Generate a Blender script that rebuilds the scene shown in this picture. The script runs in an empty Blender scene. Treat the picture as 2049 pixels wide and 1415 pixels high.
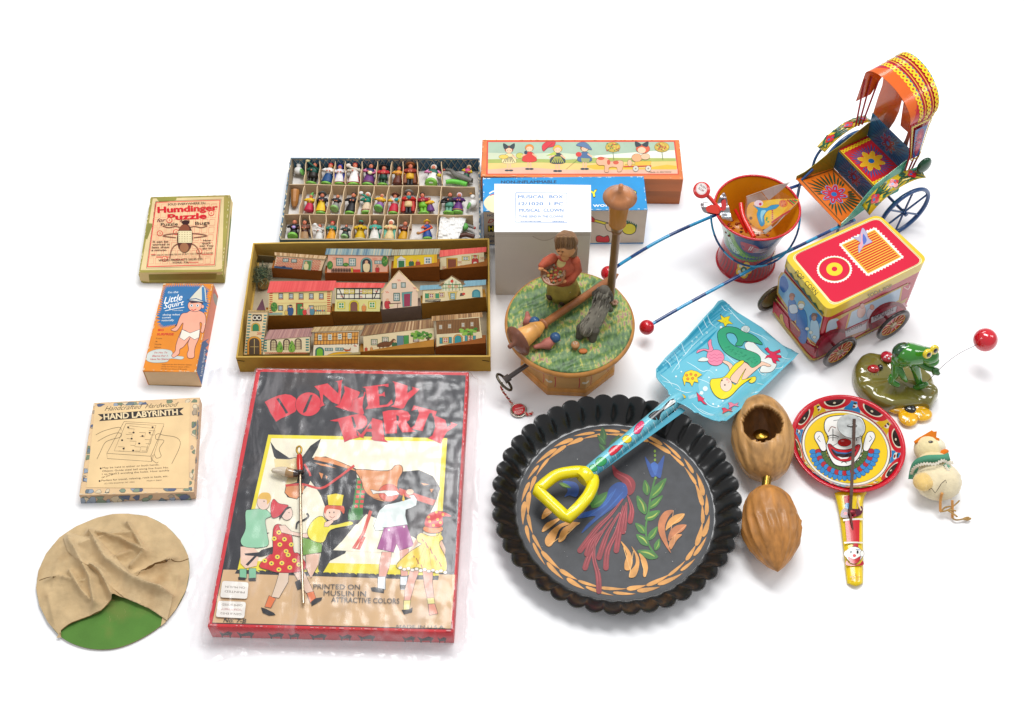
import bpy, bmesh, math, random
from mathutils import Vector as V, Matrix, noise, geometry
random.seed(7)
PI = math.pi
sc = bpy.context.scene
col = sc.collection

# ------------------------------------------------------------ camera (all lengths below are centimetres, CM turns them into metres)
CM = 0.01
FPX, TH, CH = 2700.0, math.radians(55.0), 145.0      # focal length in photo pixels, pitch below horizon, height
cd = bpy.data.cameras.new('camera'); cam = bpy.data.objects.new('camera', cd); col.objects.link(cam)
cam.location = (0, 0, CH * CM); cam.rotation_euler = (PI / 2 - TH, 0, 0)
cd.sensor_width = 36; cd.lens = FPX / 2049 * 36; cd.clip_start = 0.05; cd.clip_end = 60
sc.camera = cam

# ------------------------------------------------------------ light: a white studio, two big softboxes overhead
w = bpy.data.worlds.new('World'); sc.world = w; w.use_nodes = True
w.node_tree.nodes['Background'].inputs[0].default_value = (0.96, 0.97, 1, 1)
w.node_tree.nodes['Background'].inputs[1].default_value = 0.47
def area(name, loc, target, size, power, color=(1, 1, 1)):
    l = bpy.data.lights.new(name, 'AREA'); l.shape = 'RECTANGLE'; l.size, l.size_y = size; l.energy = power; l.color = color
    o = bpy.data.objects.new(name, l); col.objects.link(o); o.location = loc
    o.rotation_euler = (V(target) - V(loc)).to_track_quat('-Z', 'Y').to_euler(); return o
area('softbox_top', (0.25, 1.5, 1.9), (0, 1.15, 0), (1.3, 0.55), 29)
area('softbox_back', (0.0, 3.0, 1.7), (0, 1.1, 0), (1.3, 0.28), 10)
area('softbox_right', (1.9, 1.15, 1.5), (0.2, 1.0, 0), (0.4, 0.9), 7)
area('softbox_left', (-1.8, 0.7, 1.7), (-0.2, 1.0, 0), (0.5, 0.8), 6)
sc.view_settings.view_transform = 'Standard'; sc.view_settings.look = 'None'
sc.view_settings.exposure = 0.2; sc.view_settings.gamma = 1.0; sc.view_settings.use_curve_mapping = False
sc.cycles.max_bounces = 8; sc.cycles.transparent_max_bounces = 16; sc.cycles.caustics_reflective = False; sc.cycles.caustics_refractive = False

# ------------------------------------------------------------ measuring: where a sight line of the photograph meets a real plane
CAMP = V((0, 0, CH)); FW = V((0, math.cos(TH), -math.sin(TH))); UPV = V((0, math.sin(TH), math.cos(TH)))
def ray(p):
    return FW + V((1, 0, 0)) * ((p[0] - 1024.5) / FPX) - UPV * ((p[1] - 707.5) / FPX)
def hit(p, o, n):
    d = ray(p); t = (V(o) - CAMP).dot(n) / d.dot(n); return CAMP + d * t
def G(x, y, h=0.0):
    return hit((x, y), (0, 0, h), V((0, 0, 1)))
def proj(q):
    d = V(q) - CAMP; z = d.dot(FW); return (1024.5 + FPX * d.x / z, 707.5 - FPX * d.dot(UPV) / z)
def HT(b, ty, h0=0.0):                                 # height of the upright standing at pixel b whose top is seen at ty
    g = G(b[0], b[1], h0); lo, hi = 0.0, 60.0
    for _ in range(40):
        m = (lo + hi) / 2
        if proj(g + V((0, 0, m)))[1] > ty: lo = m
        else: hi = m
    return lo
def R(x0, y0, s):                                      # reading frame of an enlarged crop -> photo pixels
    return lambda p: (x0 + p[0] / s, y0 + p[1] / s)

# ------------------------------------------------------------ colour and materials
KC = 0.80
def lin(c):
    if isinstance(c, str):
        c = [int(c[i:i + 2], 16) / 255 for i in (0, 2, 4)]
    return tuple((x / 12.92 if x <= 0.04045 else ((x + 0.055) / 1.055) ** 2.4) * KC for x in c[:3])
MATS = {}
def mat(kind, rough=0.5, spec=0.5, metal=0.0, coat=0.0, scale=40, vary=0.12, bump=0.0, bscale=200, stretch=None, sheen=0, dirt=0.0, alpha=None, trans=0.0):
    if kind in MATS: return MATS[kind]
    m = bpy.data.materials.new(kind); m.use_nodes = True; nt = m.node_tree; N = nt.nodes; L = nt.links
    b = N['Principled BSDF']; at = N.new('ShaderNodeAttribute'); at.attribute_name = 'Col'
    tc = N.new('ShaderNodeTexCoord'); mp = N.new('ShaderNodeMapping'); L.new(tc.outputs['Object'], mp.inputs[0])
    if stretch: mp.inputs['Scale'].default_value = stretch
    n = N.new('ShaderNodeTexNoise'); n.inputs['Scale'].default_value = scale; n.inputs['Detail'].default_value = 6; n.inputs['Roughness'].default_value = 0.47
    L.new(mp.outputs[0], n.inputs[0])
    r = N.new('ShaderNodeMapRange'); r.inputs[1].default_value = 0.25; r.inputs[2].default_value = 0.75
    r.inputs[3].default_value = 1 - vary; r.inputs[4].default_value = 1 + vary
    L.new(n.outputs[0], r.inputs[0])
    mx = N.new('ShaderNodeVectorMath'); mx.operation = 'SCALE'; L.new(at.outputs['Color'], mx.inputs[0]); L.new(r.outputs[0], mx.inputs['Scale'])
    last = mx.outputs[0]
    if dirt:
        n2 = N.new('ShaderNodeTexNoise'); n2.inputs['Scale'].default_value = scale * 0.45; n2.inputs['Detail'].default_value = 5
        L.new(tc.outputs['Object'], n2.inputs[0])
        r2 = N.new('ShaderNodeMapRange'); r2.inputs[1].default_value = 0.55; r2.inputs[2].default_value = 0.75; r2.inputs[4].default_value = dirt
        L.new(n2.outputs[0], r2.inputs[0]); mm = N.new('ShaderNodeMix'); mm.data_type = 'RGBA'; mm.inputs['B'].default_value = (0.30, 0.16, 0.06, 1)
        L.new(r2.outputs[0], mm.inputs['Factor']); L.new(last, mm.inputs['A']); last = mm.outputs['Result']
    L.new(last, b.inputs['Base Color'])
    b.inputs['Roughness'].default_value = rough; b.inputs['Metallic'].default_value = metal
    b.inputs['Specular IOR Level'].default_value = spec; b.inputs['Coat Weight'].default_value = coat; b.inputs['Coat Roughness'].default_value = 0.08
    b.inputs['Sheen Weight'].default_value = sheen
    if trans: b.inputs['Transmission Weight'].default_value = trans
    if alpha is not None: b.inputs['Alpha'].default_value = alpha
    if bump:
        n3 = N.new('ShaderNodeTexNoise'); n3.inputs['Scale'].default_value = bscale; n3.inputs['Detail'].default_value = 4
        L.new(mp.outputs[0], n3.inputs[0]); bp = N.new('ShaderNodeBump'); bp.inputs['Strength'].default_value = bump; bp.inputs['Distance'].default_value = 0.001
        L.new(n3.outputs[0], bp.inputs['Height']); L.new(bp.outputs[0], b.inputs['Normal'])
    MATS[kind] = m; return m
PAPER = mat('printed_paper', 0.55, 0.4, scale=35, vary=0.1, bump=0.15, bscale=500, dirt=0.07)
OLDPAPER = mat('aged_paper', 0.75, 0.25, scale=30, vary=0.12, bump=0.2, bscale=400, dirt=0.38)
CARD = mat('cardboard', 0.8, 0.2, scale=50, vary=0.13, bump=0.25, bscale=450, dirt=0.06)
TIN = mat('lacquered_tin', 0.2, 0.4, coat=0.3, scale=18, vary=0.05, bump=0.02, bscale=60)
SATIN = mat('satin_paint', 0.33, 0.45, coat=0.1, scale=60, vary=0.08, bump=0.05, bscale=200)
BLACKTIN = mat('japanned_tin', 0.28, 0.5, coat=0.25, scale=20, vary=0.25, bump=0.06, bscale=50)
TOLE = mat('painted_tray_floor', 0.5, 0.4, scale=70, vary=0.3, bump=0.1, bscale=120)
WOOD = mat('turned_wood', 0.42, 0.4, coat=0.15, scale=60, vary=0.28, bump=0.15, bscale=160, stretch=(1, 1, 0.12))
WOODX = mat('grained_wood', 0.5, 0.4, scale=70, vary=0.2, bump=0.15, bscale=180, stretch=(0.1, 1, 1))
NUTM = mat('carved_wood', 0.45, 0.4, coat=0.08, scale=130, vary=0.42, bump=0.5, bscale=160, stretch=(1, 0.1, 1), dirt=0.3)
CLOTH = mat('cotton_cloth', 0.95, 0.1, scale=60, vary=0.16, bump=0.6, bscale=800, sheen=0.1, dirt=0.5)
METAL = mat('plated_metal', 0.28, 0.5, metal=1.0, scale=60, vary=0.15, bump=0.08, bscale=150)
DULLMETAL = mat('galvanised_metal', 0.45, 0.5, metal=0.75, scale=130, vary=0.22, bump=0.1, bscale=250)
CERAMIC = mat('glazed_ceramic', 0.12, 0.5, coat=0.9, scale=45, vary=0.16, bump=0.12, bscale=70)
CLAY = mat('painted_clay', 0.5, 0.4, scale=160, vary=0.16, bump=0.35, bscale=350)
CARVED = mat('carved_painted_wood', 0.6, 0.35, scale=110, vary=0.22, bump=0.5, bscale=260)
PLASTIC = mat('moulded_plastic', 0.22, 0.5, coat=0.3, scale=30, vary=0.04)
FLUFF = mat('chenille_fluff', 1.0, 0.05, scale=90, vary=0.12, bump=0.8, bscale=500, sheen=0.5)
WHITE = mat('white_card', 0.6, 0.3, scale=30, vary=0.03, bump=0.1, bscale=500)

# ------------------------------------------------------------ meshes and objects
class MB:
    def __init__(s): s.v = []; s.f = []; s.c = []; s.sm = []
    def add(s, vs, fs, color, smooth=False):
        n = len(s.v); s.v += [tuple(v) for v in vs]
        lc = lin(color) if isinstance(color, str) else color
        for i, f in enumerate(fs):
            s.f.append(tuple(n + k for k in f)); s.c.append(lc); s.sm.append(smooth)
    def build(s, name, m, parent=None, org=None):
        if parent is not None: org = parent['_o']
        o_ = V(org) if org is not None else V((0, 0, 0))
        me = bpy.data.meshes.new(name)
        me.from_pydata([tuple((V(v) - o_) * CM) for v in s.v], [], s.f); me.update()
        at = me.color_attributes.new('Col', 'FLOAT_COLOR', 'CORNER')
        buf = []
        for p, c in zip(me.polygons, s.c):
            buf += [c[0], c[1], c[2], 1.0] * p.loop_total
        at.data.foreach_set('color', buf)
        me.polygons.foreach_set('use_smooth', s.sm)
        me.materials.append(m)
        o = bpy.data.objects.new(name, me); col.objects.link(o)
        if parent is not None: o.parent = parent
        else: o.location = o_ * CM
        o['_o'] = [o_.x, o_.y, o_.z]
        return o
def thing(name, label, cat, o, group=None):
    e = bpy.data.objects.new(name, None); col.objects.link(e); e.location = V(o) * CM; e.empty_display_size = 0.02
    e['_o'] = [o[0], o[1], o[2]]; e['label'] = label; e['category'] = cat
    if group: e['group'] = group
    return e
def tag(o, label, cat, group=None):
    o['label'] = label; o['category'] = cat
    if group: o['group'] = group
    return o
def box8(mb, top, h0, h1, color, inset=0.0):           # upright box over a quad footprint (list of 4 xy)
    c = V((sum(p[0] for p in top) / 4, sum(p[1] for p in top) / 4))
    q = [V((p[0], p[1])) for p in top]
    if inset: q = [p + (c - p).normalized() * inset * 1.41 for p in q]
    vs = [(p.x, p.y, h0) for p in q] + [(p.x, p.y, h1) for p in q]
    mb.add(vs, [(3, 2, 1, 0), (4, 5, 6, 7), (0, 1, 5, 4), (1, 2, 6, 5), (2, 3, 7, 6), (3, 0, 4, 7)], color)
def ccw(q):
    a = sum(q[i][0] * q[(i + 1) % len(q)][1] - q[(i + 1) % len(q)][0] * q[i][1] for i in range(len(q)))
    return q if a > 0 else q[::-1]
def lathe(mb, prof, org, axis, color, seg=24, smooth=True, caps=True, rf=None):   # prof: (radius, distance along axis)
    a = V(axis).normalized(); x = a.orthogonal().normalized(); y = a.cross(x); org = V(org)
    vs = []
    for r_, t in prof:
        for k in range(seg):
            an = 2 * PI * k / seg; rr = r_ if rf is None else rf(r_, t, an)
            vs.append(org + a * t + (x * math.cos(an) + y * math.sin(an)) * rr)
    fs = []
    for i in range(len(prof) - 1):
        for k in range(seg):
            k2 = (k + 1) % seg; fs.append((i * seg + k, i * seg + k2, (i + 1) * seg + k2, (i + 1) * seg + k))
    mb.add(vs, fs, color, smooth)
    if caps:
        n = len(prof) - 1
        if prof[0][0] > 1e-3: mb.add(vs[:seg], [tuple(range(seg))[::-1]], color)
        if prof[-1][0] > 1e-3: mb.add(vs[n * seg:], [tuple(range(seg))], color)
def tube(mb, pts, r, color, seg=8, closed=False, taper=None, colors=None, smooth=True):
    pts = [V(p) for p in pts]; n = len(pts); vs = []; up = None
    if colors: color = colors(0)
    for i, p in enumerate(pts):
        a = pts[(i - 1) % n] if (closed or i) else p; b = pts[(i + 1) % n] if (closed or i < n - 1) else p
        t = (b - a).normalized()
        if up is None: up = t.orthogonal().normalized()
        up = (up - t * up.dot(t)).normalized(); y = t.cross(up)
        rr = r if taper is None else (taper(i / (n - 1)) * r if callable(taper) else taper[i])
        for k in range(seg):
            an = 2 * PI * k / seg; vs.append(p + (up * math.cos(an) + y * math.sin(an)) * rr)
    m_ = n if closed else n - 1
    if colors is None:
        mb.add(vs, [(i * seg + k, i * seg + (k + 1) % seg, ((i + 1) % n) * seg + (k + 1) % seg, ((i + 1) % n) * seg + k) for i in range(m_) for k in range(seg)], color, smooth)
    else:
        for i in range(m_):
            q = vs[i * seg:(i + 1) * seg] + vs[((i + 1) % n) * seg:((i + 1) % n + 1) * seg]
            mb.add(q, [(k, (k + 1) % seg, seg + (k + 1) % seg, seg + k) for k in range(seg)], colors(i / m_), smooth)
    if not closed:
        mb.add(vs[:seg], [tuple(range(seg))[::-1]], color); mb.add(vs[-seg:], [tuple(range(seg))], color)
def ell(mb, c, rad, color, rot=None, seg=16, rings=10, f=None):   # ellipsoid
    c = V(c); M = rot if rot is not None else Matrix.Identity(3); vs = []
    for i in range(rings + 1):
        th = PI * i / rings
        for k in range(seg):
            an = 2 * PI * k / seg
            d = V((math.sin(th) * math.cos(an), math.sin(th) * math.sin(an), math.cos(th)))
            s = 1 if f is None else f(d)
            vs.append(c + M @ V((d.x * rad[0] * s, d.y * rad[1] * s, d.z * rad[2] * s)))
    mb.add(vs, [(i * seg + k, (i + 1) * seg + k, (i + 1) * seg + (k + 1) % seg, i * seg + (k + 1) % seg) for i in range(rings) for k in range(seg)], color, True)
def cr(pts, closed=False, n=5):                        # smooth curve through points
    out = []; P = [V(p) for p in pts]; m_ = len(P)
    rng = range(m_ if closed else m_ - 1)
    for i in rng:
        if closed: a, b, c, d = P[(i - 1) % m_], P[i], P[(i + 1) % m_], P[(i + 2) % m_]
        else: a, b, c, d = P[max(i - 1, 0)], P[i], P[i + 1], P[min(i + 2, m_ - 1)]
        for k in range(n):
            t = k / n
            out.append(0.5 * ((2 * b) + (c - a) * t + (2 * a - 5 * b + 4 * c - d) * t * t + (3 * b - a - 3 * c + d) * t ** 3))
    if not closed: out.append(P[-1])
    return out
def bevel(o, wd=0.05, seg=2, ang=35):
    m = o.modifiers.new('bevel', 'BEVEL'); m.width = wd * CM; m.segments = seg; m.limit_method = 'ANGLE'; m.angle_limit = math.radians(ang); m.harden_normals = False
    return o
def rot2(p, a): return (p[0] * math.cos(a) - p[1] * math.sin(a), p[0] * math.sin(a) + p[1] * math.cos(a))

# ------------------------------------------------------------ printing: flat shapes laid in thin layers on a real surface
class Plane:                                           # flat or gently domed face; h(u,v) is its height along the normal
    def __init__(s, o, n, x, h=None):
        s.o = V(o); s.n = V(n).normalized(); x = V(x); s.x = (x - s.n * x.dot(s.n)).normalized(); s.y = s.n.cross(s.x); s.h = h
    def uv(s, p):
        k = 0.0
        for _ in range(4 if s.h else 1):
            q = hit(p, s.o + s.n * k, s.n) - s.o; u, v = q.dot(s.x), q.dot(s.y)
            if s.h: k = s.h(u, v)
        return (u, v)
    def at(s, u, v, k=0.0):
        return s.o + s.x * u + s.y * v + s.n * (k + (s.h(u, v) if s.h else 0))
class Map:                                             # any surface given by f(u,v) -> (point, normal)
    def __init__(s, f): s.f = f
    def at(s, u, v, k=0.0):
        p, n = s.f(u, v); return p + n * k
_fonts = {}
def glyphs(txt, bold=0.0, shear=0.0):
    key = (txt, bold, shear)
    if key in _fonts: return _fonts[key]
    c = bpy.data.curves.new('t', 'FONT'); c.body = txt; c.offset = bold; c.shear = shear; c.resolution_u = 3; c.fill_mode = 'FRONT'
    o = bpy.data.objects.new('t', c); col.objects.link(o)
    dg = bpy.context.evaluated_depsgraph_get(); dg.update(); me = bpy.data.meshes.new_from_object(o.evaluated_get(dg))
    vs = [(v.co.x, v.co.y) for v in me.vertices]; fs = [tuple(p.vertices) for p in me.polygons]
    bpy.data.objects.remove(o); bpy.data.curves.remove(c); bpy.data.meshes.remove(me)
    _fonts[key] = (vs, fs); return vs, fs
class Art:
    def __init__(s, surf, rd=None, grid=0.0, step=0.0004, k0=0.002):
        s.s = surf; s.rd = rd; s.mb = MB(); s.k = k0; s.step = step; s.grid = grid
    def q(s, p):
        return (p[0], p[1]) if s.rd is None else s.s.uv(s.rd(p))
    def put(s, pts, tris, color):
        s.k += s.step
        if s.grid:
            bm = bmesh.new(); vs = [bm.verts.new((p[0], p[1], 0)) for p in pts]
            for t in tris:
                try: bm.faces.new([vs[i] for i in t])
                except ValueError: pass
            g = s.grid if isinstance(s.grid, tuple) else (s.grid, s.grid)
            for ax in (0, 1):
                a0, a1 = min(p[ax] for p in pts), max(p[ax] for p in pts)
                k = math.ceil(a0 / g[ax])
                while k * g[ax] < a1:
                    co = [0, 0, 0]; co[ax] = k * g[ax]; no = [0, 0, 0]; no[ax] = 1
                    bmesh.ops.bisect_plane(bm, geom=bm.verts[:] + bm.edges[:] + bm.faces[:], plane_co=co, plane_no=no, dist=1e-6); k += 1
            bm.verts.index_update(); P = [s.s.at(v.co.x, v.co.y, s.k) for v in bm.verts]
            s.mb.add(P, [tuple(v.index for v in f.verts) for f in bm.faces], color, True); bm.free()
        else:
            s.mb.add([s.s.at(p[0], p[1], s.k) for p in pts], tris, color)
    def poly(s, color, pts, smooth=False, ink=0, inkc='20180f'):
        pts = [(p[0], p[1]) for p in pts]
        if smooth: pts = [(p.x, p.y) for p in cr([(p[0], p[1], 0) for p in pts], True, 4)]
        Q = [s.q(p) for p in pts]
        tr = geometry.tessellate_polygon([[V((a, b, 0)) for a, b in Q]])
        ar = sum(Q[i][0] * Q[(i + 1) % len(Q)][1] - Q[(i + 1) % len(Q)][0] * Q[i][1] for i in range(len(Q)))
        out = []
        for t in tr:
            a, b, c = (Q[i] for i in t)
            z = (b[0] - a[0]) * (c[1] - a[1]) - (b[1] - a[1]) * (c[0] - a[0])
            out.append(tuple(t) if z > 0 else tuple(t)[::-1])
        s.put(Q, out, color)
        if ink: s.line(inkc, pts + [pts[0]], ink)
    def line(s, color, pts, wd, smooth=False, taper=False):
        if smooth: pts = [(p.x, p.y) for p in cr([(p[0], p[1], 0) for p in pts], False, 4)]
        L_, R_ = [], []; n = len(pts)
        for i, p in enumerate(pts):
            a = pts[max(i - 1, 0)]; b = pts[min(i + 1, n - 1)]; dx, dy = b[0] - a[0], b[1] - a[1]; d = math.hypot(dx, dy) or 1
            ww = wd / 2 * (taper(i / (n - 1)) if callable(taper) else math.sin(PI * (0.12 + 0.88 * i / (n - 1))) if taper else 1)
            L_.append((p[0] - dy / d * ww, p[1] + dx / d * ww)); R_.append((p[0] + dy / d * ww, p[1] - dx / d * ww))
        Q = [s.q(p) for p in L_ + R_]; fs = []
        for i in range(n - 1):
            f = (i, i + 1, n + i + 1, n + i); a, b, c = Q[f[0]], Q[f[1]], Q[f[2]]
            z = (b[0] - a[0]) * (c[1] - a[1]) - (b[1] - a[1]) * (c[0] - a[0]); fs.append(f if z > 0 else f[::-1])
        s.put(Q, fs, color)
    def disc(s, color, c, rx, ry=None, ang=0, n=18, ink=0, inkc='20180f', a0=0, a1=360):
        ry = rx if ry is None else ry; pts = []
        full = a1 - a0 >= 360
        for k in range(n if full else n + 1):
            t = math.radians(a0 + (a1 - a0) * k / n); x, y = rot2((rx * math.cos(t), ry * math.sin(t)), math.radians(ang)); pts.append((c[0] + x, c[1] + y))
        s.poly(color, pts, ink=ink, inkc=inkc)
    def rect(s, color, x0, y0, x1, y1, ink=0, inkc='20180f'):
        s.poly(color, [(x0, y0), (x1, y0), (x1, y1), (x0, y1)], ink=ink, inkc=inkc)
    def text(s, txt, p0, p1, ht, color, bold=0.0, shear=0.0, up=None):      # baseline p0 -> p1, ht = capital height
        V0, fs = glyphs(txt, 0, shear)
        if not V0: return
        if bold < 0: bold = 0
        offs = [(0, 0)] if not bold else [(-bold, 0), (bold, 0), (0, bold * .8), (0, -bold * .8)]
        for ox, oy in offs: s._text([(v[0] + ox, v[1] + oy) for v in V0], V0, fs, p0, p1, ht, color, up)
    def _text(s, vs, V0, fs, p0, p1, ht, color, up):
        x0, x1 = min(v[0] for v in V0), max(v[0] for v in V0)
        dx, dy = p1[0] - p0[0], p1[1] - p0[1]; d = math.hypot(dx, dy)
        if up is None: up = (dy / d, -dx / d) if s.rd else (-dy / d, dx / d)
        pts = [(p0[0] + dx * (v[0] - x0) / (x1 - x0) + up[0] * ht * v[1] / 0.7, p0[1] + dy * (v[0] - x0) / (x1 - x0) + up[1] * ht * v[1] / 0.7) for v in vs]
        Q = [s.q(p) for p in pts]; out = []
        for f in fs:
            a, b, c = Q[f[0]], Q[f[1]], Q[f[2]]; z = (b[0] - a[0]) * (c[1] - a[1]) - (b[1] - a[1]) * (c[0] - a[0]); out.append(f if z > 0 else f[::-1])
        s.put(Q, out, color)
    def build(s, name, m, parent): return s.mb.build(name, m, parent)
def bl(q, u, v):                                       # point in a quad TL TR BR BL
    return tuple(q[0][i] * (1 - u) * (1 - v) + q[1][i] * u * (1 - v) + q[2][i] * u * v + q[3][i] * (1 - u) * v for i in (0, 1))

# ------------------------------------------------------------ the setting: one white sheet
g = MB(); g.add([(-400, -300, 0), (400, -300, 0), (400, 700, 0), (-400, 700, 0)], [(0, 1, 2, 3)], (0.9, 0.9, 0.905))
go = g.build('backdrop_sheet', mat('white_backdrop', 0.7, 0.2, scale=3, vary=0.004)); go['kind'] = 'structure'
# ============================================================ boxes
def corners(pix, h):                                   # pixels TL TR BR BL of the top face -> xy at height h
    return [tuple(G(x, y, h)[:2]) for x, y in pix]
def upright(pts): return Plane((0, 0, 0), (0, 0, 1), (1, 0, 0))
def topplane(h): return Plane((0, 0, h), (0, 0, 1), (1, 0, 0))
def faceplane(a, b, h0=0.0):                           # vertical face whose foot runs a -> b (outside to the right of a->b)
    a, b = V((a[0], a[1], h0)), V((b[0], b[1], h0)); x = (b - a).normalized(); n = x.cross(V((0, 0, 1))); return Plane(a, n, x)

def cen(q): return (sum(p[0] for p in q) / 4, sum(p[1] for p in q) / 4)
def wear(A, q, n, c):                                   # rubbed edges of old card
    A.rd = None
    for i in range(4):
        p, r_, c0 = V(q[i]), V(q[(i + 1) % 4]), V(cen(q)); L_ = (r_ - p).length; nrm = V((-(r_ - p).y, (r_ - p).x)).normalized(); nrm = nrm if (c0 - p).dot(nrm) > 0 else -nrm
        for k in range(int(n * L_)):
            t = random.random() ** random.choice([1, 1, 3]); t = t if random.random() < .5 else 1 - t; t = min(max(t, .015), .985); w_ = random.uniform(.02, .07) * (1.6 if min(t, 1 - t) < .04 else 1); x = p.lerp(r_, t) + nrm * (.1 + w_ * .6); an = math.atan2((r_ - p).y, (r_ - p).x)
            A.disc(c, (x.x, x.y), random.uniform(.04, .28), w_, ang=math.degrees(an), n=6)
# --- donkey party box, its stickers and its bag
hD = 3.0
qD = corners([(513, 738), (938, 745), (907, 1266), (415, 1254)], hD)
cD = (sum(p[0] for p in qD) / 4, sum(p[1] for p in qD) / 4, 0)
donk = thing('game_box', 'large flat game box lettered DONKEY PARTY in red on black, inside a clear plastic bag', 'game box', cD)
m_ = MB(); box8(m_, ccw(qD), 0.0, hD, 'd8202c'); bevel(m_.build('lid', PAPER, donk), 0.08)
rD1, rD2, rD3, rD4 = R(420, 730, 6.154), R(680, 730, 6.154), R(400, 960, 4.043), R(660, 960, 4.043)
rZ7, rZ8 = R(370, 720, 3.305), R(370, 1000, 3.305)
ID = lambda p: p
a = Art(topplane(hD), ID)
BK, RD, YL, SKN, INK = '23252c', 'e0283a', 'f8e62c', 'fbd9c0', '15151a'
a.poly(BK, [(521, 744), (932, 751), (903, 1260), (424, 1248)])
a.poly('dfb888', [(447, 1140), (911, 1150), (902, 1258), (425, 1246)])
a.poly(YL, [(537, 870), (895, 877), (877, 1160), (474, 1146)])
a.poly('fff8dc', [(543, 877), (885, 884), (868, 1132), (487, 1122)])
a.poly(BK, [(474, 1140), (878, 1152), (877, 1161), (470, 1148)])
for k in range(30):
    x = 480 + k * 13; a.line(YL, [(x, 1137 + k * .3), (x + 13, 1142 + k * .3 + (k % 3))], 1.6)
# the lettering, letter by letter
def letters(rd, L):
    a.rd = rd
    for pts in L: a.poly(RD, pts, ink=2.5, inkc='1a0c10')
a.rd = rD1
a.poly(RD, [(672, 458), (760, 410), (850, 375), (930, 360), (1000, 372), (1055, 408), (1080, 460), (1085, 520), (1052, 580), (960, 630), (880, 662), (815, 705), (780, 650), (740, 590), (715, 530)], ink=4, inkc='1a0c10')
a.poly(BK, [(818, 420), (850, 410), (965, 590), (935, 605), (900, 540)])
a.disc(RD, (1213, 487), 160, 148, ang=-10, n=28, ink=4, inkc='1a0c10')
a.poly(BK, [(1235, 375), (1268, 370), (1185, 575), (1150, 600), (1148, 570)])
a.poly(RD, [(1282, 265), (1450, 228), (1580, 350), (1585, 300), (1570, 215), (1535, 207), (1638, 184), (1625, 215), (1612, 440), (1590, 498), (1500, 460), (1395, 365), (1392, 450), (1408, 492), (1436, 490), (1345, 530), (1370, 470), (1345, 330)], ink=4, inkc='1a0c10')
a.poly(RD, [(1645, 255), (1840, 330), (1850, 345), (1745, 580), (1700, 570), (1535, 515), (1590, 495), (1660, 330)], ink=4, inkc='1a0c10')
letters(rD2, [[(155, 430), (290, 390), (300, 330), (255, 320), (275, 318), (320, 340), (290, 430), (280, 520), (300, 600), (280, 625), (230, 605), (110, 560), (150, 500)],
 [(270, 275), (600, 233), (600, 275), (575, 275), (545, 262), (470, 268), (480, 360), (520, 358), (550, 330), (560, 400), (530, 385), (485, 390), (490, 500), (580, 490), (640, 425), (655, 475), (600, 515), (312, 552), (345, 500), (330, 400), (315, 290)],
 [(640, 200), (700, 215), (835, 258), (832, 350), (900, 300), (885, 270), (980, 300), (960, 330), (840, 440), (790, 535), (755, 545), (620, 515), (668, 490), (690, 400), (672, 230)],
 [(-130, 690), (150, 618), (240, 605), (310, 630), (340, 680), (335, 735), (290, 780), (205, 805), (210, 870), (240, 895), (120, 925), (55, 955), (50, 920), (-20, 700), (-60, 700)],
 [(150, 650), (155, 650)] and [(205, 800), (235, 890), (300, 905), (290, 885), (330, 825), (390, 830), (400, 895), (380, 910), (420, 935), (600, 958), (555, 925), (540, 830), (525, 690), (400, 655), (390, 690), (260, 860)],
 [(525, 580), (600, 560), (760, 555), (840, 580), (870, 625), (860, 680), (820, 705), (850, 740), (880, 790), (935, 825), (850, 832), (770, 835), (700, 720), (705, 845), (560, 850), (540, 700)],
 [(910, 500), (1195, 575), (1170, 645), (1130, 595), (1105, 600), (1060, 700), (1020, 820), (870, 785), (920, 745), (975, 600), (960, 545), (880, 570)],
 [(1130, 608), (1300, 680), (1320, 770), (1375, 735), (1360, 705), (1450, 735), (1400, 775), (1320, 830), (1260, 930), (1250, 975), (1085, 905), (1140, 870), (1175, 770), (1160, 660)]])
a.poly(BK, [(140, 640), (165, 640), (205, 765), (175, 785)])
a.poly(BK, [(335, 790), (385, 720), (395, 790)])
a.poly(BK, [(695, 615), (730, 640), (725, 690), (700, 700)])
# the donkey
a.rd = rZ7
a.poly('202228', [(565, 540), (600, 590), (690, 650), (780, 640), (830, 570), (900, 522), (880, 580), (840, 650), (930, 640), (1040, 680), (1130, 720), (1140, 790), (1400, 790), (1440, 740), (1550, 730), (1640, 770), (1690, 850), (1650, 960), (1600, 1060), (1560, 1200), (1380, 1100), (1200, 1020), (1130, 1100), (1060, 1280), (960, 1330), (900, 1430), (880, 1380), (935, 1100), (940, 1000), (890, 880), (830, 800), (800, 870), (740, 920), (680, 910), (660, 880), (670, 820), (700, 740), (640, 690), (590, 640)])
a.poly('f6e2a8', [(590, 655), (690, 660), (760, 640), (760, 720), (740, 810), (665, 830), (690, 740), (600, 740)])
a.poly('e8965a', [(670, 830), (790, 825), (790, 870), (740, 922), (690, 910), (660, 880)], ink=4)
a.poly('fff8dc', [(1130, 1090), (1240, 1060), (1330, 1100), (1440, 1180), (1600, 1260), (1600, 1290), (980, 1260), (1040, 1200)])
a.poly('fff8dc', [(780, 870), (830, 810), (900, 900), (940, 1010), (800, 1130), (790, 1000)])
a.poly('e8965a', [(860, 640), (960, 650), (1100, 710), (1140, 740), (980, 690), (850, 660)])
for pts in ([(855, 680), (940, 695), (1000, 718), (900, 700)], [(885, 745), (915, 755), (905, 790)], [(930, 765), (945, 775), (935, 790)], [(1560, 815), (1615, 825), (1580, 832)], [(1620, 855), (1645, 855), (1630, 880)]): a.poly('e8965a', pts)
a.line('e0403a', [(790, 690), (825, 750), (830, 770)], 14); a.line('e0403a', [(665, 833), (780, 825), (900, 850), (1000, 790), (1120, 700)], 15, True)
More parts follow.
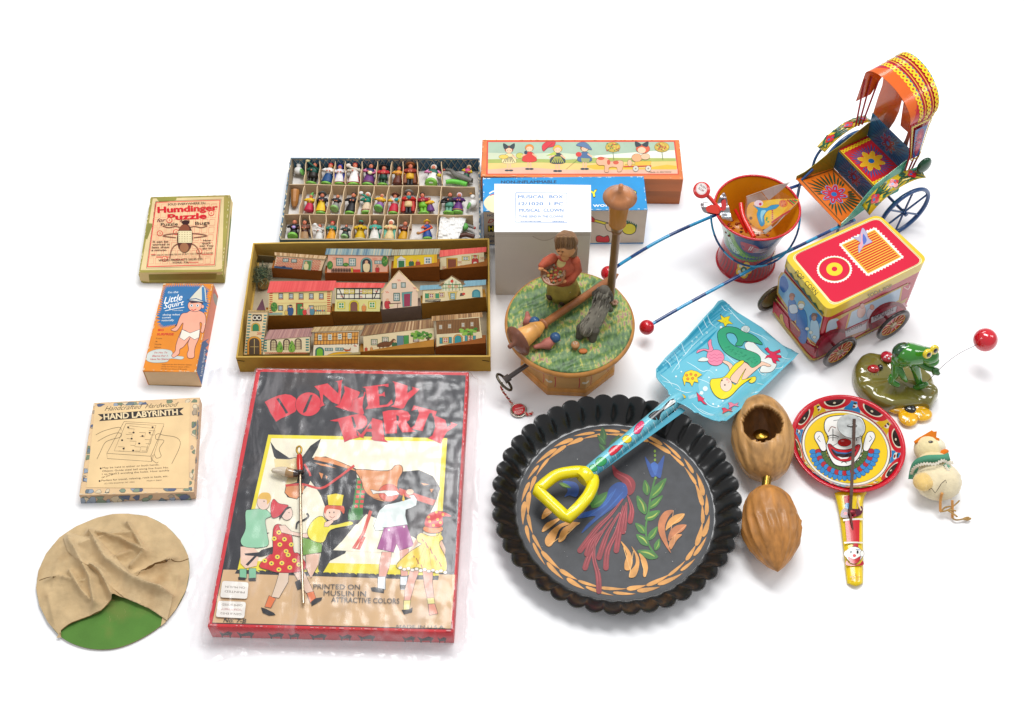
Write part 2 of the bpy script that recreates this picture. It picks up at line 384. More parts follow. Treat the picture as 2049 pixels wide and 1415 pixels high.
a.poly('3f8a3c', [(1140, 780), (1200, 800), (1180, 960), (1160, 1060), (1080, 1060), (1110, 960)])
for k in range(6):
    for j in range(2): a.rect('e0403a', 1118 + j * 34 + (6 - k) * 4, 800 + k * 32, 1140 + j * 34 + (6 - k) * 4, 820 + k * 32)
for k in range(7): a.line('2f7a34', [(1090 + k * 14, 990), (1082 + k * 15, 1050 - (k % 2) * 14)], 9)
a.poly('e8995e', [(1130, 740), (1150, 725), (1340, 735), (1390, 700), (1430, 700), (1440, 740), (1410, 800), (1400, 880), (1350, 940), (1250, 920), (1190, 870), (1160, 790)], True, ink=4)
a.line('8a4a20', [(1165, 770), (1185, 860), (1240, 910), (1330, 930)], 4, True)
a.poly('d8503c', [(1420, 850), (1660, 930), (1640, 965), (1410, 890)])
a.line('e05848', [(1230, 1000), (1180, 1150), (1115, 1250), (1150, 1250), (1185, 1170)], 22)
a.rd = rZ8
for pts in ([(500, 215), (560, 220), (520, 240)],): a.poly('23252c', pts)
a.rd = rD4     # boy with blindfold, reaching
a.poly('f2b4a0', [(420, 585), (500, 585), (490, 680), (450, 800), (395, 800), (400, 690)], ink=3)
a.poly('f2b4a0', [(565, 560), (640, 560), (630, 780), (575, 780)], ink=3)
for x0, x1 in ((388, 450), (570, 628)): a.rect('e8eef0', x0, 785, x1, 890, ink=3)
a.poly(INK, [(330, 875), (360, 870), (440, 885), (438, 920), (340, 905)]); a.poly(INK, [(565, 850), (620, 850), (610, 888), (570, 885)])
a.poly('e6f2ee', [(400, 250), (450, 205), (560, 180), (660, 150), (640, 130), (680, 125), (705, 160), (700, 210), (615, 245), (612, 290), (630, 370), (430, 390), (435, 410), (370, 415), (355, 375)], ink=4)
a.poly('b05a9c', [(440, 390), (625, 365), (680, 535), (565, 575), (540, 520), (515, 590), (383, 560)], ink=4)
a.disc('f4efe4', (478, 408), 9); a.disc('f4efe4', (600, 382), 9)
a.disc('f8c8a8', (648, 100), 32, 24, ink=3); a.poly('f5c63a', [(595, 115), (608, 165), (595, 178), (585, 165)])
a.disc('e05a3c', (478, 108), 84, 72, ink=3); a.poly('f4efe4', [(330, 80), (390, 95), (440, 88), (540, 92), (565, 120), (470, 138), (440, 110), (380, 112), (350, 118)], ink=3)
# girl in the yellow spotted dress
a.poly('f2b8a4', [(650, 730), (725, 735), (690, 830), (650, 980), (600, 985), (610, 880)], ink=3)
a.poly('f2b8a4', [(750, 735), (835, 735), (830, 840), (845, 970), (790, 970), (765, 860)], ink=3)
a.poly('f8ee9a', [(598, 978), (655, 978), (640, 1070), (595, 1060)], ink=3); a.poly('f8ee9a', [(785, 960), (842, 955), (850, 1010), (795, 1010)], ink=3)
a.poly(INK, [(580, 1055), (640, 1050), (670, 1035), (665, 1075), (600, 1092)]); a.poly('f4a488', [(795, 1008), (850, 1005), (875, 1085), (805, 1098)], ink=4)
a.poly('f4c6a8', [(700, 480), (720, 500), (650, 600), (640, 590)]); a.poly('f4c6a8', [(900, 480), (935, 560), (932, 610), (890, 530)])
a.poly('f7d94a', [(705, 460), (740, 432), (800, 455), (870, 455), (885, 430), (918, 480), (885, 520), (940, 640), (938, 745), (850, 752), (700, 712), (630, 740), (535, 700), (640, 590), (740, 525), (712, 505)], True, ink=4)
for k in range(60):
    x = 590 + (k * 37) % 330; y = 480 + (k * 53) % 235
    if (y < 530 and 740 < x < 885) or (y >= 530 and abs(x - 780) < 55 + (y - 530) * 0.55): a.disc('b04a2c', (x, y), 5, n=6)
for x in (700, 760, 820, 870): a.line('a07a18', [(790 + (x - 790) * .25, 540), (x, 700)], 2.5)
for k in range(12): a.disc('fdf6e8', (570 + k * 33, 715 + (k % 2) * 10 + k * 2.5), 17, 13, n=10, ink=2)
a.disc('f08a3c', (835, 400), 82, 36, ink=3); a.poly('e02c34', [(765, 360), (790, 290), (860, 258), (930, 265), (985, 300), (915, 305), (918, 360), (880, 390), (790, 385)], True, ink=4)
for x, y in ((800, 305), (862, 265), (915, 285), (808, 340), (872, 325), (838, 372), (895, 350)): a.disc('f8e24a', (x, y), 11, n=8); a.disc('e02c34', (x, y), 5, n=6)
a.rd = rD3     # crowned boy, running girl, green girl
a.poly('f6d0b8', [(330, 545), (430, 545), (480, 600), (460, 700), (370, 720), (330, 680)]); 
a.rect('7fc49a', 322, 725, 378, 800, ink=3); a.rect('7fc49a', 398, 720, 455, 800, ink=3)
a.poly(INK, [(310, 790), (370, 795), (370, 815), (312, 812)]); a.poly(INK, [(392, 800), (450, 795), (455, 822), (398, 822)])
a.poly('9ad6ae', [(370, 265), (410, 245), (520, 240), (565, 270), (575, 300), (530, 330), (545, 440), (545, 540), (380, 550), (330, 500), (370, 400)], True, ink=3)
a.disc('fbdcc8', (515, 185), 52, 62, ink=2); a.poly('f3c25a', [(470, 150), (500, 110), (560, 112), (575, 160), (545, 205), (540, 165), (490, 160)], True)
a.poly('23252c', [(360, 600), (480, 590), (500, 570), (590, 545), (590, 600), (500, 625), (460, 625), (390, 700), (370, 690), (440, 620), (370, 615)])
a.poly('eed4ba', [(645, 745), (720, 750), (715, 830), (640, 960), (580, 950), (615, 850)], ink=3)
a.poly('f4ceb4', [(750, 740), (830, 720), (870, 800), (920, 910), (860, 920), (800, 830)], ink=3)
a.poly('ee7a3c', [(560, 940), (615, 965), (575, 1040), (525, 1030)], ink=3); a.poly('ee7a3c', [(865, 920), (920, 905), (945, 975), (895, 1000)], ink=3)
a.poly(INK, [(495, 1035), (530, 1045), (600, 1080), (612, 1098), (560, 1102), (510, 1080)]); a.poly(INK, [(900, 990), (935, 962), (990, 954), (985, 975), (950, 1000), (905, 1025)])
a.poly('d8202c', [(595, 400), (650, 365), (740, 440), (760, 585), (800, 600), (865, 700), (800, 750), (640, 755), (560, 735), (480, 700), (560, 610), (590, 590)], True, ink=4)
for x, y in ((640, 430), (602, 480), (685, 485), (648, 528), (740, 528), (698, 582), (628, 628), (715, 612), (765, 657), (525, 658), (580, 680), (664, 678), (728, 714), (640, 730), (800, 690)):
    a.disc('f5e04a', (x, y), 20, 18, n=10); a.disc('2a3a5c', (x, y), 7, n=6)
a.poly('fbd9c4', [(640, 375), (690, 370), (740, 420), (830, 440), (940, 425), (935, 455), (860, 475), (740, 450), (660, 430)], ink=3)
a.disc('fbdcc8', (705, 275), 46, 56, ink=3); a.poly(INK, [(645, 330), (700, 250), (745, 225), (690, 220), (640, 270)])
a.poly('dc2838', [(580, 300), (575, 210), (598, 160), (640, 195), (715, 210), (690, 240), (650, 290), (610, 312)], True, ink=3)
a.line(INK, [(780, 400), (790, 350), (840, 330), (880, 300), (865, 275)], 14, True)
a.poly('f2c6ac', [(855, 600), (970, 600), (960, 690), (900, 800), (860, 720)], ink=3); a.poly(INK, [(770, 830), (810, 810), (830, 880), (790, 895)])
a.poly('7fb04a', [(830, 470), (960, 500), (990, 530), (985, 590), (930, 600), (835, 615)], ink=4)
a.poly('f6e83c', [(870, 420), (920, 330), (990, 300), (1060, 370), (1210, 340), (1230, 370), (1060, 410), (1000, 510), (900, 490)], True, ink=4)
a.disc('fbd4bc', (1072, 275), 70, 62, ink=3); a.poly('e06040', [(1005, 255), (1020, 215), (1090, 205), (1165, 220), (1165, 280), (1130, 250), (1040, 240), (1015, 280)], True)
a.poly('f7e030', [(1030, 130), (1060, 122), (1100, 115), (1165, 128), (1150, 215), (1040, 210)], ink=3)
for c in ((1050, 270), (1085, 268)): a.disc(INK, c, 5, 7, n=8)
a.line('a03020', [(1050, 300), (1072, 315), (1095, 300)], 4)
a.poly('fbd4bc', [(1010, 350), (1070, 325), (1082, 345), (1040, 385), (1005, 385)], ink=3)
for c in ((722, 270), (520, 178)): a.disc(INK, c, 4, 5, n=6)
a.rd = rZ8
GR = '4a443c'
a.text('PRINTED ON', (850, 592), (1158, 596), 32, GR, 0.006); a.text('MUSLIN IN', (918, 636), (1198, 642), 34, GR, 0.006)
a.text('ATTRACTIVE COLORS', (968, 680), (1418, 690), 34, GR, 0.008)
a.text('MADE IN U.S.A.', (1400, 850), (1720, 855), 20, '6a6258', 0.01); a.text('No. 7-B', (255, 812), (405, 818), 28, '33302a', 0.01, 0.25)
wear(a, qD, 1.6, 'e8a0a0'); a.build('printed_label', PAPER, donk)
st = MB()
for q, rows in (([(247, 536), (422, 546), (412, 656), (232, 646)], 2), ([(222, 668), (405, 676), (392, 785), (203, 775)], 3)):
    sa = Art(topplane(hD + 0.03 + 0.2), rZ8); pts = []
    for i in range(4):
        p, c, n = V(q[i - 1]), V(q[i]), V(q[(i + 1) % 4]); pts += [tuple(c + (p - c).normalized() * 16), tuple(c + (p - c).normalized() * 4 + (n - c).normalized() * 4), tuple(c + (n - c).normalized() * 16)]
    sa.poly('f6f0e6', pts, ink=1.2, inkc='b8aa98')
    T = (['PRINTED', 'ON MUSLIN'] if rows == 2 else ['GEN # EH52', '"DONKEY PARTY"', 'GAME BOXED'])
    for i, t in enumerate(T):                          # the stickers are upside down on the lid
        v = 0.66 - i * 0.28 if rows == 2 else 0.80 - i * 0.27
        p0, p1 = bl(q, 0.88, v - 0.10), bl(q, 0.14, v - 0.10)
        sa.text(t, p0, p1, 14, '6a5a50' if i != 1 or rows == 2 else 'b04a50')
    sa.build('sticker', PAPER, donk)
fa = Art(faceplane(qD[3], qD[2]), ID); fb = R(370, 1000, 3.305)
fa.rd = fb
for x, wd in ((270, 90), (400, 120), (600, 110), (720, 80), (880, 120), (1060, 90), (1200, 120), (1480, 90), (1590, 110), (1700, 60)):
    y = 868 + x * 0.026
    fa.poly('35141a', [(x - wd / 2, y - 5), (x - wd / 5, y + 10), (x + wd / 5, y - 5), (x + wd / 2, y + 6), (x + wd / 2.6, y + 24), (x + wd / 3, y + 44), (x + wd / 4, y + 22), (x - wd / 5, y + 24), (x - wd / 4, y + 48), (x - wd / 3, y + 20)])
    fa.line('9a1420', [(x - wd / 2, y + 58), (x + wd / 2, y + 60)], 3)
fa.build('printed_side', PAPER, donk)

def stack_box(name, label, cat, pix, h, lid_h, c_lid, c_base, m=PAPER, over=0.12, bev=0.06):
    q = corners(pix, h); c = (sum(p[0] for p in q) / 4, sum(p[1] for p in q) / 4, 0); t = thing(name, label, cat, c)
    if lid_h < h - 0.01:
        m_ = MB(); box8(m_, ccw(q), 0.0, h - 0.2, c_base, over); bevel(m_.build('base', m, t), bev)
    m_ = MB(); box8(m_, ccw(q), h - lid_h, h, c_lid); bevel(m_.build('lid', m, t), bev)
    return t, q

# --- puzzle box
hH = 2.0
tH, qH = stack_box('puzzle_box', 'worn square puzzle box lettered Humdinger Puzzle with a red and black beetle', 'puzzle box', [(301, 394), (461, 390), (446, 550), (277, 550)], hH, 1.75, 'a59a4e', '8a8040', OLDPAPER)
a = Art(topplane(hH), R(250, 370, 3.37))
a.poly('e6cf9a', [(188, 92), (668, 80), (655, 565), (622, 572), (105, 575), (150, 330)])
a.poly('9a9648', [(210, 88), (350, 84), (345, 104), (235, 120)]); a.poly('8f8a44', [(155, 258), (190, 262), (150, 368), (132, 360)])
a.poly('e2504a', [(208, 116), (645, 100), (605, 542), (148, 556)]); a.poly('f0c89a', [(214, 122), (638, 106), (600, 536), (156, 549)])
a.line('3a2c20', [(208, 112), (650, 96), (610, 548), (144, 562), (208, 112)], 3)
for i in range(9):
    for j in range(8):
        x, y = 200 + i * 48 - j * 6, 130 + j * 52
        a.line('ec8c74', [(x, y), (x + 36, y - 2), (x + 34, y + 38), (x - 2, y + 40), (x, y)], 2.6)
for i in range(22): a.line('e8705c', [(175 + (i * 97) % 400, 470 + (i % 4) * 18), (175 + (i * 97) % 400 + 30, 469 + (i % 4) * 18)], 5)
a.text('SOLD EVERYWHERE 25c', (290, 140), (545, 130), 14, '3a2c28', 0.01)
a.text('Humdinger', (224, 190), (624, 172), 40, 'd01828', 0.045); a.text('Puzzle', (293, 238), (548, 228), 38, 'd01828', 0.045)
a.text('for', (216, 252), (276, 250), 24, '6a2030', 0.01, 0.4); a.text('Puzzle', (243, 278), (357, 274), 20, '3a2420', 0.012); a.text('Bugs', (475, 272), (572, 266), 22, '3a2420', 0.012)
for c in ((236, 328), (583, 192), (345, 320), (502, 450), (268, 500), (300, 240)): a.disc('dc4a40', c, 20, 19); a.disc('f0c89a', c, 15, 14); a.text(str(c[0] % 9 + 1), (c[0] - 5, c[1] + 8), (c[0] + 5, c[1] + 8), 15, 'dc4a40', 0.02)
BR_ = '5a2a22'
for s_ in (-1, 1):
    for pts in ([(405, 300), (405 + s_ * 60, 282), (405 + s_ * 110, 290), (405 + s_ * 150, 278)], [(405, 335), (405 + s_ * 70, 330), (405 + s_ * 150, 345), (405 + s_ * 60, 358)], [(405, 390), (405 + s_ * 60, 405), (405 + s_ * 90, 440), (405 + s_ * 102, 498)], [(405, 260), (405 + s_ * 30, 246), (405 + s_ * 18, 240)]):
        a.line(BR_, pts, 7, True); a.line('c88a6a', [(p[0], p[1] - 1) for p in pts], 2.5, True)
a.disc(BR_, (405, 362), 52, 98, ang=2, ink=2); a.disc('8a4a30', (402, 300), 34, 30); a.disc('a06a48', (400, 425), 30, 32); a.disc('3a1a18', (410, 255), 26, 15)
a.rect('ecdcae', 360, 312, 452, 394, ink=2)
for i in range(5):
    for j in range(5): a.line('8a7a50', [(364 + i * 18, 322 + j * 15), (372 + i * 18, 322 + j * 15)], 3)
for i, t in enumerate(('It can be', 'worked in', 'less than', 'a minute.')): a.text(t, (190 - i * 3, 392 + i * 19), (292 - i * 3 + (i in (1, 2)) * 12, 390 + i * 19), 13, '3a1818', 0.015)
for i, t in enumerate(('How', 'quick', 'can You', 'do It?')): a.text(t, (530 - (i == 1) * 10 - (i == 2) * 24 - (i == 3) * 6, 384 + i * 18), (580 + (i == 2) * 16 + (i == 3) * 10, 382 + i * 18), 13, '3a1818', 0.015)
a.text('ANY ONE IN TEN MINUTES OR SO BUT YOU CAN DO IT FASTER', (180, 482), (596, 466), 9, '4a2420', 0.01)
a.text('WOOD PRODUCTS SALES CO.', (228, 518), (528, 508), 13, '3a1818', 0.015); a.text('YORK, PA.', (320, 532), (432, 528), 10, '3a1818', 0.015)
wear(a, qH, 1.5, 'e8d8a8'); a.build('printed_label', OLDPAPER, tH)
fa = Art(faceplane(qH[3], qH[2]), R(250, 370, 3.37)); fa.poly('dcc488', [(97, 592), (660, 586), (655, 600), (640, 606), (160, 610), (165, 655), (100, 645)]); fa.poly('8c7e34', [(160, 603), (620, 596), (612, 638), (165, 642)]); fa.build('printed_side', OLDPAPER, tH)
fa = Art(faceplane(qH[2], qH[1]), ID); fa.poly('dcc488', [(448, 545), (451, 556), (467, 408), (462, 396)]); fa.poly('6c7a3c', [(453, 520), (454, 535), (463, 440), (462, 425)]); fa.build('printed_side', OLDPAPER, tH)

# --- orange box with the blue burst
rS = R(250, 370, 3.37)
hS = HT((297, 770.6), 742)
tS, qS = stack_box('novelty_box', 'narrow orange box with a blue burst and a cartoon child in a pointed hat', 'box', [(327, 567), (427, 568), (393, 746), (285, 742)], hS, hS, 'e88a18', 'c8a070')
a = Art(topplane(hS), rS)
burst = []
random.seed(3)
ring = [(262, 672), (300, 668), (340, 664), (380, 666), (420, 664), (460, 668), (500, 664), (545, 680), (575, 700), (560, 750), (575, 800), (555, 860), (500, 880), (430, 880), (370, 900), (350, 950), (300, 960), (240, 970), (215, 950), (205, 880), (225, 840), (232, 790), (240, 740), (250, 700)]
cx, cy = 390, 800
for i, p in enumerate(ring):
    q2 = ring[(i + 1) % len(ring)]
    for k in range(3):
        t = k / 3; x, y = p[0] + (q2[0] - p[0]) * t, p[1] + (q2[1] - p[1]) * t; burst += [(x, y), (cx + (x - cx) * 0.86 + 3, cy + (y - cy) * 0.86 + 4)]
a.poly('1f6fa8', burst)
a.text("I'm the", (290, 732), (360, 728), 13, 'f0f4f4', 0.01, 0.2)
a.text('Little', (262, 802), (392, 775), 42, 'f8f8f4', 0.01, 0.5); a.text('Squirt', (262, 836), (402, 808), 34, 'f8f8f4', 0.01, 0.5); a.line('f8f8f4', [(270, 850), (340, 835), (400, 825)], 4)
a.text('Trade Mark', (318, 850), (392, 850), 7, 'e8ecec', 0.01)
for i, t in enumerate(('doing what', 'comes', 'naturally')): a.text(t, (255 - i * 4, 882 + i * 19), (372 - i * 20 - (i == 1) * 42, 880 + i * 19), 12, 'eef2f2', 0.015, 0.2)
a.text('BIG', (222, 986), (262, 986), 14, 'd42020', 0.03, 0.2); a.text('SURPRISE', (215, 1015), (330, 1015), 15, 'd42020', 0.03, 0.2)
for i, t in enumerate(('from', 'a', 'little', 'fellow')): a.text(t, (210 - i * 4, 1040 + i * 20), (250 - i * 2 - (i == 1) * 28, 1040 + i * 20), 10, '7a4a20', 0.0)
PK = 'f4ac90'; PKI = '4a2440'
a.poly('cfd4cc', [(145, 1170), (160, 1130), (230, 1108), (310, 1118), (330, 1150), (395, 1160), (380, 1178), (310, 1172), (280, 1195), (200, 1200), (155, 1190)], True, ink=2, inkc='8a8a80')
for i, t in enumerate(("I'm Not To", 'Blame-For I-', 'Have No Shame!')): a.text(t, (198 - i * 14, 1138 + i * 22), (285 + i * 8, 1137 + i * 22), 12, 'c02028', 0.015, 0.3)
a.poly(PK, [(385, 870), (420, 862), (440, 850), (500, 850), (540, 875), (545, 930), (530, 995), (512, 990), (520, 940), (505, 930), (502, 985), (440, 1010), (390, 985), (392, 930), (350, 985), (310, 978), (345, 955), (365, 905)], True, ink=3, inkc=PKI)
a.poly(PK, [(390, 980), (432, 1000), (440, 1030), (398, 1090), (370, 1110), (365, 1140), (330, 1165), (315, 1150), (340, 1120), (345, 1080), (365, 1020)], True, ink=3, inkc=PKI)
a.poly(PK, [(440, 1005), (502, 980), (500, 1030), (475, 1090), (468, 1130), (465, 1165), (428, 1168), (420, 1140), (430, 1110), (425, 1070), (440, 1030)], True, ink=3, inkc=PKI)
a.poly('f2ead8', [(385, 975), (440, 1000), (505, 975), (500, 1030), (470, 1045), (435, 1022), (400, 1050), (368, 1030)], ink=3, inkc=PKI)
a.disc(PK, (472, 815), 48, 42, ink=3, inkc=PKI); a.disc(PK, (524, 822), 10, 12, ink=2, inkc=PKI)
a.poly('3a2028', [(430, 790), (470, 775), (520, 775), (528, 805), (500, 795), (450, 800)])
for c in ((450, 815), (490, 815)): a.disc('f4f4f0', c, 11, 10, n=10, ink=1.5); a.disc('1a3a5a', c, 5, 6, n=8)
a.line('c02028', [(448, 840), (462, 848), (482, 838)], 5)
a.poly('dcd8c4', [(525, 674), (545, 700), (552, 795), (430, 778), (470, 730)], ink=3, inkc='2a5a88'); a.poly('2f7ab0', [(518, 690), (535, 690), (545, 790), (520, 785)])
a.line('2a5a88', [(420, 775), (480, 768), (552, 795)], 6)
for i in range(3): a.text('inspired by the famous statue of Brussels'[i * 6:i * 6 + 30], (250 - i * 3, 1214 + i * 15), (450 - i * 16, 1217 + i * 15), 8, '8a5018', 0.0)
wear(a, qS, 1.5, 'ecd0a8'); a.build('printed_label', PAPER, tS)
fa = Art(faceplane(qS[3], qS[2]), rS); fa.poly('e6c598', [(128, 1262), (478, 1262), (518, 1355), (165, 1348)]); fa.line('8a7a50', [(128, 1262), (165, 1350), (518, 1358)], 5); fa.build('printed_side', PAPER, tS)
fa = Art(faceplane(qS[2], qS[1]), rS); fa.poly('e8896a', [(484, 1250), (520, 1350), (636, 770), (602, 676)]); fa.poly('c85c4a', [(600, 700), (628, 760), (622, 800), (594, 730)])
pts = [(482, 1255), (518, 1350)]
for k in range(14): pts += [(528 + (k % 2) * 22 + k * 1.5, 1320 - k * 22)]
fa.poly('2c5d94', pts + [(520, 1060), (500, 1160)]); fa.disc('9a9a90', (612, 775), 14, 45, ang=-14); fa.text('Little Squirt', (520, 1290), (545, 1110), 14, 'e8e8e0', 0.0); fa.build('printed_side', PAPER, tS)

# --- labyrinth box
rL = R(50, 780, 2.622)
hL = 1.9
tL, qL = stack_box('labyrinth_box', 'square box patterned in blue grey and tan with a cream label HAND LABYRINTH', 'box', [(187, 806), (400, 795), (388, 985), (158, 992)], hL, hL - 0.3, 'd9b58c', 'cdaa84')
a = Art(topplane(hL), rL); random.seed(11)
def camo(a, quad, n, s):
    e = [math.dist(quad[0], quad[1]), math.dist(quad[1], quad[2])]; s = min(s, min(e) * 1.2)
    for k in range(n):
        u, v = random.random(), random.random(); c = random.choice(['6f7f86', '8a9a80', '5a6684', 'b8a48a', 'e6d2ae', '7a8a6c', '9aa6b4'])
        r_ = s * random.uniform(0.6, 1.3); pts = [(u + r_ * random.uniform(0.5, 1.2) * math.cos(t) / e[0], v + r_ * random.uniform(0.4, 1.1) * math.sin(t) / e[1]) for t in [i * 1.05 for i in range(6)]]
        a.poly(c, [bl(quad, min(max(x, 0), 1), min(max(y, 0), 1)) for x, y in pts], False, ink=1.5, inkc='5a5a60')
a.poly('ecc898', [(362, 72), (912, 42), (884, 536), (288, 552)])
for qd in ([(362, 76), (905, 46), (903, 66), (360, 92)], [(880, 60), (905, 60), (880, 520), (862, 520)], [(300, 524), (876, 512), (876, 530), (296, 545)], [(357, 110), (369, 110), (322, 520), (297, 520)]): camo(a, qd, 14, 22)
a.poly('f2d09a', [(368, 92), (866, 68), (858, 518), (322, 514)]); 
a.text('Handcrafted  Hardwood', (418, 112), (808, 88), 24, '4a3c30', -0.004, 0.6)
a.poly('2c2420', [(382, 130), (835, 95), (812, 115), (832, 134), (388, 166), (408, 148)])
a.text('HAND LABYRINTH', (415, 158), (802, 132), 30, 'f4dcae', 0.035)
IK = '4a3a2a'
a.line(IK, [(520, 168), (730, 180), (665, 378), (432, 362), (430, 335), (520, 168)], 2); a.line(IK, [(432, 335), (660, 350), (665, 378)], 2); a.line(IK, [(660, 350), (728, 190)], 2); a.line(IK, [(530, 178), (688, 188), (640, 330), (468, 322), (530, 178)], 2); a.line(IK, [(548, 190), (680, 205), (636, 318)], 1.5)
for c in ((542, 198), (570, 226), (617, 244), (655, 227), (560, 258), (510, 266), (600, 283), (518, 310), (568, 320), (670, 198)): a.disc('2c2018', c, 6, 5, n=8)
for c in ((530, 235), (600, 225), (630, 262), (550, 270), (575, 300), (540, 205), (490, 300), (610, 300), (650, 215)): a.line(IK, [(c[0], c[1]), (c[0] + 34, c[1] + 2), (c[0] + 28, c[1] + 24), (c[0] + 4, c[1] + 22)], 1.6)
for pts in ([(372, 238), (420, 215), (495, 198), (505, 215)], [(382, 272), (430, 245), (480, 228), (505, 232), (500, 250), (455, 262), (420, 280), (395, 330), (378, 365)], [(685, 240), (700, 232), (730, 240), (790, 250), (815, 275), (805, 320), (770, 390)], [(685, 240), (690, 262), (730, 268), (705, 310), (715, 350), (690, 360), (680, 340)], [(670, 345), (665, 365), (690, 385), (700, 380)]): a.line(IK, pts, 2, True)
for i, t in enumerate(('May be held in either or both hands.', 'Object: Guide steel ball along line from No.', '1 to No. 12 avoiding the holes. How quickly', 'can you do it?', 'Perfect for travel, relaxing, rock in beds, etc.')):
    x1 = (705, 755, 758, 480, 752)[i]; a.text(t, (408 - i * 1.5, 416 + i * 16.5), (x1, 398 + i * 15), 9, '5a4634', 0.0)
a.disc('3a2a20', (398, 414), 5, 5, n=8); a.disc('3a2a20', (392, 480), 5, 5, n=8); a.text('(C) 1976 Greenbrier, NY 10001', (418, 496), (575, 488), 6, '6a5644'); a.text('Made in Japan', (640, 482), (718, 477), 6, '6a5644')
wear(a, qL, 1.2, 'ecdcc0'); a.build('printed_label', PAPER, tL)
fa = Art(faceplane(qL[3], qL[2]), rL); camo(fa, [(290, 562), (880, 545), (880, 578), (295, 600)], 26, 24); fa.build('printed_side', PAPER, tL)
fa = Art(faceplane(qL[2], qL[1]), rL); camo(fa, [(908, 60), (916, 80), (892, 560), (888, 550)], 12, 14); fa.build('printed_side', PAPER, tL)

# --- long orange wooden box behind
rB = R(950, 260, 4.162)
hO = HT((1360, 410), 360)
tO, qO = stack_box('wooden_box', 'long orange wooden box at the back, its lid picturing children, dog and cart', 'wooden box', [(965, 279), (1359.5, 279.5), (1367.5, 359), (962, 353)], hO, hO * 0.5, 'e07a3a', 'b8642a', WOODX, over=0.02, bev=0.1)
a = Art(topplane(hO), rB)
a.poly('d8402e', [(102, 92), (1668, 92), (1700, 372), (95, 372)]); a.poly('a9c0a8', [(112, 102), (1658, 100), (1690, 365), (108, 365)])
a.poly('eef0dc', [(1000, 215), (1180, 200), (1300, 190), (1500, 175), (1665, 170), (1672, 250), (1000, 260)]); a.poly('cfd8b8', [(112, 190), (400, 200), (700, 190), (1000, 215), (1000, 240), (110, 245)])
a.poly('a9b45a', [(110, 246), (400, 238), (760, 250), (1000, 232), (1672, 236), (1678, 290), (110, 285)]); a.poly('eac678', [(110, 278), (500, 272), (900, 280), (1200, 268), (1678, 262), (1690, 365), (108, 365)])
a.poly('e8b49a', [(108, 330), (400, 310), (700, 330), (1100, 335), (1688, 325), (1690, 365), (108, 365)]); a.poly('e8b838', [(900, 300), (1100, 280), (1400, 320), (1600, 290), (1682, 300), (1682, 330), (1000, 330)])
def kid(x, y, s, dress, hair, stripes=None, bow=None):
    for d in (-1, 1): a.line('f2b890', [(x + d * 10 * s, y + 70 * s), (x + d * 12 * s, y + 140 * s)], 13 * s); a.disc('2a3a44', (x + d * 16 * s, y + 146 * s), 20 * s, 8 * s)
    a.poly(dress, [(x - 28 * s, y + 10 * s), (x + 28 * s, y + 10 * s), (x + 62 * s, y + 75 * s), (x, y + 90 * s), (x - 62 * s, y + 75 * s)], True, ink=2)
    if stripes:
        for k in range(-3, 4): a.line(stripes, [(x + k * 7 * s, y + 32 * s), (x + k * 16 * s, y + 80 * s)], 5 * s)
    a.line('f2b890', [(x - 25 * s, y + 20 * s), (x - 66 * s, y + 40 * s)], 12 * s); a.line('f2b890', [(x + 25 * s, y + 20 * s), (x + 60 * s, y + 46 * s)], 12 * s)
    a.disc(hair, (x, y - 30 * s), 36 * s, 30 * s, ink=1.5); a.disc('f6c8a4', (x, y - 20 * s), 27 * s, 22 * s, ink=1)
    for d in (-1, 1): a.line('3a2018', [(x + d * 12 * s - 4, y - 20 * s), (x + d * 12 * s + 4, y - 20 * s)], 3)
    if bow:
        for d in (-1, 1): a.poly(bow, [(x, y - 48 * s), (x + d * 46 * s, y - 80 * s), (x + d * 40 * s, y - 34 * s)], True, ink=1.5)
kid(285, 192, 1.0, 'f0dca0', 'a84030', '2a3a34', '2c3a40'); a.disc('e8c858', (240, 225), 40, 18, ink=2); a.disc('c8c85a', (375, 215), 32, 24, ink=2)
kid(455, 180, 1.0, 'd8382c', 'e08830'); a.disc('2a3a50', (425, 190), 14, 16)
kid(690, 190, 1.05, '38484a', 'e8b83c', 'c8c84a'); a.poly('d83440', [(572, 180), (560, 135), (600, 100), (670, 100), (655, 140), (610, 150)], True, ink=2); a.line('3a2a20', [(580, 170), (650, 110)], 2); a.poly('b8c850', [(595, 215), (670, 180), (680, 210)])
kid(915, 180, 1.0, '4a6a94', 'b05a38'); a.poly('5a7aa0', [(845, 130), (880, 105), (930, 110), (975, 168), (900, 145)], True, ink=2); a.disc('d83a34', (865, 205), 24, 20); a.poly('9aa06a', [(885, 235), (960, 240), (950, 275), (890, 270)]); a.line('3a3a2a', [(760, 330), (850, 255)], 2)
for cx in (1150, 1558): a.line('6a7a50', [(cx, 180), (cx + 8, 250)], 5); a.disc('c6a840', (cx, 145), 62, 42, ink=1.5); [a.disc(random.choice(['b84a34', '6a8a3c', 'e0c050']), (cx + random.uniform(-48, 48), 145 + random.uniform(-30, 30)), 7, n=7) for _ in range(26)]
a.poly('eab08c', [(1010, 260), (1040, 230), (1110, 240), (1130, 265), (1230, 260), (1225, 340), (1190, 350), (1180, 315), (1120, 315), (1115, 352), (1080, 350), (1080, 300), (1030, 295)], True, ink=2)
for p in ((1050, 240, 30, 14), (1115, 272, 14, 22), (1175, 275, 24, 16)): a.disc('d0583c', (p[0], p[1]), p[2], p[3])
a.poly('e0b83c', [(1330, 262), (1470, 262), (1460, 300), (1250, 305), (1250, 290), (1335, 290)], ink=2); a.line('d83a34', [(1240, 308), (1470, 302)], 8)
for cx in (1340, 1445): a.disc('d8d0c0', (cx, 325), 24, 24, ink=2); a.disc('8a8a80', (cx, 325), 7, n=8)
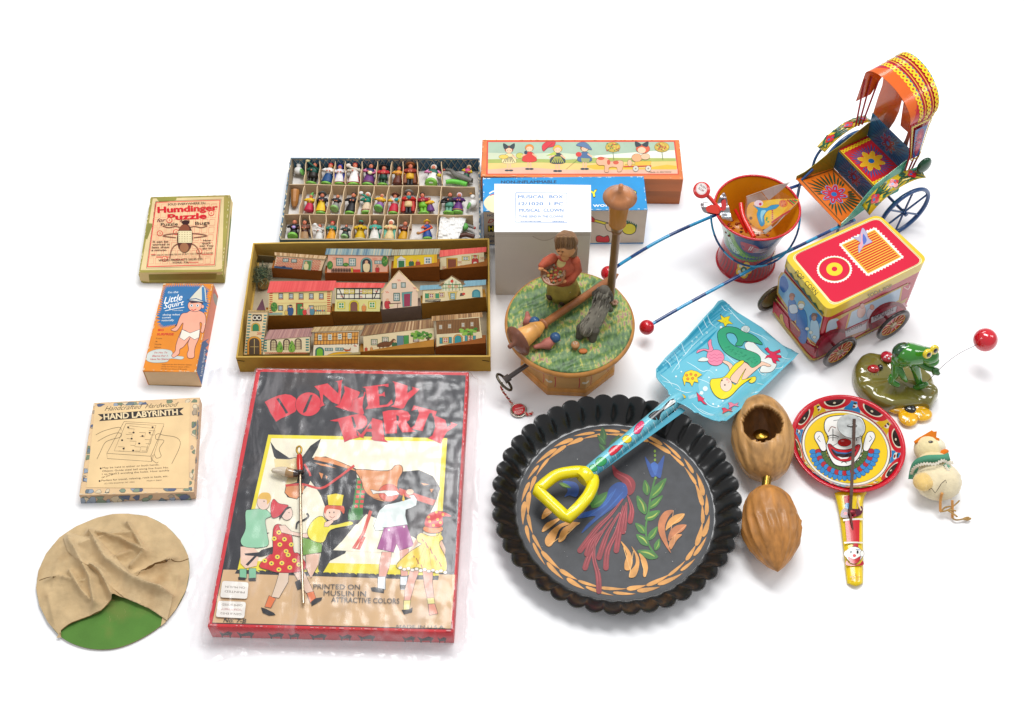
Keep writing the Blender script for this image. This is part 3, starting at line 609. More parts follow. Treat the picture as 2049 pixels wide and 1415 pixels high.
a.disc('e8a878', (1350, 235), 44, 34, ink=2); a.disc('e8bc98', (1420, 225), 38, 26, ink=2); a.disc('d8603c', (1400, 160), 58, 38, ink=1.5); a.disc('f6c8a4', (1390, 172), 34, 26); a.disc('e4b890', (1290, 278), 20, 28, ink=2)
for d in (-1, 1): a.poly('2c3840', [(1390, 128), (1390 + d * 54, 98), (1390 + d * 46, 145)], True)
a.text('Made in Germany', (1448, 360), (1640, 356), 12, '4a3428', 0.0, 0.3)
wear(a, qO, 0.8, 'f0b890'); a.build('printed_label', PAPER, tO)

# --- blue box
hB = HT((968, 490.7), 423)
tB, qB = stack_box('toy_box', 'bright blue and grey carton lettered NON-INFLAMMABLE, behind the small white carton', 'box', [(965.6, 356), (1288, 352.5), (1296, 420), (966.5, 423)], hB, hB, '0c8fd0', '0c8fd0')
a = Art(topplane(hB), rB)
a.text('NON-INFLAMMABLE', (220, 446), (680, 444), 24, '12426a', 0.035)
a.poly('e9dfb8', [(75, 600), (110, 555), (160, 545), (170, 680), (120, 675), (85, 640)], True)
a.line('e8e8f0', [(120, 530), (160, 510), (200, 520)], 12, True); a.line('d02840', [(125, 548), (165, 532)], 6)
for t, x0, x1 in (('Y', 968, 1022), ('D', 1290, 1345)):
    a.text(t, (x0 - 4, 566), (x1 + 4, 556), 62, '101828', 0.06); a.text(t, (x0, 560), (x1, 550), 52, 'f4ec20', 0.035)
a.text('workshop"', (985, 642), (1330, 634), 30, 'f0f6fa', 0.02)
wear(a, qB, 1.3, 'd4e4ec'); a.build('printed_label', PAPER, tB)
fa = Art(faceplane(qB[3], qB[2]), rB)
fa.poly('d9c8b4', [(72, 683), (1437, 668), (1408, 938), (80, 955)])
fa.text('NO', (105, 722), (156, 720), 18, '1a5a8a', 0.03); fa.text('D', (108, 775), (160, 772), 32, 'c02838', 0.02, 0.4); fa.rect('14141a', 108, 795, 162, 850); fa.text('H', (118, 845), (156, 843), 42, 'e8d820', 0.03); fa.text('"the', (110, 893), (165, 892), 20, '1a3a5a', 0.01); fa.text('NO.', (120, 935), (165, 934), 16, '1a5a8a', 0.03)
fa.poly('d02a30', [(968, 715), (1000, 740), (1000, 770), (966, 765)], ink=3); fa.line('14141a', [(1000, 755), (1110, 785)], 26); fa.line('f0e030', [(1000, 755), (1110, 785)], 16)
pts = [(1225, 790)]
for k in range(9): pts += [(1235 + k * 14, 725 + k * 7), (1240 + k * 14, 752 + k * 6)]
fa.poly('1f6a48', pts + [(1345, 830), (1260, 800)]); fa.poly('f0e030', [(1195, 800), (1240, 792), (1290, 778), (1335, 800), (1338, 845), (1300, 870), (1250, 862), (1222, 830)], True, ink=6)
fa.poly('e8c8a0', [(1085, 790), (1110, 778), (1190, 800), (1200, 830), (1180, 850), (1110, 840)], True, ink=5)
fa.poly('d42c34', [(1012, 890), (1040, 880), (1075, 892), (1110, 880), (1120, 930), (1060, 935), (1015, 928)], True, ink=5)
fa.build('printed_side', PAPER, tB)

# --- white carton
hW = HT((992, 590), 464)
qW = corners([(989.6, 368), (1181.9, 370.5), (1182.6, 464), (989.6, 464)], hW); cW = (sum(p[0] for p in qW) / 4, sum(p[1] for p in qW) / 4, 0)
tW = thing('carton', 'small plain white carton stamped MUSICAL BOX in pale blue, in front of the blue box', 'carton', cW)
m_ = MB(); box8(m_, ccw(qW), 0, hW - 0.06, 'dcd6ca'); bevel(m_.build('carton_body', WHITE, tW), 0.08)
m_ = MB(); box8(m_, ccw(qW), hW - 0.04, hW, 'f6f5f2', -0.03); bevel(m_.build('top_flap', WHITE, tW), 0.03)
a = Art(topplane(hW), rB); BL = '3a7cc0'
a.line(BL, [(342, 524), (765, 526), (768, 770), (337, 768), (342, 524)], 5)
for t, p0, p1, h_ in (('MUSICAL  BOX', (362, 570), (735, 570), 26), ('12/1020  1 PC', (366, 628), (738, 628), 26), ('MUSICAL  CLOWN', (370, 682), (738, 682), 26), ('TUNE: SEND IN THE CLOWNS', (368, 730), (735, 730), 18), ('D.H.HOUSE          JAPAN', (385, 768), (740, 768), 11)): a.text(t, p0, p1, h_, BL, 0.014)
a.build('stamp', WHITE, tW)
fa = Art(faceplane(qW[3], qW[2]), rB)
fa.poly('b8ada0', [(488, 882), (670, 880), (650, 905), (600, 922), (560, 922), (510, 905)], True); fa.poly('d6cdc0', [(500, 884), (662, 880), (645, 900), (600, 915), (560, 916), (515, 900)], True)
fa.line('a89c8c', [(172, 868), (962, 868)], 3); fa.line('b4a898', [(172, 884), (490, 884)], 2.5); fa.line('b4a898', [(668, 880), (962, 880)], 2.5)
fa.build('tuck_slot', WHITE, tW)
# ============================================================ the tray of cardboard houses
def ring_wall(mb, q, h0, h1, th, color, inner=None):   # open tray walls around a ccw quad
    c = V((sum(p[0] for p in q) / 4, sum(p[1] for p in q) / 4)); n = 4
    inn = [(lambda p: tuple(p + V(((c - p).x / abs((c - p).x), (c - p).y / abs((c - p).y))) * th))(V(p)) for p in q]
    for i in range(4):
        a, b, ai, bi = q[i], q[(i + 1) % 4], inn[i], inn[(i + 1) % 4]
        N_ = 10; vs = []
        for k in range(N_ + 1):
            t = k / N_; w_ = 0.045 * math.sin(t * 17 + i * 3) * math.sin(PI * t) + 0.05 * math.sin(t * 5 + i) * math.sin(PI * t)
            o_ = [a[j] + (b[j] - a[j]) * t for j in (0, 1)]; i_ = [ai[j] + (bi[j] - ai[j]) * t for j in (0, 1)]
            vs += [(o_[0], o_[1], h0), (o_[0], o_[1], h1 + w_), (i_[0], i_[1], h1 + w_), (i_[0], i_[1], h0 + 0.12)]
        fs, fi = [], []
        for k in range(N_):
            for j in range(3): (fi if j else fs).append((4 * k + j, 4 * k + 4 + j, 4 * k + 5 + j, 4 * k + 1 + j))
        mb.add(vs, fs, color); mb.add(vs, fi, inner or color)
    mb.add([(p[0], p[1], h0 + 0.12) for p in inn], [(0, 1, 2, 3)], inner or color)
r2 = R(460, 470, 3.794)
hT = 3.3
qT = corners([(506, 486), (979, 477), (981.5, 714), (472, 715.5)], hT)
cT = (sum(p[0] for p in qT) / 4, sum(p[1] for p in qT) / 4, 0)
tray = thing('house_tray', 'open mustard brown cardboard tray holding little paper houses', 'tray', cT)
m_ = MB(); ring_wall(m_, ccw(qT), 0.0, hT, 0.22, 'bc9438', 'c8a450'); m_.build('tray_body', CARD, tray)
m_ = MB(); qf = ccw(qT); m_.add([(p[0] * 0.97 + cT[0] * .03, p[1] * .97 + cT[1] * .03, 0.16) for p in qf], [(0, 1, 2, 3)], 'b4a58a'); m_.build('floor_lining', CARD, tray)
for (x, y) in ((482, 722), (972, 722)):
    p = hit((x, y), V((qT[3][0], qT[3][1], 0)), faceplane(qT[3], qT[2]).n); m_ = MB(); tube(m_, [p + V((-.45, -.02, .12)), p + V((.45, -.02, -.1))], 0.05, '3a3020', 6); m_.build('staple', METAL, tray)

def house(name, label, flap, facade, roof, roofc, wallc, flapc, draw, tilt=46, gable=None, extra=None, sides='c9b48a'):
    """flap/facade: TL TR BR BL in the reading frame; roof: TL TR BR BL"""
    g0, g1 = G(*r2(flap[3]), 0.22), G(*r2(flap[2]), 0.22)
    dxy = (g1 - g0).normalized(); nrm = dxy.cross(V((0, 0, 1)))
    f = Plane(g0, nrm, dxy); P = [hit(r2(p), g0, nrm) for p in (flap[0], flap[1])]
    hz = sum(p.z for p in P) / 2
    org = ((g0 + g1) / 2); org.z = 0.22
    t = thing(name, label, 'paper house', org, 'cardboard houses in the mustard tray')
    m_ = MB(); back = V((0, 0, 0)) - nrm * 1.3
    vs = [g0, g1, g1 + back, g0 + back] + [P[0], P[1], P[1] + back, P[0] + back]
    m_.add(vs, [(0, 1, 5, 4), (1, 2, 6, 5), (2, 3, 7, 6), (3, 0, 4, 7), (4, 5, 6, 7), (3, 2, 1, 0)], flapc); m_.build('base_strip', CARD, t)
    a_ = math.radians(tilt); n2 = (nrm * math.cos(a_) + V((0, 0, 1)) * math.sin(a_)).normalized()
    o2 = P[0] + nrm * 0.02
    pl = Plane(o2, n2, P[1] - P[0])
    out = gable or facade
    F = [hit(r2(p), o2, n2) for p in out]; n_ = len(F); bk = -n2 * 1.0
    m_ = MB(); m_.add(F, [tuple(range(n_))[::-1]], wallc)
    m_.add(F + [p + bk for p in F], [(i, (i + 1) % n_, n_ + (i + 1) % n_, n_ + i) for i in range(n_)], sides); m_.build('wall', PAPER, t)
    a = Art(pl, r2); a.facade = facade; draw(a); a.build('printed_front', PAPER, t)
    for rp, rc in roof:
        o3 = hit(r2(rp[3]), o2, n2) + n2 * 0.12; n3 = (n2 * 0.72 + V((0, 0, 1)) * 0.69).normalized()
        Q = [hit(r2(p), o3, n3) for p in rp]; bk3 = -n3 * 0.07; k = len(Q)
        m_ = MB(); m_.add(Q + [p + bk3 for p in Q], [tuple(range(k))[::-1], tuple(range(k, 2 * k))] + [(i, (i + 1) % k, k + (i + 1) % k, k + i) for i in range(k)], 'c8b890')
        ro = m_.build('roof', PAPER, t)
        ra = Art(Plane(o3, n3, Q[1] - Q[0]), r2); streaks(ra, rp, rc); 
        sm = ra.mb.build('roof_print', PAPER, ro)
    return t
def streaks(a, q, cols):
    a.poly(cols[0], q); n = 26
    if len(cols) < 2: return
    for i in range(n):
        u = i / n + random.uniform(-.01, .01); u = min(max(u, 0.0), 0.97); w_ = random.uniform(0.008, 0.03)
        a.poly(random.choice(cols[1:]), [bl(q, u, 0.02), bl(q, u + w_, 0.02), bl(q, u + w_, 0.98), bl(q, u, 0.98)])
def win(a, x, y, w_, h_, fr='4a7a70', gl='8aa0a0', bars='f0ead8'):
    a.rect(fr, x - w_ / 2, y - h_ / 2, x + w_ / 2, y + h_ / 2, ink=1.5); a.rect(bars, x - w_ * .36, y - h_ * .38, x + w_ * .36, y + h_ * .38); 
    for i in (-1, 1):
        for j in (-1, 1): a.rect(gl, x + i * w_ * .17 - w_ * .13, y + j * h_ * .19 - h_ * .14, x + i * w_ * .17 + w_ * .13, y + j * h_ * .19 + h_ * .14)
def door(a, x, y0, y1, w_, fr, dc, arch=True):
    for k, c in ((1, fr), (0.72, dc)):
        ww = w_ * k / 2
        if arch: a.poly(c, [(x - ww, y1), (x - ww, y0 + w_ * .4)] + [(x + ww * math.cos(t), y0 + w_ * .45 - w_ * .45 * k * math.sin(t)) for t in [PI - i * PI / 8 for i in range(9)]] + [(x + ww, y1)], ink=1.5)
        else: a.rect(c, x - ww, y0 + (1 - k) * w_ * .4, x + ww, y1, ink=1.5)
def man(a, x, y, s, body, skin='e8b088', hat=None):
    a.poly(body, [(x - s * .22, y), (x + s * .22, y), (x + s * .3, y - s * .6), (x, y - s * .75), (x - s * .3, y - s * .6)], True, ink=1.2); a.disc(skin, (x, y - s * .85), s * .15, n=8)
    if hat: a.disc(hat, (x, y - s * .96), s * .17, s * .08, n=8)
def bush(a, x, y, rx, ry, c='4f8a3c'):
    a.disc(c, (x, y), rx, ry, n=14, ink=1.2)
    for k in range(14): a.disc(random.choice(['7aa84a', '35662c', '98b850']), (x + random.uniform(-.75, .75) * rx, y + random.uniform(-.75, .75) * ry), rx * .16, ry * .14, n=6)
def bricks(a, x0, y0, x1, y1, c, w_=16, h_=8):
    j = 0; y = y0
    while y < y1 - h_ * .5:
        x = x0 + (j % 2) * w_ / 2
        while x < x1 - w_ * .8:
            a.rect(c, x, y, min(x + w_ * .8, x1), y + h_ * .6); x += w_
        y += h_; j += 1
# row one
def d1(a):
    a.poly('f0cda4', [(352, 163), (712, 190), (690, 268), (335, 248)])
    for j in range(9):
        for i in range(16):
            x = 356 + i * 21 + (j % 2) * 9 - j * 2; a.poly('d8402c', [(x, 170 + j * 9 + i * 1.5), (x + 15, 171 + j * 9 + i * 1.5), (x + 15, 176 + j * 9 + i * 1.5), (x, 175 + j * 9 + i * 1.5)])
    win(a, 424, 192, 44, 26); win(a, 488, 197, 42, 26); a.poly('a8b0a0', [(560, 188), (628, 192), (616, 270), (545, 262)], ink=1.5); a.poly('5a8a4c', [(570, 196), (620, 200), (610, 266), (556, 262)]); man(a, 580, 262, 60, 'e8d8a0')
    a.poly('3a5a7a', [(340, 235), (480, 250), (470, 262), (336, 250)]); a.disc('2a3a5a', (410, 244), 16, 8)
house('paper_house', 'red brick paper house with a tan roof in the back row of the tray', [(318, 252), (695, 275), (692, 345), (325, 322)], [(352, 160), (722, 190), (692, 272), (335, 250)], [([(338, 132), (735, 160), (722, 186), (340, 156)], ['c9a274', 'a98050', 'dcbc90'])], None, 'f0cda4', '9a5a20', d1)
def d2(a):
    a.poly('f4b89a', [(748, 152), (1200, 155), (1195, 285), (738, 284)])
    for x, y in ((780, 170), (1080, 175), (1140, 180), (1000, 260)): bricks(a, x, y, x + 40, y + 18, 'e07a5a', 12, 7)
    win(a, 834, 206, 54, 60, '6a9a90'); win(a, 930, 208, 54, 60, '6a9a90'); door(a, 1037, 172, 284, 88, '7aa49a', '3a3038'); man(a, 1037, 278, 84, 'f0d8a8'); win(a, 1128, 208, 60, 26, '6a9a90')
    bush(a, 760, 230, 22, 32); bush(a, 1176, 200, 24, 40); bush(a, 880, 226, 22, 14)
    for k in range(14): a.poly('4a3028', [(772 + k * 12, 284), (772 + k * 12, 258), (776 + k * 12, 250), (780 + k * 12, 258), (780 + k * 12, 284)])
    a.line('4a3028', [(770, 268), (940, 268)], 3); a.rect('d83a34', 936, 262, 990, 284); man(a, 1120, 284, 50, 'c83a3a', hat='3a3a3a'); a.poly('e0c040', [(920, 250), (932, 246), (934, 284), (922, 284)])
house('paper_house', 'wide pink paper house with a blue grey roof and an arched door', [(720, 290), (1202, 290), (1203, 358), (724, 350)], [(745, 148), (1202, 152), (1196, 287), (737, 286)], [([(733, 104), (1232, 108), (1222, 158), (722, 150)], ['8aa0a0', '6a8a94', 'a8b0a0', '5a7a8c', 'b8b49a'])], None, 'f4b89a', 'a2521e', d2)
def d3(a):
    a.poly('f2cc28', [(1248, 155), (1570, 150), (1572, 242), (1240, 250)]); a.poly('f0b428', [(1550, 150), (1572, 150), (1572, 242), (1552, 242)])
    a.poly('f0ead8', [(1262, 190), (1300, 160), (1340, 188)], ink=1.5); door(a, 1302, 190, 250, 62, 'f0ead8', '3a7a4c', False); win(a, 1503, 196, 56, 52, 'f0ead8', '6a8a94')
    man(a, 1378, 246, 62, '3a6a4c'); man(a, 1428, 246, 60, 'b84a3a'); a.poly('4a9a94', [(1340, 238), (1570, 228), (1572, 242), (1340, 248)])
house('paper_house', 'yellow paper house with a grey roof and a white framed door', [(1222, 256), (1588, 240), (1592, 355), (1225, 345)], [(1248, 152), (1572, 146), (1574, 243), (1240, 252)], [([(1232, 112), (1598, 104), (1588, 148), (1224, 156)], ['a8a890', '8a8c7c', 'c0bca0', '98886a'])], None, 'f2cc28', '9a5a1e', d3)
def d4(a):
    a.poly('ecdcb0', [(1600, 168), (1925, 138), (1930, 240), (1600, 262)])
    door(a, 1686, 176, 258, 84, 'd8a03a', '8a4a30', False); win(a, 1790, 180, 58, 32, 'd8c040'); win(a, 1862, 172, 54, 34, 'd8c040')
    for x, y in ((1610, 240), (1750, 230), (1900, 170), (1730, 200)): bricks(a, x, y, x + 36, y + 16, 'd88a6a', 11, 6)
    man(a, 1862, 240, 84, 'c8403a', hat='c8403a'); a.poly('f4ecd8', [(1840, 240), (1885, 238), (1872, 205), (1852, 205)]); a.line('3a6a8a', [(1750, 250), (1820, 246)], 4); a.disc('d88a3a', (1800, 242), 12, 8)
house('paper_house', 'cream paper house with a bright red roof at the back right corner', [(1590, 262), (1955, 236), (1958, 345), (1586, 340)], [(1597, 165), (1928, 134), (1932, 242), (1597, 265)], [([(1590, 118), (1948, 92), (1946, 130), (1592, 168)], ['e85448', 'e04a44', 'ec6454'])], None, 'ecdcb0', '94581e', d4)
# row two
def d5(a):
    a.poly('f2dc94', [(302, 434), (770, 420), (757, 600), (292, 610)])
    for y in range(440, 590, 16): a.rect('d05a3c', 298 + (y % 32) / 8, y, 324, y + 9); a.rect('d05a3c', 738, y - 10, 766 - (y % 32) / 8, y - 1)
    for x in (387, 465, 541, 618, 694): win(a, x, 466, 34, 44, '4a3a38', '6a8aa0'); a.rect('d8503c', x - 20, 486, x + 20, 491)
    a.line('e8b070', [(330, 520), (735, 512)], 2); bush(a, 336, 548, 26, 36); door(a, 530, 518, 606, 54, 'b84a34', '4a8a4c', False)
    for x in (385, 455, 618): win(a, x, 555, 36, 40, '6a5a50', '5a8aa0')
    man(a, 460, 606, 74, '3a5a8a', hat='2a2a3a'); man(a, 428, 606, 40, 'e8c060'); man(a, 545, 606, 62, '3a8a4a'); man(a, 568, 606, 50, 'd8403a'); man(a, 600, 604, 56, 'e0b0a0'); man(a, 624, 604, 58, '5a8a9a')
    for k in range(7): a.line('4a3a30', [(645 + k * 14, 602), (645 + k * 14, 540)], 2); a.disc(random.choice(['d84a3a', 'e8d060', '4a7a9a']), (652 + k * 13, 575), 6, n=7)
    a.line('4a3a30', [(640, 540), (735, 536)], 2); a.poly('9ab0a0', [(296, 592), (400, 590), (400, 606), (294, 608)])
house('paper_house', 'largest paper house, cream with five upper windows and a long red roof', [(272, 612), (772, 592), (790, 692), (285, 725)], [(298, 432), (776, 416), (760, 604), (290, 614)], [([(306, 352), (808, 348), (788, 422), (282, 440)], ['e4504c', 'dc4846', 'e85a54'])], None, 'f2dc94', 'a86a20', d5)
def d6(a):
    a.poly('e6dc8c', [(808, 405), (1150, 400), (1135, 578), (796, 576)]); a.poly('f2ead0', [(810, 405), (1150, 400), (1140, 490), (804, 492)])
    T_ = '2a2428'
    for y in (410, 450, 486): a.line(T_, [(808, y), (1146, y - 4)], 8)
    for x in (812, 870, 948, 985, 1085, 1142): a.line(T_, [(x, 405), (x - 3, 490)], 7)
    a.line(T_, [(830, 410), (862, 486)], 7); a.line(T_, [(1128, 405), (1094, 484)], 7); a.line(T_, [(905, 450), (905, 486)], 5); a.line(T_, [(1030, 450), (1030, 486)], 5)
    for x in (884, 928, 1022, 1062): win(a, x, 431, 34, 32, 'ecd42c', 'd8b82c')
    for x, y in ((838, 462), (985, 425), (1100, 425), (985, 465)): bricks(a, x, y, x + 26, y + 12, 'e0605a', 10, 6)
    door(a, 942, 498, 578, 74, 'ecd42c', '8a5a4a'); win(a, 846, 536, 56, 52, 'e8d83c', '4a9a4c'); win(a, 1080, 532, 56, 52, 'e8d83c', '4a9a4c'); man(a, 1018, 578, 56, 'e0904a')
house('paper_house', 'half timbered paper house with a red roof and yellow windows', [(775, 580), (1148, 582), (1158, 668), (785, 690)], [(806, 402), (1152, 398), (1138, 582), (795, 580)], [([(802, 362), (1180, 366), (1164, 402), (792, 402)], ['e45048', 'd8443c', 'ec625a'])], None, 'e6dc8c', '96601c', d6)
def d7(a):
    a.poly('f2d2b4', [(1165, 430), (1284, 285), (1420, 415), (1422, 536), (1165, 560)])
    for x, y in ((1270, 340), (1180, 430), (1390, 400)): bricks(a, x, y, x + 30, y + 16, 'e0604a', 12, 7)
    win(a, 1248, 388, 36, 40); win(a, 1317, 381, 36, 40); win(a, 1266, 472, 48, 62); a.poly('6aa09a', [(1305, 438), (1388, 430), (1380, 446), (1378, 540), (1312, 548)], ink=1.5); a.poly('a03a54', [(1322, 450), (1370, 446), (1368, 540), (1322, 545)])
    man(a, 1196, 556, 74, 'c83a40'); a.line('6a4a30', [(1200, 524), (1298, 518)], 6); a.line('6a4a30', [(1275, 520), (1272, 556)], 4); a.poly('e8d8a8', [(1210, 528), (1248, 524), (1240, 545), (1212, 548)])
house('gabled_paper_house', 'tall pointed paper house with a plain gable front and maroon door', [(1145, 565), (1450, 538), (1458, 640), (1152, 668)], [(1160, 430), (1430, 420), (1428, 540), (1155, 565)], [([(1280, 268), (1280, 268.5), (1162, 438), (1143, 445)], ['e8c890']), ([(1282, 266), (1284, 266), (1440, 424), (1424, 430)], ['e8c890'])], None, 'f2d2b4', '8a7468', d7, gable=[(1160, 432), (1282, 278), (1428, 418), (1426, 540), (1160, 566)])
def d8(a):
    a.poly('f0dcac', [(1470, 420), (1912, 392), (1915, 470), (1465, 516)]); a.poly('e8e4c0', [(1612, 430), (1610, 370), (1685, 322), (1770, 372), (1768, 412)])
    G_ = '3a7a44'
    for x in (1618, 1640, 1664, 1690, 1716, 1742, 1764): a.line(G_, [(x, 424), (x, 372 - max(0, 40 - abs(x - 1688) * .7))], 4)
    a.line(G_, [(1612, 378), (1770, 376)], 5); a.line(G_, [(1612, 405), (1770, 400)], 5)
    for x in (1668, 1718): win(a, x, 392, 26, 24, 'e0c030', 'c84a3a')
    a.disc('d84a3a', (1686, 352), 12); win(a, 1530, 462, 44, 40, 'd8b040', 'a05a60'); win(a, 1608, 455, 40, 38, 'd8b040', 'a05a60')
    for x in (1496, 1574): a.rect('4a9a6c', x - 14, 445, x + 14, 482, ink=1.5)
    a.poly('e8c868', [(1655, 435), (1730, 430), (1720, 442), (1716, 490), (1668, 494)], ink=1.5); win(a, 1692, 466, 36, 46, '5a9aa0', '7ab0b8'); a.poly('6a4a40', [(1745, 465), (1775, 462), (1772, 440), (1750, 442)]); a.disc('d84a3a', (1775, 448), 12, 9); door(a, 1870, 415, 474, 62, '4a9aa8', '5aa4ac'); a.poly('3a3028', [(1482, 492), (1600, 488), (1598, 506), (1482, 510)]); a.text('KONDITOREI', (1486, 506), (1595, 500), 9, 'f0e8c8', .01)
house('paper_inn', 'long cream paper house with a blue roof and small central gable', [(1455, 520), (1945, 470), (1955, 580), (1462, 640)], [(1466, 418), (1915, 388), (1918, 472), (1462, 519)], [([(1445, 385), (1600, 378), (1610, 410), (1440, 420)], ['7aa6b4', '6a98a8']), ([(1780, 350), (1945, 340), (1942, 380), (1770, 394)], ['7aa6b4', '6a98a8']), ([(1683, 308), (1684, 308), (1612, 384), (1585, 386)], ['9a7038', '7a5428']), ([(1684, 306), (1686, 306), (1788, 372), (1768, 380)], ['9a7038', '7a5428'])], None, 'f0dcac', 'a8772a', d8, gable=[(1466, 420), (1606, 412), (1606, 372), (1684, 318), (1772, 374), (1772, 398), (1915, 390), (1918, 472), (1462, 519)])
# row three: church (tower and nave), timbered barn, stable, log house
def d9(a):
    a.poly('f0d4a4', [(142, 586), (282, 586), (240, 905), (112, 908)])
    for y in range(600, 890, 22): k = (y - 600) / 290; a.rect('4a8a84', 140 - k * 26, y, 160 - k * 26 + (y % 44) / 6, y + 11); a.rect('4a8a84', 262 - k * 36 - (y % 44) / 6, y + 6, 280 - k * 36, y + 17)
    a.rect('3a3028', 172, 604, 242, 656); a.disc('f0e8d0', (190, 630), 18, 18, n=12); a.disc('f0e8d0', (222, 630), 18, 18, n=12); a.disc('3a3028', (190, 630), 11, 11, n=10); a.disc('3a3028', (222, 630), 11, 11, n=10); door(a, 196, 668, 730, 66, 'e8b84a', '3a8a5a'); door(a, 186, 770, 908, 108, 'e8a03a', '5a4a3a')
    a.line('e8c878', [(186, 790), (186, 905)], 4); a.line('e8c878', [(155, 850), (218, 850)], 3); bricks(a, 205, 740, 245, 760, 'e07a5a', 12, 7)
house('paper_church_tower', 'narrow paper church tower with a clock and purple pointed spire', [(102, 908), (242, 910), (242, 930), (100, 928)], [(138, 582), (288, 580), (244, 908), (108, 910)], [([(246, 486), (248, 486), (270, 572), (202, 570)], ['6a3a48', '5a2e3c']), ([(138, 572), (290, 568), (286, 584), (134, 584)], ['c8a870', 'a98a50'])], None, 'f0d4a4', '98885c', d9, tilt=48)
def d10(a):
    a.poly('f2e2b8', [(268, 798), (602, 778), (600, 890), (252, 906)])
    for x, y in ((332, 836), (430, 832), (518, 828)):
        door(a, x, y - 42, y + 42, 52, '5a3a38', 'e0cfa0')
        for j in range(3): a.line('6a4a48', [(x - 18, y - 18 + j * 18), (x + 18, y - 18 + j * 18)], 2.5); a.line('6a4a48', [(x - 12 + j * 12, y - 34), (x - 12 + j * 12, y + 40)], 2.5)
    for x, y in ((378, 852), (470, 848)): a.poly('8ab84a', [(x, y - 45), (x + 24, y), (x + 22, y + 32), (x, y + 45), (x - 22, y + 32), (x - 22, y)], True, ink=1.5); [a.disc('4a8a3a', (x + random.uniform(-14, 14), y + random.uniform(-24, 32)), 4, 6, n=6) for _ in range(10)]
    for y in range(795, 895, 20): a.rect('4a8a84', 258, y, 280, y + 11); a.rect('4a8a84', 576, y - 6, 600, y + 5)
    bricks(a, 262, 892, 590, 904, 'd8603c', 14, 6)
house('paper_church_nave', 'low cream paper church nave with a mauve roof, three windows and two bushes', [(248, 908), (606, 895), (606, 920), (246, 930)], [(266, 796), (606, 775), (606, 894), (250, 908)], [([(298, 722), (636, 708), (618, 772), (258, 796)], ['b4847c', 'a87870', 'bc9084', '9c706c'])], None, 'f2e2b8', '98885c', d10, tilt=48)
def d11(a):
    a.poly('e8a44a', [(642, 742), (980, 735), (972, 830), (636, 840)]); a.poly('f4ead0', [(636, 838), (972, 828), (974, 918), (630, 925)])
    T_ = '5a3a24'
    for y in (745, 775, 802, 832): a.line(T_, [(638, y + 2), (976, y - 6)], 4)
    for k in range(15): a.line(T_, [(644 + k * 23.5, 742), (641 + k * 23.5, 836)], 4)
    for x, y in ((684, 779), (759, 777), (834, 772), (909, 767)): win(a, x, y, 30, 42, 'f4ecd8', '5a8a90')
    door(a, 682, 852, 922, 66, '3a7a74', '7ac03c'); win(a, 752, 870, 60, 22, '5a9a9a', '3a7a8a'); win(a, 832, 868, 60, 22, '5a9a9a', '3a7a8a')
    a.poly('f0b820', [(750, 920), (780, 898), (850, 888), (930, 895), (975, 915)], True, ink=1.5); a.poly('c8643a', [(858, 862), (880, 870), (905, 872), (918, 855), (915, 880), (880, 885)], ink=1.2); bricks(a, 940, 838, 968, 852, 'e0605a', 10, 6)
house('paper_barn', 'paper barn with orange timbered upper wall and green arched door', [(632, 922), (990, 905), (990, 928), (632, 934)], [(642, 738), (982, 732), (976, 920), (632, 926)], [([(638, 700), (1020, 688), (1004, 722), (612, 738)], ['b89864', 'a07c4c', 'c8ac7c'])], None, 'f4ead0', '98885c', d11, tilt=48)
def d12(a):
    a.poly('f0dcb0', [(1015, 775), (1545, 710), (1545, 850), (1018, 886)])
    for x, y in ((1096, 815), (1180, 798)): win(a, x, y, 50, 46, '7a8a6a', 'a89a88')
    a.rect('6a8a94', 1268, 765, 1318, 862, ink=1.5); a.poly('4a9a4c', [(1320, 765), (1358, 762), (1358, 858), (1322, 862)], ink=2)
    a.poly('7a4a28', [(1122, 850), (1130, 825), (1180, 810), (1215, 812), (1240, 790), (1258, 800), (1250, 818), (1225, 835), (1200, 848)], True, ink=2)
    for x in (1140, 1165, 1195, 1208): a.line('6a3c20', [(x, 838), (x - 4, 876)], 8)
    man(a, 1250, 862, 62, '3a6a44'); man(a, 1034, 884, 36, 'c8503a'); man(a, 1075, 880, 34, 'd89a5a'); win(a, 1414, 798, 46, 30, '8a5a4a', 'a09088')
    for k in range(26): a.disc(random.choice(['5a9a3c', '35702c', '8ab84a']), (1385 + random.random() * 155, 735 + random.random() * 55), 16, 10, n=8)
    a.poly('6a4a28', [(1490, 848), (1500, 780), (1515, 780), (1520, 848)]); a.line('8a9a50', [(1380, 852), (1540, 842)], 5)
house('paper_stable', 'long paper stable with a brown roof, a brown horse and a tree', [(988, 888), (1548, 848), (1556, 908), (992, 912)], [(1012, 770), (1550, 706), (1548, 850), (1016, 888)], [([(1030, 688), (1545, 640), (1548, 706), (988, 768)], ['8a6038', '6e4826', 'a07a4c', 'c8a478', '7a5430'])], None, 'f0dcb0', 'a5712a', d12, tilt=48)
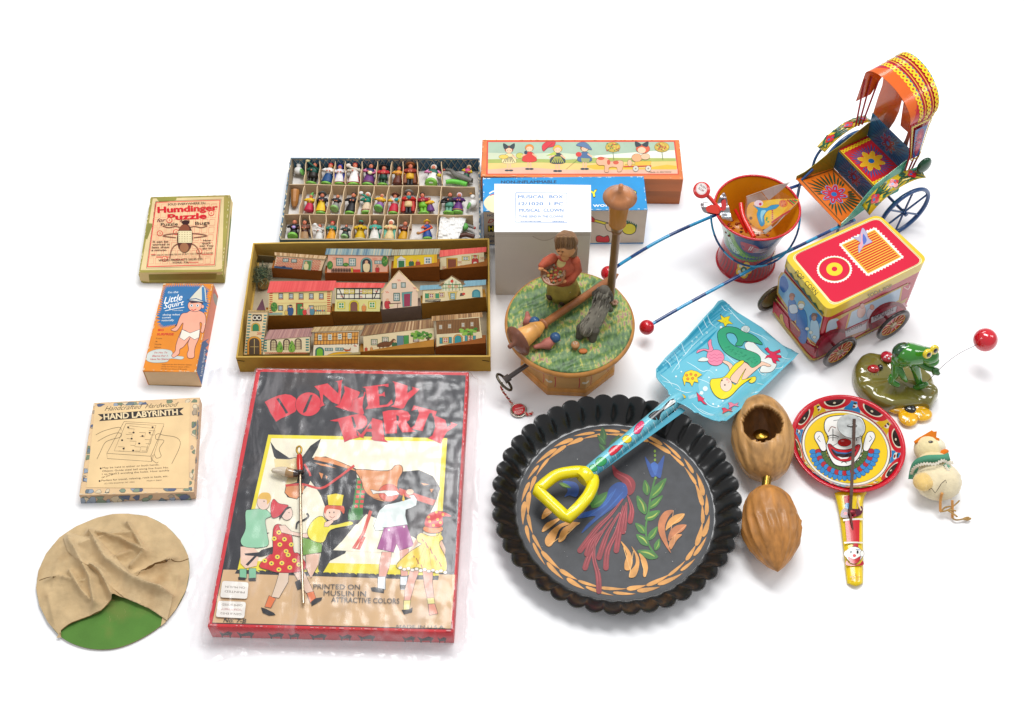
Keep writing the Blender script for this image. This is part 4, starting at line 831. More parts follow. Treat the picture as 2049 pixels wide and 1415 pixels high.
def d13(a):
    a.poly('f0e0b4', [(1572, 650), (1895, 625), (1920, 820), (1570, 848)]); a.poly('94683c', [(1565, 655), (1890, 628), (1898, 735), (1570, 756)])
    for k in range(28): a.line('5a3c20', [(1570 + k * 11.8, 654 - k * .95), (1573 + k * 11.8, 754 - k * .75)], 2.5)
    for x, y in ((1600, 700), (1668, 693), (1770, 684), (1838, 678)): win(a, x, y, 30, 38, 'c8a070', 'f0ead8', '5a4a40')
    win(a, 1638, 800, 46, 46, 'e0b040', 'c86a5a'); a.rect('4a9aa0', 1592, 780, 1614, 826, ink=1.5); a.rect('4a9aa0', 1662, 776, 1684, 822, ink=1.5); door(a, 1732, 755, 838, 72, 'e0a050', '3a9aa0'); win(a, 1825, 785, 40, 46, 'e0b040', 'c86a5a')
    for x in (1794, 1856): a.rect('4a9aa0', x - 10, 765, x + 10, 808, ink=1.5)
    for k in range(24): a.disc(random.choice(['6aa83c', '4a8a34', '9ac850']), (1750 + random.random() * 140, 712 + random.random() * 45), 16, 9, n=8)
    a.line('6a4a28', [(1828, 755), (1828, 825)], 6)
house('paper_log_house', 'dark plank paper house with a plank roof and turquoise shutters, front right corner', [(1558, 848), (1940, 822), (1945, 912), (1560, 908)], [(1568, 650), (1892, 622), (1922, 822), (1568, 850)], [([(1532, 618), (1915, 588), (1918, 625), (1530, 655)], ['a87c48', '8a6030', 'c09a68', '74502a'])], None, 'f0e0b4', '8a4e1c', d13, tilt=48)
# brush trees and their wooden foot in the corner
random.seed(5)
c0 = G(*r2((240, 330)), 0.3); tb = thing('brush_tree_bundle', 'bundle of stiff grey green bottle brush trees in the tray corner', 'toy trees', (c0.x, c0.y, 0.25))
m_ = MB()
for k in range(420):
    p = G(*r2((random.gauss(238, 26), random.gauss(300, 34))), random.uniform(0.6, 2.2)); d = V((random.gauss(0, .5), random.gauss(0, .5), random.gauss(0, .25))); d.normalize()
    tube(m_, [p - d * .45, p + d * .45], 0.03, random.choice(['4a5434', '6a744c', '2e3a26', '8a8c66', '27503c']), 3)
m_.build('bristles', CLAY, tb)
m_ = MB(); pz = G(*r2((252, 372)), 0.9); lathe(m_, [(0.75, -0.35), (0.85, -0.2), (0.85, 0.2), (0.7, 0.35)], pz, (0.3, -0.8, 0.6), '8a6c38', 16); m_.build('wooden_foot', WOOD, tb)
tcd = MB(); P = [G(*r2(p), h) for p, h in (((215, 155), 2.6), ((332, 165), 2.6), ((350, 215), 1.2), ((200, 210), 1.0))]
tcd.add(P + [p + V((0, .1, -.05)) for p in P], [(3, 2, 1, 0), (4, 5, 6, 7), (0, 1, 5, 4), (1, 2, 6, 5), (2, 3, 7, 6), (3, 0, 4, 7)], '7a6a48')
tag(tcd.build('card_scrap', CARD, None, P[3]), 'loose grey brown card scrap behind the brush trees', 'card')

# ============================================================ the compartment tray of painted figurines
r1 = R(540, 300, 4.657)
hF = 2.7
qF = corners([(581, 316), (960, 317), (962, 500), (556, 500)], hF)
# the front part is tucked behind the mustard tray: keep the footprint clear of it
yb = max(p[1] for p in (qT[0], qT[1])) + 0.15
qF[2] = (qF[2][0], max(qF[2][1], yb)); qF[3] = (qF[3][0], max(qF[3][1], yb + 0.1))
cF = (sum(p[0] for p in qF) / 4, sum(p[1] for p in qF) / 4, 0)
ft = thing('compartment_tray', 'shallow divided tray edged in worn blue plaid paper, full of tiny painted figures', 'tray', cF)
m_ = MB(); ring_wall(m_, ccw(qF), 0.0, hF, 0.2, '5a7c94', 'b4a68c'); m_.build('tray_body', OLDPAPER, ft)
def plaid(name, p0, p1, h0, h1, off):
    a_, b_ = V((p0[0], p0[1], h0)), V((p1[0], p1[1], h0)); x = (b_ - a_); L_ = x.length; x.normalize(); n = x.cross(V((0, 0, 1))); pl = Plane(a_ + n * off, n, x); A = Art(pl, None); H_ = h1 - h0
    A.rect('4a7490', 0.05, 0.05, L_ - .05, H_ - .06)
    k = 0.0
    while k < L_ - 1.2:
        for d in (0, 1):
            for s_ in (0, .22): 
                u = k + s_; A.line('d9cfae' if s_ else '23405c', [(u + (1.0 if d else 0), .08), (u + (0 if d else 1.0), H_ - .1)], 0.05)
        k += 0.9
    for _ in range(int(L_ * 2)): u = random.uniform(.3, L_ - .4); A.disc('dccfa8', (u, H_ - .12), random.uniform(.06, .25), .06, n=7)
    A.build(name, OLDPAPER, ft)
cq = ccw(qF); idx = sorted(range(4), key=lambda i: cq[i][1])
bkL, bkR = qF[0], qF[1]
plaid('plaid_paper', (bkL[0] + .3, bkL[1] - .22), (bkR[0] - .2, bkR[1] - .22), 0.3, hF, 0.02)
for pts in ([(bkL[0], bkL[1]), (bkL[0] + .2, bkL[1]), (qF[3][0] + .2, qF[3][1]), (qF[3][0], qF[3][1])], [(bkR[0] - .2, bkR[1]), (bkR[0], bkR[1]), (qF[2][0], qF[2][1]), (qF[2][0] - .2, qF[2][1])], [(bkL[0] + .2, bkL[1] - .2), (bkL[0] + .2, bkL[1]), (bkR[0] - .2, bkR[1]), (bkR[0] - .2, bkR[1] - .2)]):
    A = Art(topplane(hF + .06), None); A.poly('54748a', pts)
    for k in range(46):
        u, v = random.random(), random.random(); x = (pts[0][0] * (1 - u) + pts[1][0] * u) * (1 - v) + (pts[3][0] * (1 - u) + pts[2][0] * u) * v; y = (pts[0][1] * (1 - u) + pts[1][1] * u) * (1 - v) + (pts[3][1] * (1 - u) + pts[2][1] * u) * v
        A.disc(random.choice(['d8ccaa', 'c8b88c', '2c4458', 'e8e0c8']), (x, y), .07, .07 if pts[2][1] > bkL[1] - 3 else .22, n=6)
    A.build('plaid_edge', OLDPAPER, ft)
# divider strips
def strip(name, a_, b_, h1, m=CARD, c='dcc09a'):
    a_, b_ = V(a_), V(b_); d = (b_ - a_); n = V((-d.y, d.x, 0)).normalized() * .05; N_ = 9; vs = []
    for k in range(N_ + 1):
        p = a_ + d * (k / N_) + n * (1.2 * math.sin(k * 1.3 + a_.x)); 
        vs += [(p.x - n.x, p.y - n.y, .2), (p.x + n.x, p.y + n.y, .2), (p.x + n.x, p.y + n.y, h1 + .05 * math.sin(k * 2.1)), (p.x - n.x, p.y - n.y, h1 + .05 * math.sin(k * 2.1))]
    m_ = MB(); m_.add(vs, [(4 * k + j, 4 * k + 4 + j, 4 * k + 4 + (j + 1) % 4, 4 * k + (j + 1) % 4) for k in range(N_) for j in range(4)] + [(0, 1, 2, 3), tuple(range(4 * N_, 4 * N_ + 4))[::-1]], c); return m_.build(name, m, ft)
hd = 2.3
def gd(x, y): return G(*r1((x, y)), hd)
strip('divider', gd(180, 322), gd(1912, 345), hd); strip('divider', gd(135, 602), gd(1893, 606), hd)
rows = [([340, 470, 610, 700, 865, 1005, 1140, 1245, 1370, 1600], [318, 452, 582, 702, 838, 982, 1108, 1232, 1385, 1606], 92, 322), ([322, 447, 577, 702, 835, 975, 1110, 1242, 1387, 1605], [268, 405, 525, 655, 788, 925, 1060, 1192, 1355, 1565], 330, 600), ([280, 370, 525, 640, 790, 935, 1070, 1200, 1320, 1568], [282, 395, 505, 612, 750, 895, 1035, 1165, 1270, 1555], 606, 862)]
for tx, bx_, y0, y1 in rows:
    for u, v in zip(tx, bx_): strip('divider', gd(u, y0 + 2), gd(v, y1 - 4), hd)
m_ = MB(); nx, ny = 60, 26; vs = []; FL = [(qF[0][0] + .25, qF[0][1] - .25), (qF[1][0] - .25, qF[1][1] - .25), (qF[2][0] - .25, qF[2][1] + .25), (qF[3][0] + .25, qF[3][1] + .25)]
for j in range(ny + 1):
    for i in range(nx + 1):
        p = bl(FL, i / nx, j / ny); vs.append((p[0], p[1], .28 + .16 * noise.noise(V((p[0] * .9, p[1] * .9, 1)))))
m_.add(vs, [(j * (nx + 1) + i, (j + 1) * (nx + 1) + i, (j + 1) * (nx + 1) + i + 1, j * (nx + 1) + i + 1) for j in range(ny) for i in range(nx)], 'f4f0ec', True); m_.build('cotton_lining', FLUFF, ft)

SKF = 'e88a68'
FG = 'painted figurines in the divided tray'
def figurine(label, foot, head, skirt, top, hair, hat=None, apron=None, base='86c850', skin=SKF, arms=None, shoes=None, trim=None, hold=None, hold_at=(0.35, 0.62), stout=1.0, cloak=None, org=None, nobase=False, parent=None, basedir=False):
    a0, a1 = G(*r1(foot), .75), G(*r1(head), 1.75); ax = a1 - a0; S = ax.length; ax.normalize()
    sx = ax.cross(V((0, 0, 1))).normalized(); fr = sx.cross(ax).normalized()        # fr = the way it faces (up and to the viewer)
    if parent is None: t = thing('painted_figurine', label, 'figurine', (a0.x, a0.y, .4), FG)
    else: t = parent
    def W_(x, y, z): return a0 + sx * (x * S) + ax * (y * S) + fr * (z * S)
    M = Matrix((sx, ax, fr)).transposed()
    b = MB(); st = stout * 1.18
    def lump(prof, c, zsq=.8):                         # stacked oval rings (y, rx)
        seg = 14; vs = []
        for y, rx in prof:
            for k in range(seg):
                an = 2 * PI * k / seg; vs.append(W_(math.cos(an) * rx * st, y, math.sin(an) * rx * zsq * st))
        b.add(vs, [(i * seg + k, i * seg + (k + 1) % seg, (i + 1) * seg + (k + 1) % seg, (i + 1) * seg + k) for i in range(len(prof) - 1) for k in range(seg)] + [tuple(range(seg))[::-1]], c, True)
    if shoes:
        for d in (-1, 1): lump_c = [(0.0, .07), (.12, .075), (.3, .1)]; tube(b, [W_(d * .075, .0, .02), W_(d * .08, .34, 0)], .085 * S, shoes, 8)
        lump([(.26, .17), (.36, .18), (.5, .165)], skirt)
    else: lump([(0, .17), (.03, .235), (.1, .23), (.28, .19), (.44, .14), (.5, .135)], skirt)
    if trim: lump([(.06, .237), (.1, .236)], trim)
    lump([(.47, .14), (.52, .165), (.62, .19), (.7, .175), (.76, .09), (.8, .06)], top)
    if cloak:
        for d in (-1, 1): tube(b, [W_(d * .12, .74, -.02), W_(d * .2, .5, 0), W_(d * .22, .08, -.02)], 1, cloak, 8, taper=[.07 * S, .11 * S, .13 * S])
    if apron:
        seg = 8; vs = []
        for y, rx in ((.05, .24), (.25, .2), (.47, .15), (.56, .17)):
            for k in range(seg + 1):
                an = PI / 2 + (k / seg - .5) * 1.7; vs.append(W_(math.cos(an) * rx * 1.04 * st, y, math.sin(an) * rx * .84 * st))
        b.add(vs, [(i * 9 + k, (i + 1) * 9 + k, (i + 1) * 9 + k + 1, i * 9 + k + 1) for i in range(3) for k in range(seg)], apron, True)
    for d in (-1, 1):
        hx, hy = (hold_at if d > 0 else (.1, .56)) if hold else (.06, .55)
        tube(b, [W_(d * .15 * st, .7, .02), W_(d * .25 * st, .58, .09), W_(d * (hx if hold and d > 0 else .09), hy, .2)], 1, arms or top, 7, taper=[.065 * S, .06 * S, .045 * S]); ell(b, W_(d * (hx if hold and d > 0 else .06), hy, .22), (.04 * S,) * 3, skin, seg=8, rings=5)
    ell(b, W_(0, .86, .03), (.095 * S, .11 * S, .1 * S), skin, M, 12, 8)
    ell(b, W_(0, .855, .13), (.02 * S, .022 * S, .03 * S), skin, M, 6, 5)
    for d in (-1, 1): ell(b, W_(d * .038, .885, .118), (.014 * S,) * 3, '1c1414', seg=6, rings=4)
    ell(b, W_(0, .815, .115), (.028 * S, .009 * S, .012 * S), 'a83030', M, 6, 4)
    ell(b, W_(0, .885, -.035), (.118 * S, .125 * S, .11 * S), hair, M, 12, 8)
    body = b.build('figure_body', CLAY, t)
    if hat:
        kind, hc = hat; h_ = MB()
        if kind == 'brim': lathe(h_, [(.01, .155 * S), (.08 * S, .14 * S), (.105 * S, .04 * S), (.2 * S, .02 * S), (.2 * S, -.005 * S), (.09 * S, -.005 * S)], W_(0, .93, .02), (ax * .9 - fr * .25), hc, 14)
        elif kind == 'cap': ell(h_, W_(0, .95, -.01), (.115 * S, .075 * S, .11 * S), hc, M, 12, 7)
        elif kind == 'hood': ell(h_, W_(0, .9, -.04), (.15 * S, .15 * S, .12 * S), hc, M, 12, 8)
        elif kind == 'cone': lathe(h_, [(.12 * S, 0), (.09 * S, .08 * S), (.04 * S, .18 * S), (.005 * S, .24 * S)], W_(0, .9, 0), ax + sx * .3, hc, 12)
        h_.build('hat', CLAY, t)
    if hold:
        h_ = MB(); ell(h_, W_(hold_at[0], hold_at[1] + .04, .2), (.11 * S, .09 * S, .08 * S), hold, M, 10, 7); h_.build('carried_bundle', CLAY, t)
    if base and not nobase:
        h_ = MB(); dirn = (ax * .35 - fr * .9) if basedir else ax
        if basedir: lathe(h_, [(.27 * S, -.08 * S), (.29 * S, -.03 * S), (.22 * S, .03 * S)], W_(0, .02, .17), -(ax * .8 - fr * .6), base, 16)
        else: lathe(h_, [(.25 * S, -.05 * S), (.27 * S, 0), (.22 * S, .04 * S)], W_(0, -.01, 0), ax, base, 16)
        h_.build('ground_base', CLAY, t)
    return t
F_ = figurine
F_('figurine in dark green coat and orange sash holding a cream ball high', (388, 315), (424, 122), '2a2420', '1f5a4c', '3a2a20', None, None, shoes='231e1c', trim=None, hold='e8d8a0', hold_at=(-.3, .95))
F_('figurine with white shirt, blue trousers and a red cap over yellow hair', (530, 315), (572, 128), '1f4f86', 'f0ece6', 'e8b83c', ('cap', 'c82830'), arms='f0ece6')
F_('figurine in a royal blue hooded cloak over a white and red dress', (648, 318), (655, 140), 'c8283c', 'e8e4ea', '2a2a4a', ('hood', '2438a0'), 'f2eef0', cloak='2438a0', trim='e8c030')
F_('figurine with white blouse, white apron and bright red spotted skirt', (782, 325), (796, 124), 'dc2c48', 'ece8e0', '8a2a28', ('cap', 'c82c34'), 'f6f2ee', arms='e8e0d0', trim='f0e8e4', hold='f0e4d8', hold_at=(-.25, .75))
F_('figurine in pink sleeves and purple skirt with a spotted bundle', (915, 325), (948, 132), '6f3a80', '2a3060', '4a2a28', None, None, arms='dc7aa8', hold='f0e8b8', hold_at=(.04, .45), trim='8a5a50')
F_('figurine with black hat, red jacket and striped green trousers', (1052, 325), (1066, 148), '1f4a40', 'c83038', 'e8e0d8', ('brim', '2a2628'), None, shoes='24402c', arms='c83038')
F_('figurine with ochre yellow shirt and plain brown skirt', (1188, 325), (1208, 156), '6a3426', 'e0a030', '4a2420', ('cap', '6a2c20'), None, arms='e0a030', nobase=True)
F_('figurine with wide brown hat and long brown coat over a yellow tunic', (1305, 328), (1312, 130), 'e8b428', 'a03a28', '8a7a70', ('brim', '9a5a2c'), None, shoes='201c1c', cloak='8a4c28', nobase=True)
F_('stout figurine with pink sleeves, green scarf and yellow baskets on a green base', (1505, 332), (1530, 142), 'f0ece4', '1f6a5a', 'e8e0d8', ('hood', 'ece4dc'), 'f4f0ea', arms='e088b8', stout=1.15, trim='2a5a9a', hold='d8c030', hold_at=(.32, .4), basedir=True)
F_('figurine in crimson skirt and yellow black shawl with a leafy green hat', (362, 575), (390, 412), 'd02850', 'e8c020', '2a2420', ('cone', '5aa84a'), None, nobase=True)
F_('figurine with grey hat, black jacket and yellow apron over maroon', (475, 590), (492, 402), '8a2030', '28242c', '7a7470', ('brim', '5a5c58'), 'f0c820', arms='28242c')
F_('figurine in grey skirt and black jacket showing its round green foot', (604, 560), (637, 418), '9a9a98', '242226', 'd8964a', None, None, base='9ac878', basedir=True, arms='242226')
F_('figurine in a plain long black robe with yellow hair', (752, 590), (786, 402), '1e1c20', '1e1c20', 'e0a830', ('cap', '2a1c20'), None)
F_('figurine in emerald top and cream maroon skirt with a white bundle', (902, 582), (914, 400), 'e8d0b0', '1f8a70', '7a3020', ('hood', 'e8e0d4'), None, trim='8a2c2c', hold='f0ece8', hold_at=(-.3, .86))
F_('small yellow and mauve figurine showing its big green foot', (1014, 560), (1050, 410), '9a6ab0', 'e8b828', 'e8c8a8', None, None, base='7ac060', basedir=True, stout=1.1)
F_('figurine with brown hat, crimson skirt and teal and yellow shawl', (1152, 590), (1172, 412), 'd02440', 'e8dcd4', '5a3428', ('brim', '6a3c28'), None, hold='2a9a98', hold_at=(.1, .6), arms='e8b828')
F_('figurine with grey hat and sweeping red cloak', (1290, 590), (1296, 388), 'e8c890', 'c8281e', '6a6460', ('brim', '8a8880'), None, shoes='1e1a1c', cloak='c42a20', nobase=True, hold='2a8a8a', hold_at=(.02, .6))
t = F_('couple figurine, man in dark red and green beside woman in yellow and purple', (1432, 588), (1420, 402), '7ac030', 'a01c34', '201c1c', ('cap', '201c1c'), None, shoes='7ac030', arms='a01c34')
F_('', (1500, 575), (1482, 440), '6a3a80', 'e8b828', '3a2420', None, None, parent=t, nobase=True)
t = F_('couple figurine, man in black coat and pale green trousers with woman in purple', (1665, 585), (1682, 398), '5a9a84', '242024', '6a4438', None, None, shoes='7ab49c', arms='242024', hold='1e1a1c', hold_at=(-.38, .4))
F_('', (1752, 578), (1768, 402), '6a2c7c', '4a2060', 'e0b8a8', ('hood', 'e0c8d0'), None, parent=t, trim='d8a030')
F_('figurine in black robe and purple scarf standing on a round green foot', (216, 825), (232, 654), '1e1c22', '201e24', SKF, None, None, trim=None, hold='b8a0dc', hold_at=(.02, .5), basedir=True, arms='201e24', cloak=None)
F_('small figurine in a brown tunic with dark hat in a narrow slot', (325, 850), (325, 654), '4a2018', '7a5040', '3a3830', ('cap', '303834'), 'b08a60', shoes='4a1c14', nobase=True, stout=.9)
F_('plain white robed angel figurine with raised arm', (458, 850), (468, 690), 'ecebe6', 'ecebe6', '2a1c1a', None, None, hold='f0eeea', hold_at=(-.25, .85), nobase=True)
F_('figurine with red hat, teal jacket and yellow apron with black emblem', (572, 850), (586, 668), 'e8b020', '1f8a78', '6a2c20', ('cap', 'c0282c'), 'f0a820', hold=None, nobase=True)
F_('squat figurine in dark jacket on a pale green foot', (698, 820), (716, 694), '3a4a44', '2a3a38', '4a3028', None, None, base='a8d890', basedir=True, stout=1.2)
F_('dark skinned king figurine in a mustard robe and green turban', (838, 850), (850, 660), 'd8b010', 'd8b010', '3a2c28', ('cap', '2a8a6c'), None, skin='3a2018', trim='e8e0c0', nobase=True)
F_('figurine in a flowing turquoise robe with reddish hair', (975, 850), (982, 656), '3aa890', '48ac98', '7a3424', None, 'e8e4dc', nobase=True)
F_('figurine in a long cream dress with white veil', (1112, 850), (1132, 656), 'e8cf98', 'e8cc90', 'ecdcc8', ('hood', 'ece0cc'), None, cloak='5ab49c', nobase=True)
F_('figurine in mustard robe with brown shawl beside the wide compartment', (1240, 850), (1266, 668), 'e0a818', '6a3420', 'b07058', None, None, nobase=True)
F_('figurine in yellow straw hat, orange jacket and blue overalls', (1468, 822), (1464, 662), '1f4a98', '1f4a98', '3a2418', ('brim', 'f0c020'), None, arms='e8602c', hold='b8864a', hold_at=(-.5, .2))
# animals and odd pieces
def goose(label, a_, b_, side):
    p, q = G(*r1(a_), 1.0), G(*r1(b_), 1.5); t = thing('goose_figurine', label, 'figurine', (p.x, p.y, .4), FG); d = q - p; m_ = MB()
    ell(m_, p + d * .45, (.62, .62, .5), 'f2f0ec'); ell(m_, p + d * .95, (.34, .34, .3), 'f0eeea'); ell(m_, p + d * 1.15 + V((side * .25, 0, .1)), (.2, .1, .1), 'e8a050'); ell(m_, p + d * .98 + V((side * .1, -.05, .28)), (.04, .04, .04), '1a1414', seg=6, rings=4)
    m_.build('goose_body', CLAY, t); m_ = MB(); lathe(m_, [(.5, -.1), (.56, 0), (.48, .1)], p + d * .3 + V((side * .62, -.1, .1)), (side, .1, .5), '78c060', 16); m_.build('ground_base', CLAY, t); return t
goose('white round goose figurine with a green base, back left slot', (262, 235), (268, 140), 1)
goose('tall white goose figurine leaning on its side at the right edge', (1895, 560), (1890, 430), -1)
p = G(*r1((1780, 290)), .9); t = thing('donkey_figurine', 'grey donkey figurine carrying a rider in green and pink on a green base', 'figurine', (p.x, p.y, .4), FG)
m_ = MB(); gp = lambda x, y, h=1.2: G(*r1((x, y)), h)
tube(m_, [gp(1880, 290), gp(1800, 260), gp(1730, 235), gp(1690, 190), gp(1640, 180)], 1, '77746e', 10, taper=[.3, .5, .45, .25, .17]); ell(m_, gp(1622, 186), (.2, .16, .16), 'd86858'); tube(m_, [gp(1700, 185), gp(1712, 148)], .09, '6a6660', 6)
for x, y in ((1735, 300), (1790, 310), (1850, 310), (1885, 305)): tube(m_, [gp(x, y - 40), gp(x, y, .7)], .13, '6a6660', 6)
m_.build('donkey_body', CLAY, t); m_ = MB(); pts = [gp(1640, 300, .9), gp(1700, 292, .9), gp(1780, 305, .9), gp(1835, 322, .9)]; tube(m_, pts, .34, '6cd04a', 10); m_.build('ground_base', CLAY, t)
figurine('', (1815, 290), (1860, 145), '1f5a44', 'd84a8a', 'e8c8b8', ('hood', 'e8dcc0'), None, parent=t, nobase=True, arms='e0c030')
m_ = MB(); pa, pb = G(*r1((238, 380)), 1.5), G(*r1((228, 530)), .9)
lathe(m_, [(.62, 0), (.65, .1), (.52, (pb - pa).length * .75), (.3, (pb - pa).length)], pa, pb - pa, 'b5793c', 9, smooth=False); tag(m_.build('wooden_cup', WOOD, None, pb), 'small bronze coloured wooden tub lying in the left slot', 'cup', FG)
# folded tissue
m_ = MB(); nx, ny = 22, 16; vs = []; tq = [(1590, 610), (1835, 625), (1748, 850), (1562, 850)]
for j in range(ny + 1):
    for i in range(nx + 1):
        x, y = bl(tq, i / nx, j / ny); p = G(*r1((x, y)), 1.8 + .35 * noise.noise(V((x * .016, y * .03, 3))) + .15 * noise.noise(V((x * .05, y * .06, 7))) - .1 * j / ny); vs.append(p)
n_ = len(vs); fs = [(j * (nx + 1) + i, (j + 1) * (nx + 1) + i, (j + 1) * (nx + 1) + i + 1, j * (nx + 1) + i + 1) for j in range(ny) for i in range(nx)]
m_.add(vs, fs, 'f4f2ee', False); m_.add([v - V((0, 0, .5)) for v in vs], [f[::-1] for f in fs], 'f4f2ee')
tag(m_.build('folded_tissue', WHITE, None, (cF[0], cF[1], 0)), 'crumpled white tissue paper in the front right compartment', 'tissue')
t = thing('animal_figurine', 'grey donkey figurine with a red nose lying half under the tissue', 'figurine', (gp(1850, 740).x, gp(1850, 740).y, .4), FG)
m_ = MB(); ell(m_, gp(1815, 715), (.55, .6, .45), '6ab858'); tube(m_, [gp(1830, 700), gp(1875, 712), gp(1905, 730)], 1, '8a8680', 8, taper=[.25, .24, .16]); ell(m_, gp(1908, 728), (.2, .2, .18), 'd8584c'); tube(m_, [gp(1765, 800), gp(1830, 790), gp(1905, 810)], .32, '5a3424', 10); m_.build('animal_body', CLAY, t)
# ============================================================ the fluted black tray with a painted bird
r9 = R(970, 770, 2.889); r13 = R(1270, 580, 4.717)
pA, pB = G(1231, 848, .2), G(1231, 1204, .2); cP = (pA + pB) / 2; cP.z = 0; RP = (G(1428.6, proj(cP)[1], .2) - G(1034, proj(cP)[1], .2)).length / 2
pan = thing('fluted_pan', 'round black pan with a fluted rim and a folk bird painted on its floor', 'pan', cP)
NL = 42
def panw(mb, prof, color, amp):
    seg = NL * 8; vs = []
    for r_, z, am in prof:
        for k in range(seg):
            an = 2 * PI * k / seg; rr = r_ + am * amp * (abs(math.cos(an * NL / 2)) ** .8 - .62); vs.append((cP.x + rr * math.cos(an), cP.y + rr * math.sin(an), z + .03 * am * math.sin(an * 7)))
    mb.add(vs, [(i * seg + k, i * seg + (k + 1) % seg, (i + 1) * seg + (k + 1) % seg, (i + 1) * seg + k) for i in range(len(prof) - 1) for k in range(seg)], color, True)
Ro = RP * 1.235
m_ = MB(); panw(m_, [(RP * .985, .16, 0), (RP * 1.01, .16, 0), (RP * 1.04, .35, .4), (RP * 1.09, 1.0, .8), (RP * 1.15, 1.8, 1), (RP * 1.2, 2.45, 1), (Ro, 2.68, 1), (Ro + .07, 2.72, 1), (Ro + .1, 2.66, 1), (RP * 1.21, 2.4, 1), (RP * 1.155, 1.75, 1), (RP * 1.1, .95, .8), (RP * 1.05, .2, .3), (RP * 1.02, .02, 0), (RP * .9, .01, 0)], '121111', .52); m_.build('fluted_rim', BLACKTIN, pan)
m_ = MB(); lathe(m_, [(RP * 1.0, .01), (RP * 1.0, .165), (RP * .97, .19), (.01, .2)], (cP.x, cP.y, 0), (0, 0, 1), '37393d', 96, smooth=False); m_.build('pan_floor', TOLE, pan)
a = Art(topplane(.2), None)
OR = 'e2a050'
n_ = 24
for k in range(n_):
    for j, (rr, off) in enumerate(((RP * .935, 0), (RP * .885, .55))):
        an = 2 * PI * (k + off) / n_ + .05; dirn = 1 if True else -1; L_ = 1.45 + .25 * math.sin(k * 2.3 + j); wd = .26 + .06 * math.sin(k * 1.7 + j * 2); til = .12 if j == 0 else -.02; pts = []
        for t in range(15):
            q_ = t / 14 * 2 * PI; x = math.cos(q_) * L_; y = math.sin(q_) * wd * (1.0 - .75 * math.cos(q_)) * .8
            tx, ty = -math.sin(an - til), math.cos(an - til); ex, ey = math.cos(an), math.sin(an); bend = -x * x * .035
            pts.append((cP.x + rr * ex + tx * x + ex * (y + bend), cP.y + rr * ey + ty * x + ey * (y + bend)))
        a.poly(OR, pts); a.line('c8803a', [pts[3], pts[2], pts[0]], .05)
a.rd = r9
GRN, LG, BLU, RDD = '3d7a2c', '86a838', '1c4e9a', '922830'
def leaf(p, q, w_, c, hl=None):
    dx, dy = q[0] - p[0], q[1] - p[1]; m1 = (p[0] + dx * .4, p[1] + dy * .4); n_ = math.hypot(dx, dy); nx_, ny_ = -dy / n_, dx / n_
    a.poly(c, [p, (m1[0] + nx_ * w_, m1[1] + ny_ * w_), q, (m1[0] - nx_ * w_, m1[1] - ny_ * w_)], True)
    if hl: a.line(hl, [(p[0] + dx * .15, p[1] + dy * .15), (p[0] + dx * .5 + nx_ * w_ * .3, p[1] + dy * .5 + ny_ * w_ * .3), (p[0] + dx * .85, p[1] + dy * .85)], w_ * .35, True, True)
for p, q, w_ in (((690, 330), (680, 245), 20), ((700, 350), (650, 290), 16), ((720, 370), (780, 290), 18), ((700, 390), (660, 340), 15), ((730, 400), (790, 350), 16)): leaf(p, q, w_, '2f5c2a', '4a7a34')
for p, q, w_ in (((600, 700), (640, 570), 34), ((615, 710), (720, 620), 30)): leaf(p, q, w_, GRN, '5c9438')
a.line(GRN, [(985, 540), (960, 640), (945, 740), (930, 840), (950, 930), (1000, 1000)], 11, True)
for p, q, w_, h_ in (((940, 640), (925, 550), 22, LG), ((955, 660), (1050, 540), 26, LG), ((930, 750), (880, 640), 26, 'a8b84a'), ((945, 720), (1030, 640), 20, LG), ((925, 780), (1015, 730), 26, 'a8b84a'), ((930, 860), (870, 800), 22, LG), ((945, 900), (1000, 820), 20, LG), ((950, 930), (875, 865), 24, 'b0c050'), ((1000, 1000), (880, 960), 26, 'a8b84a'), ((985, 960), (1010, 890), 18, LG)): leaf(p, q, w_, GRN, h_)
a.poly('24509c', [(925, 415), (960, 460), (980, 445), (1000, 460), (1038, 408), (1028, 480), (1015, 540), (990, 530), (965, 535), (945, 490)], True); a.poly('3a68b4', [(960, 465), (980, 450), (1002, 470), (985, 525)], True)
for c in ((983, 385), (984, 410), (984, 436), (987, 540)): a.disc('7a9a30', c, 7, 9, n=8)
a.poly('2c54a0', [(450, 560), (520, 565), (545, 600), (530, 650), (490, 640), (460, 650), (480, 610)], True); leaf((430, 570), (500, 598), 12, '5a8a30', '9ab040')
a.poly(RDD, [(740, 465), (775, 500), (840, 530), (870, 570), (862, 620), (830, 640), (812, 590), (790, 560), (750, 530), (738, 490)], True); a.line('b84a50', [(760, 510), (830, 550), (850, 600)], 8, True, True)
a.poly(BLU, [(770, 565), (815, 580), (822, 640), (760, 700), (700, 745), (640, 790), (560, 860), (590, 810), (640, 760), (540, 775), (560, 745), (650, 715), (700, 660), (720, 600)], True)
for pts in ([(760, 600), (700, 690), (600, 760)], [(800, 620), (720, 710), (620, 800)], [(740, 620), (680, 700)]): a.line('2f66b4', pts, 9, True, True)
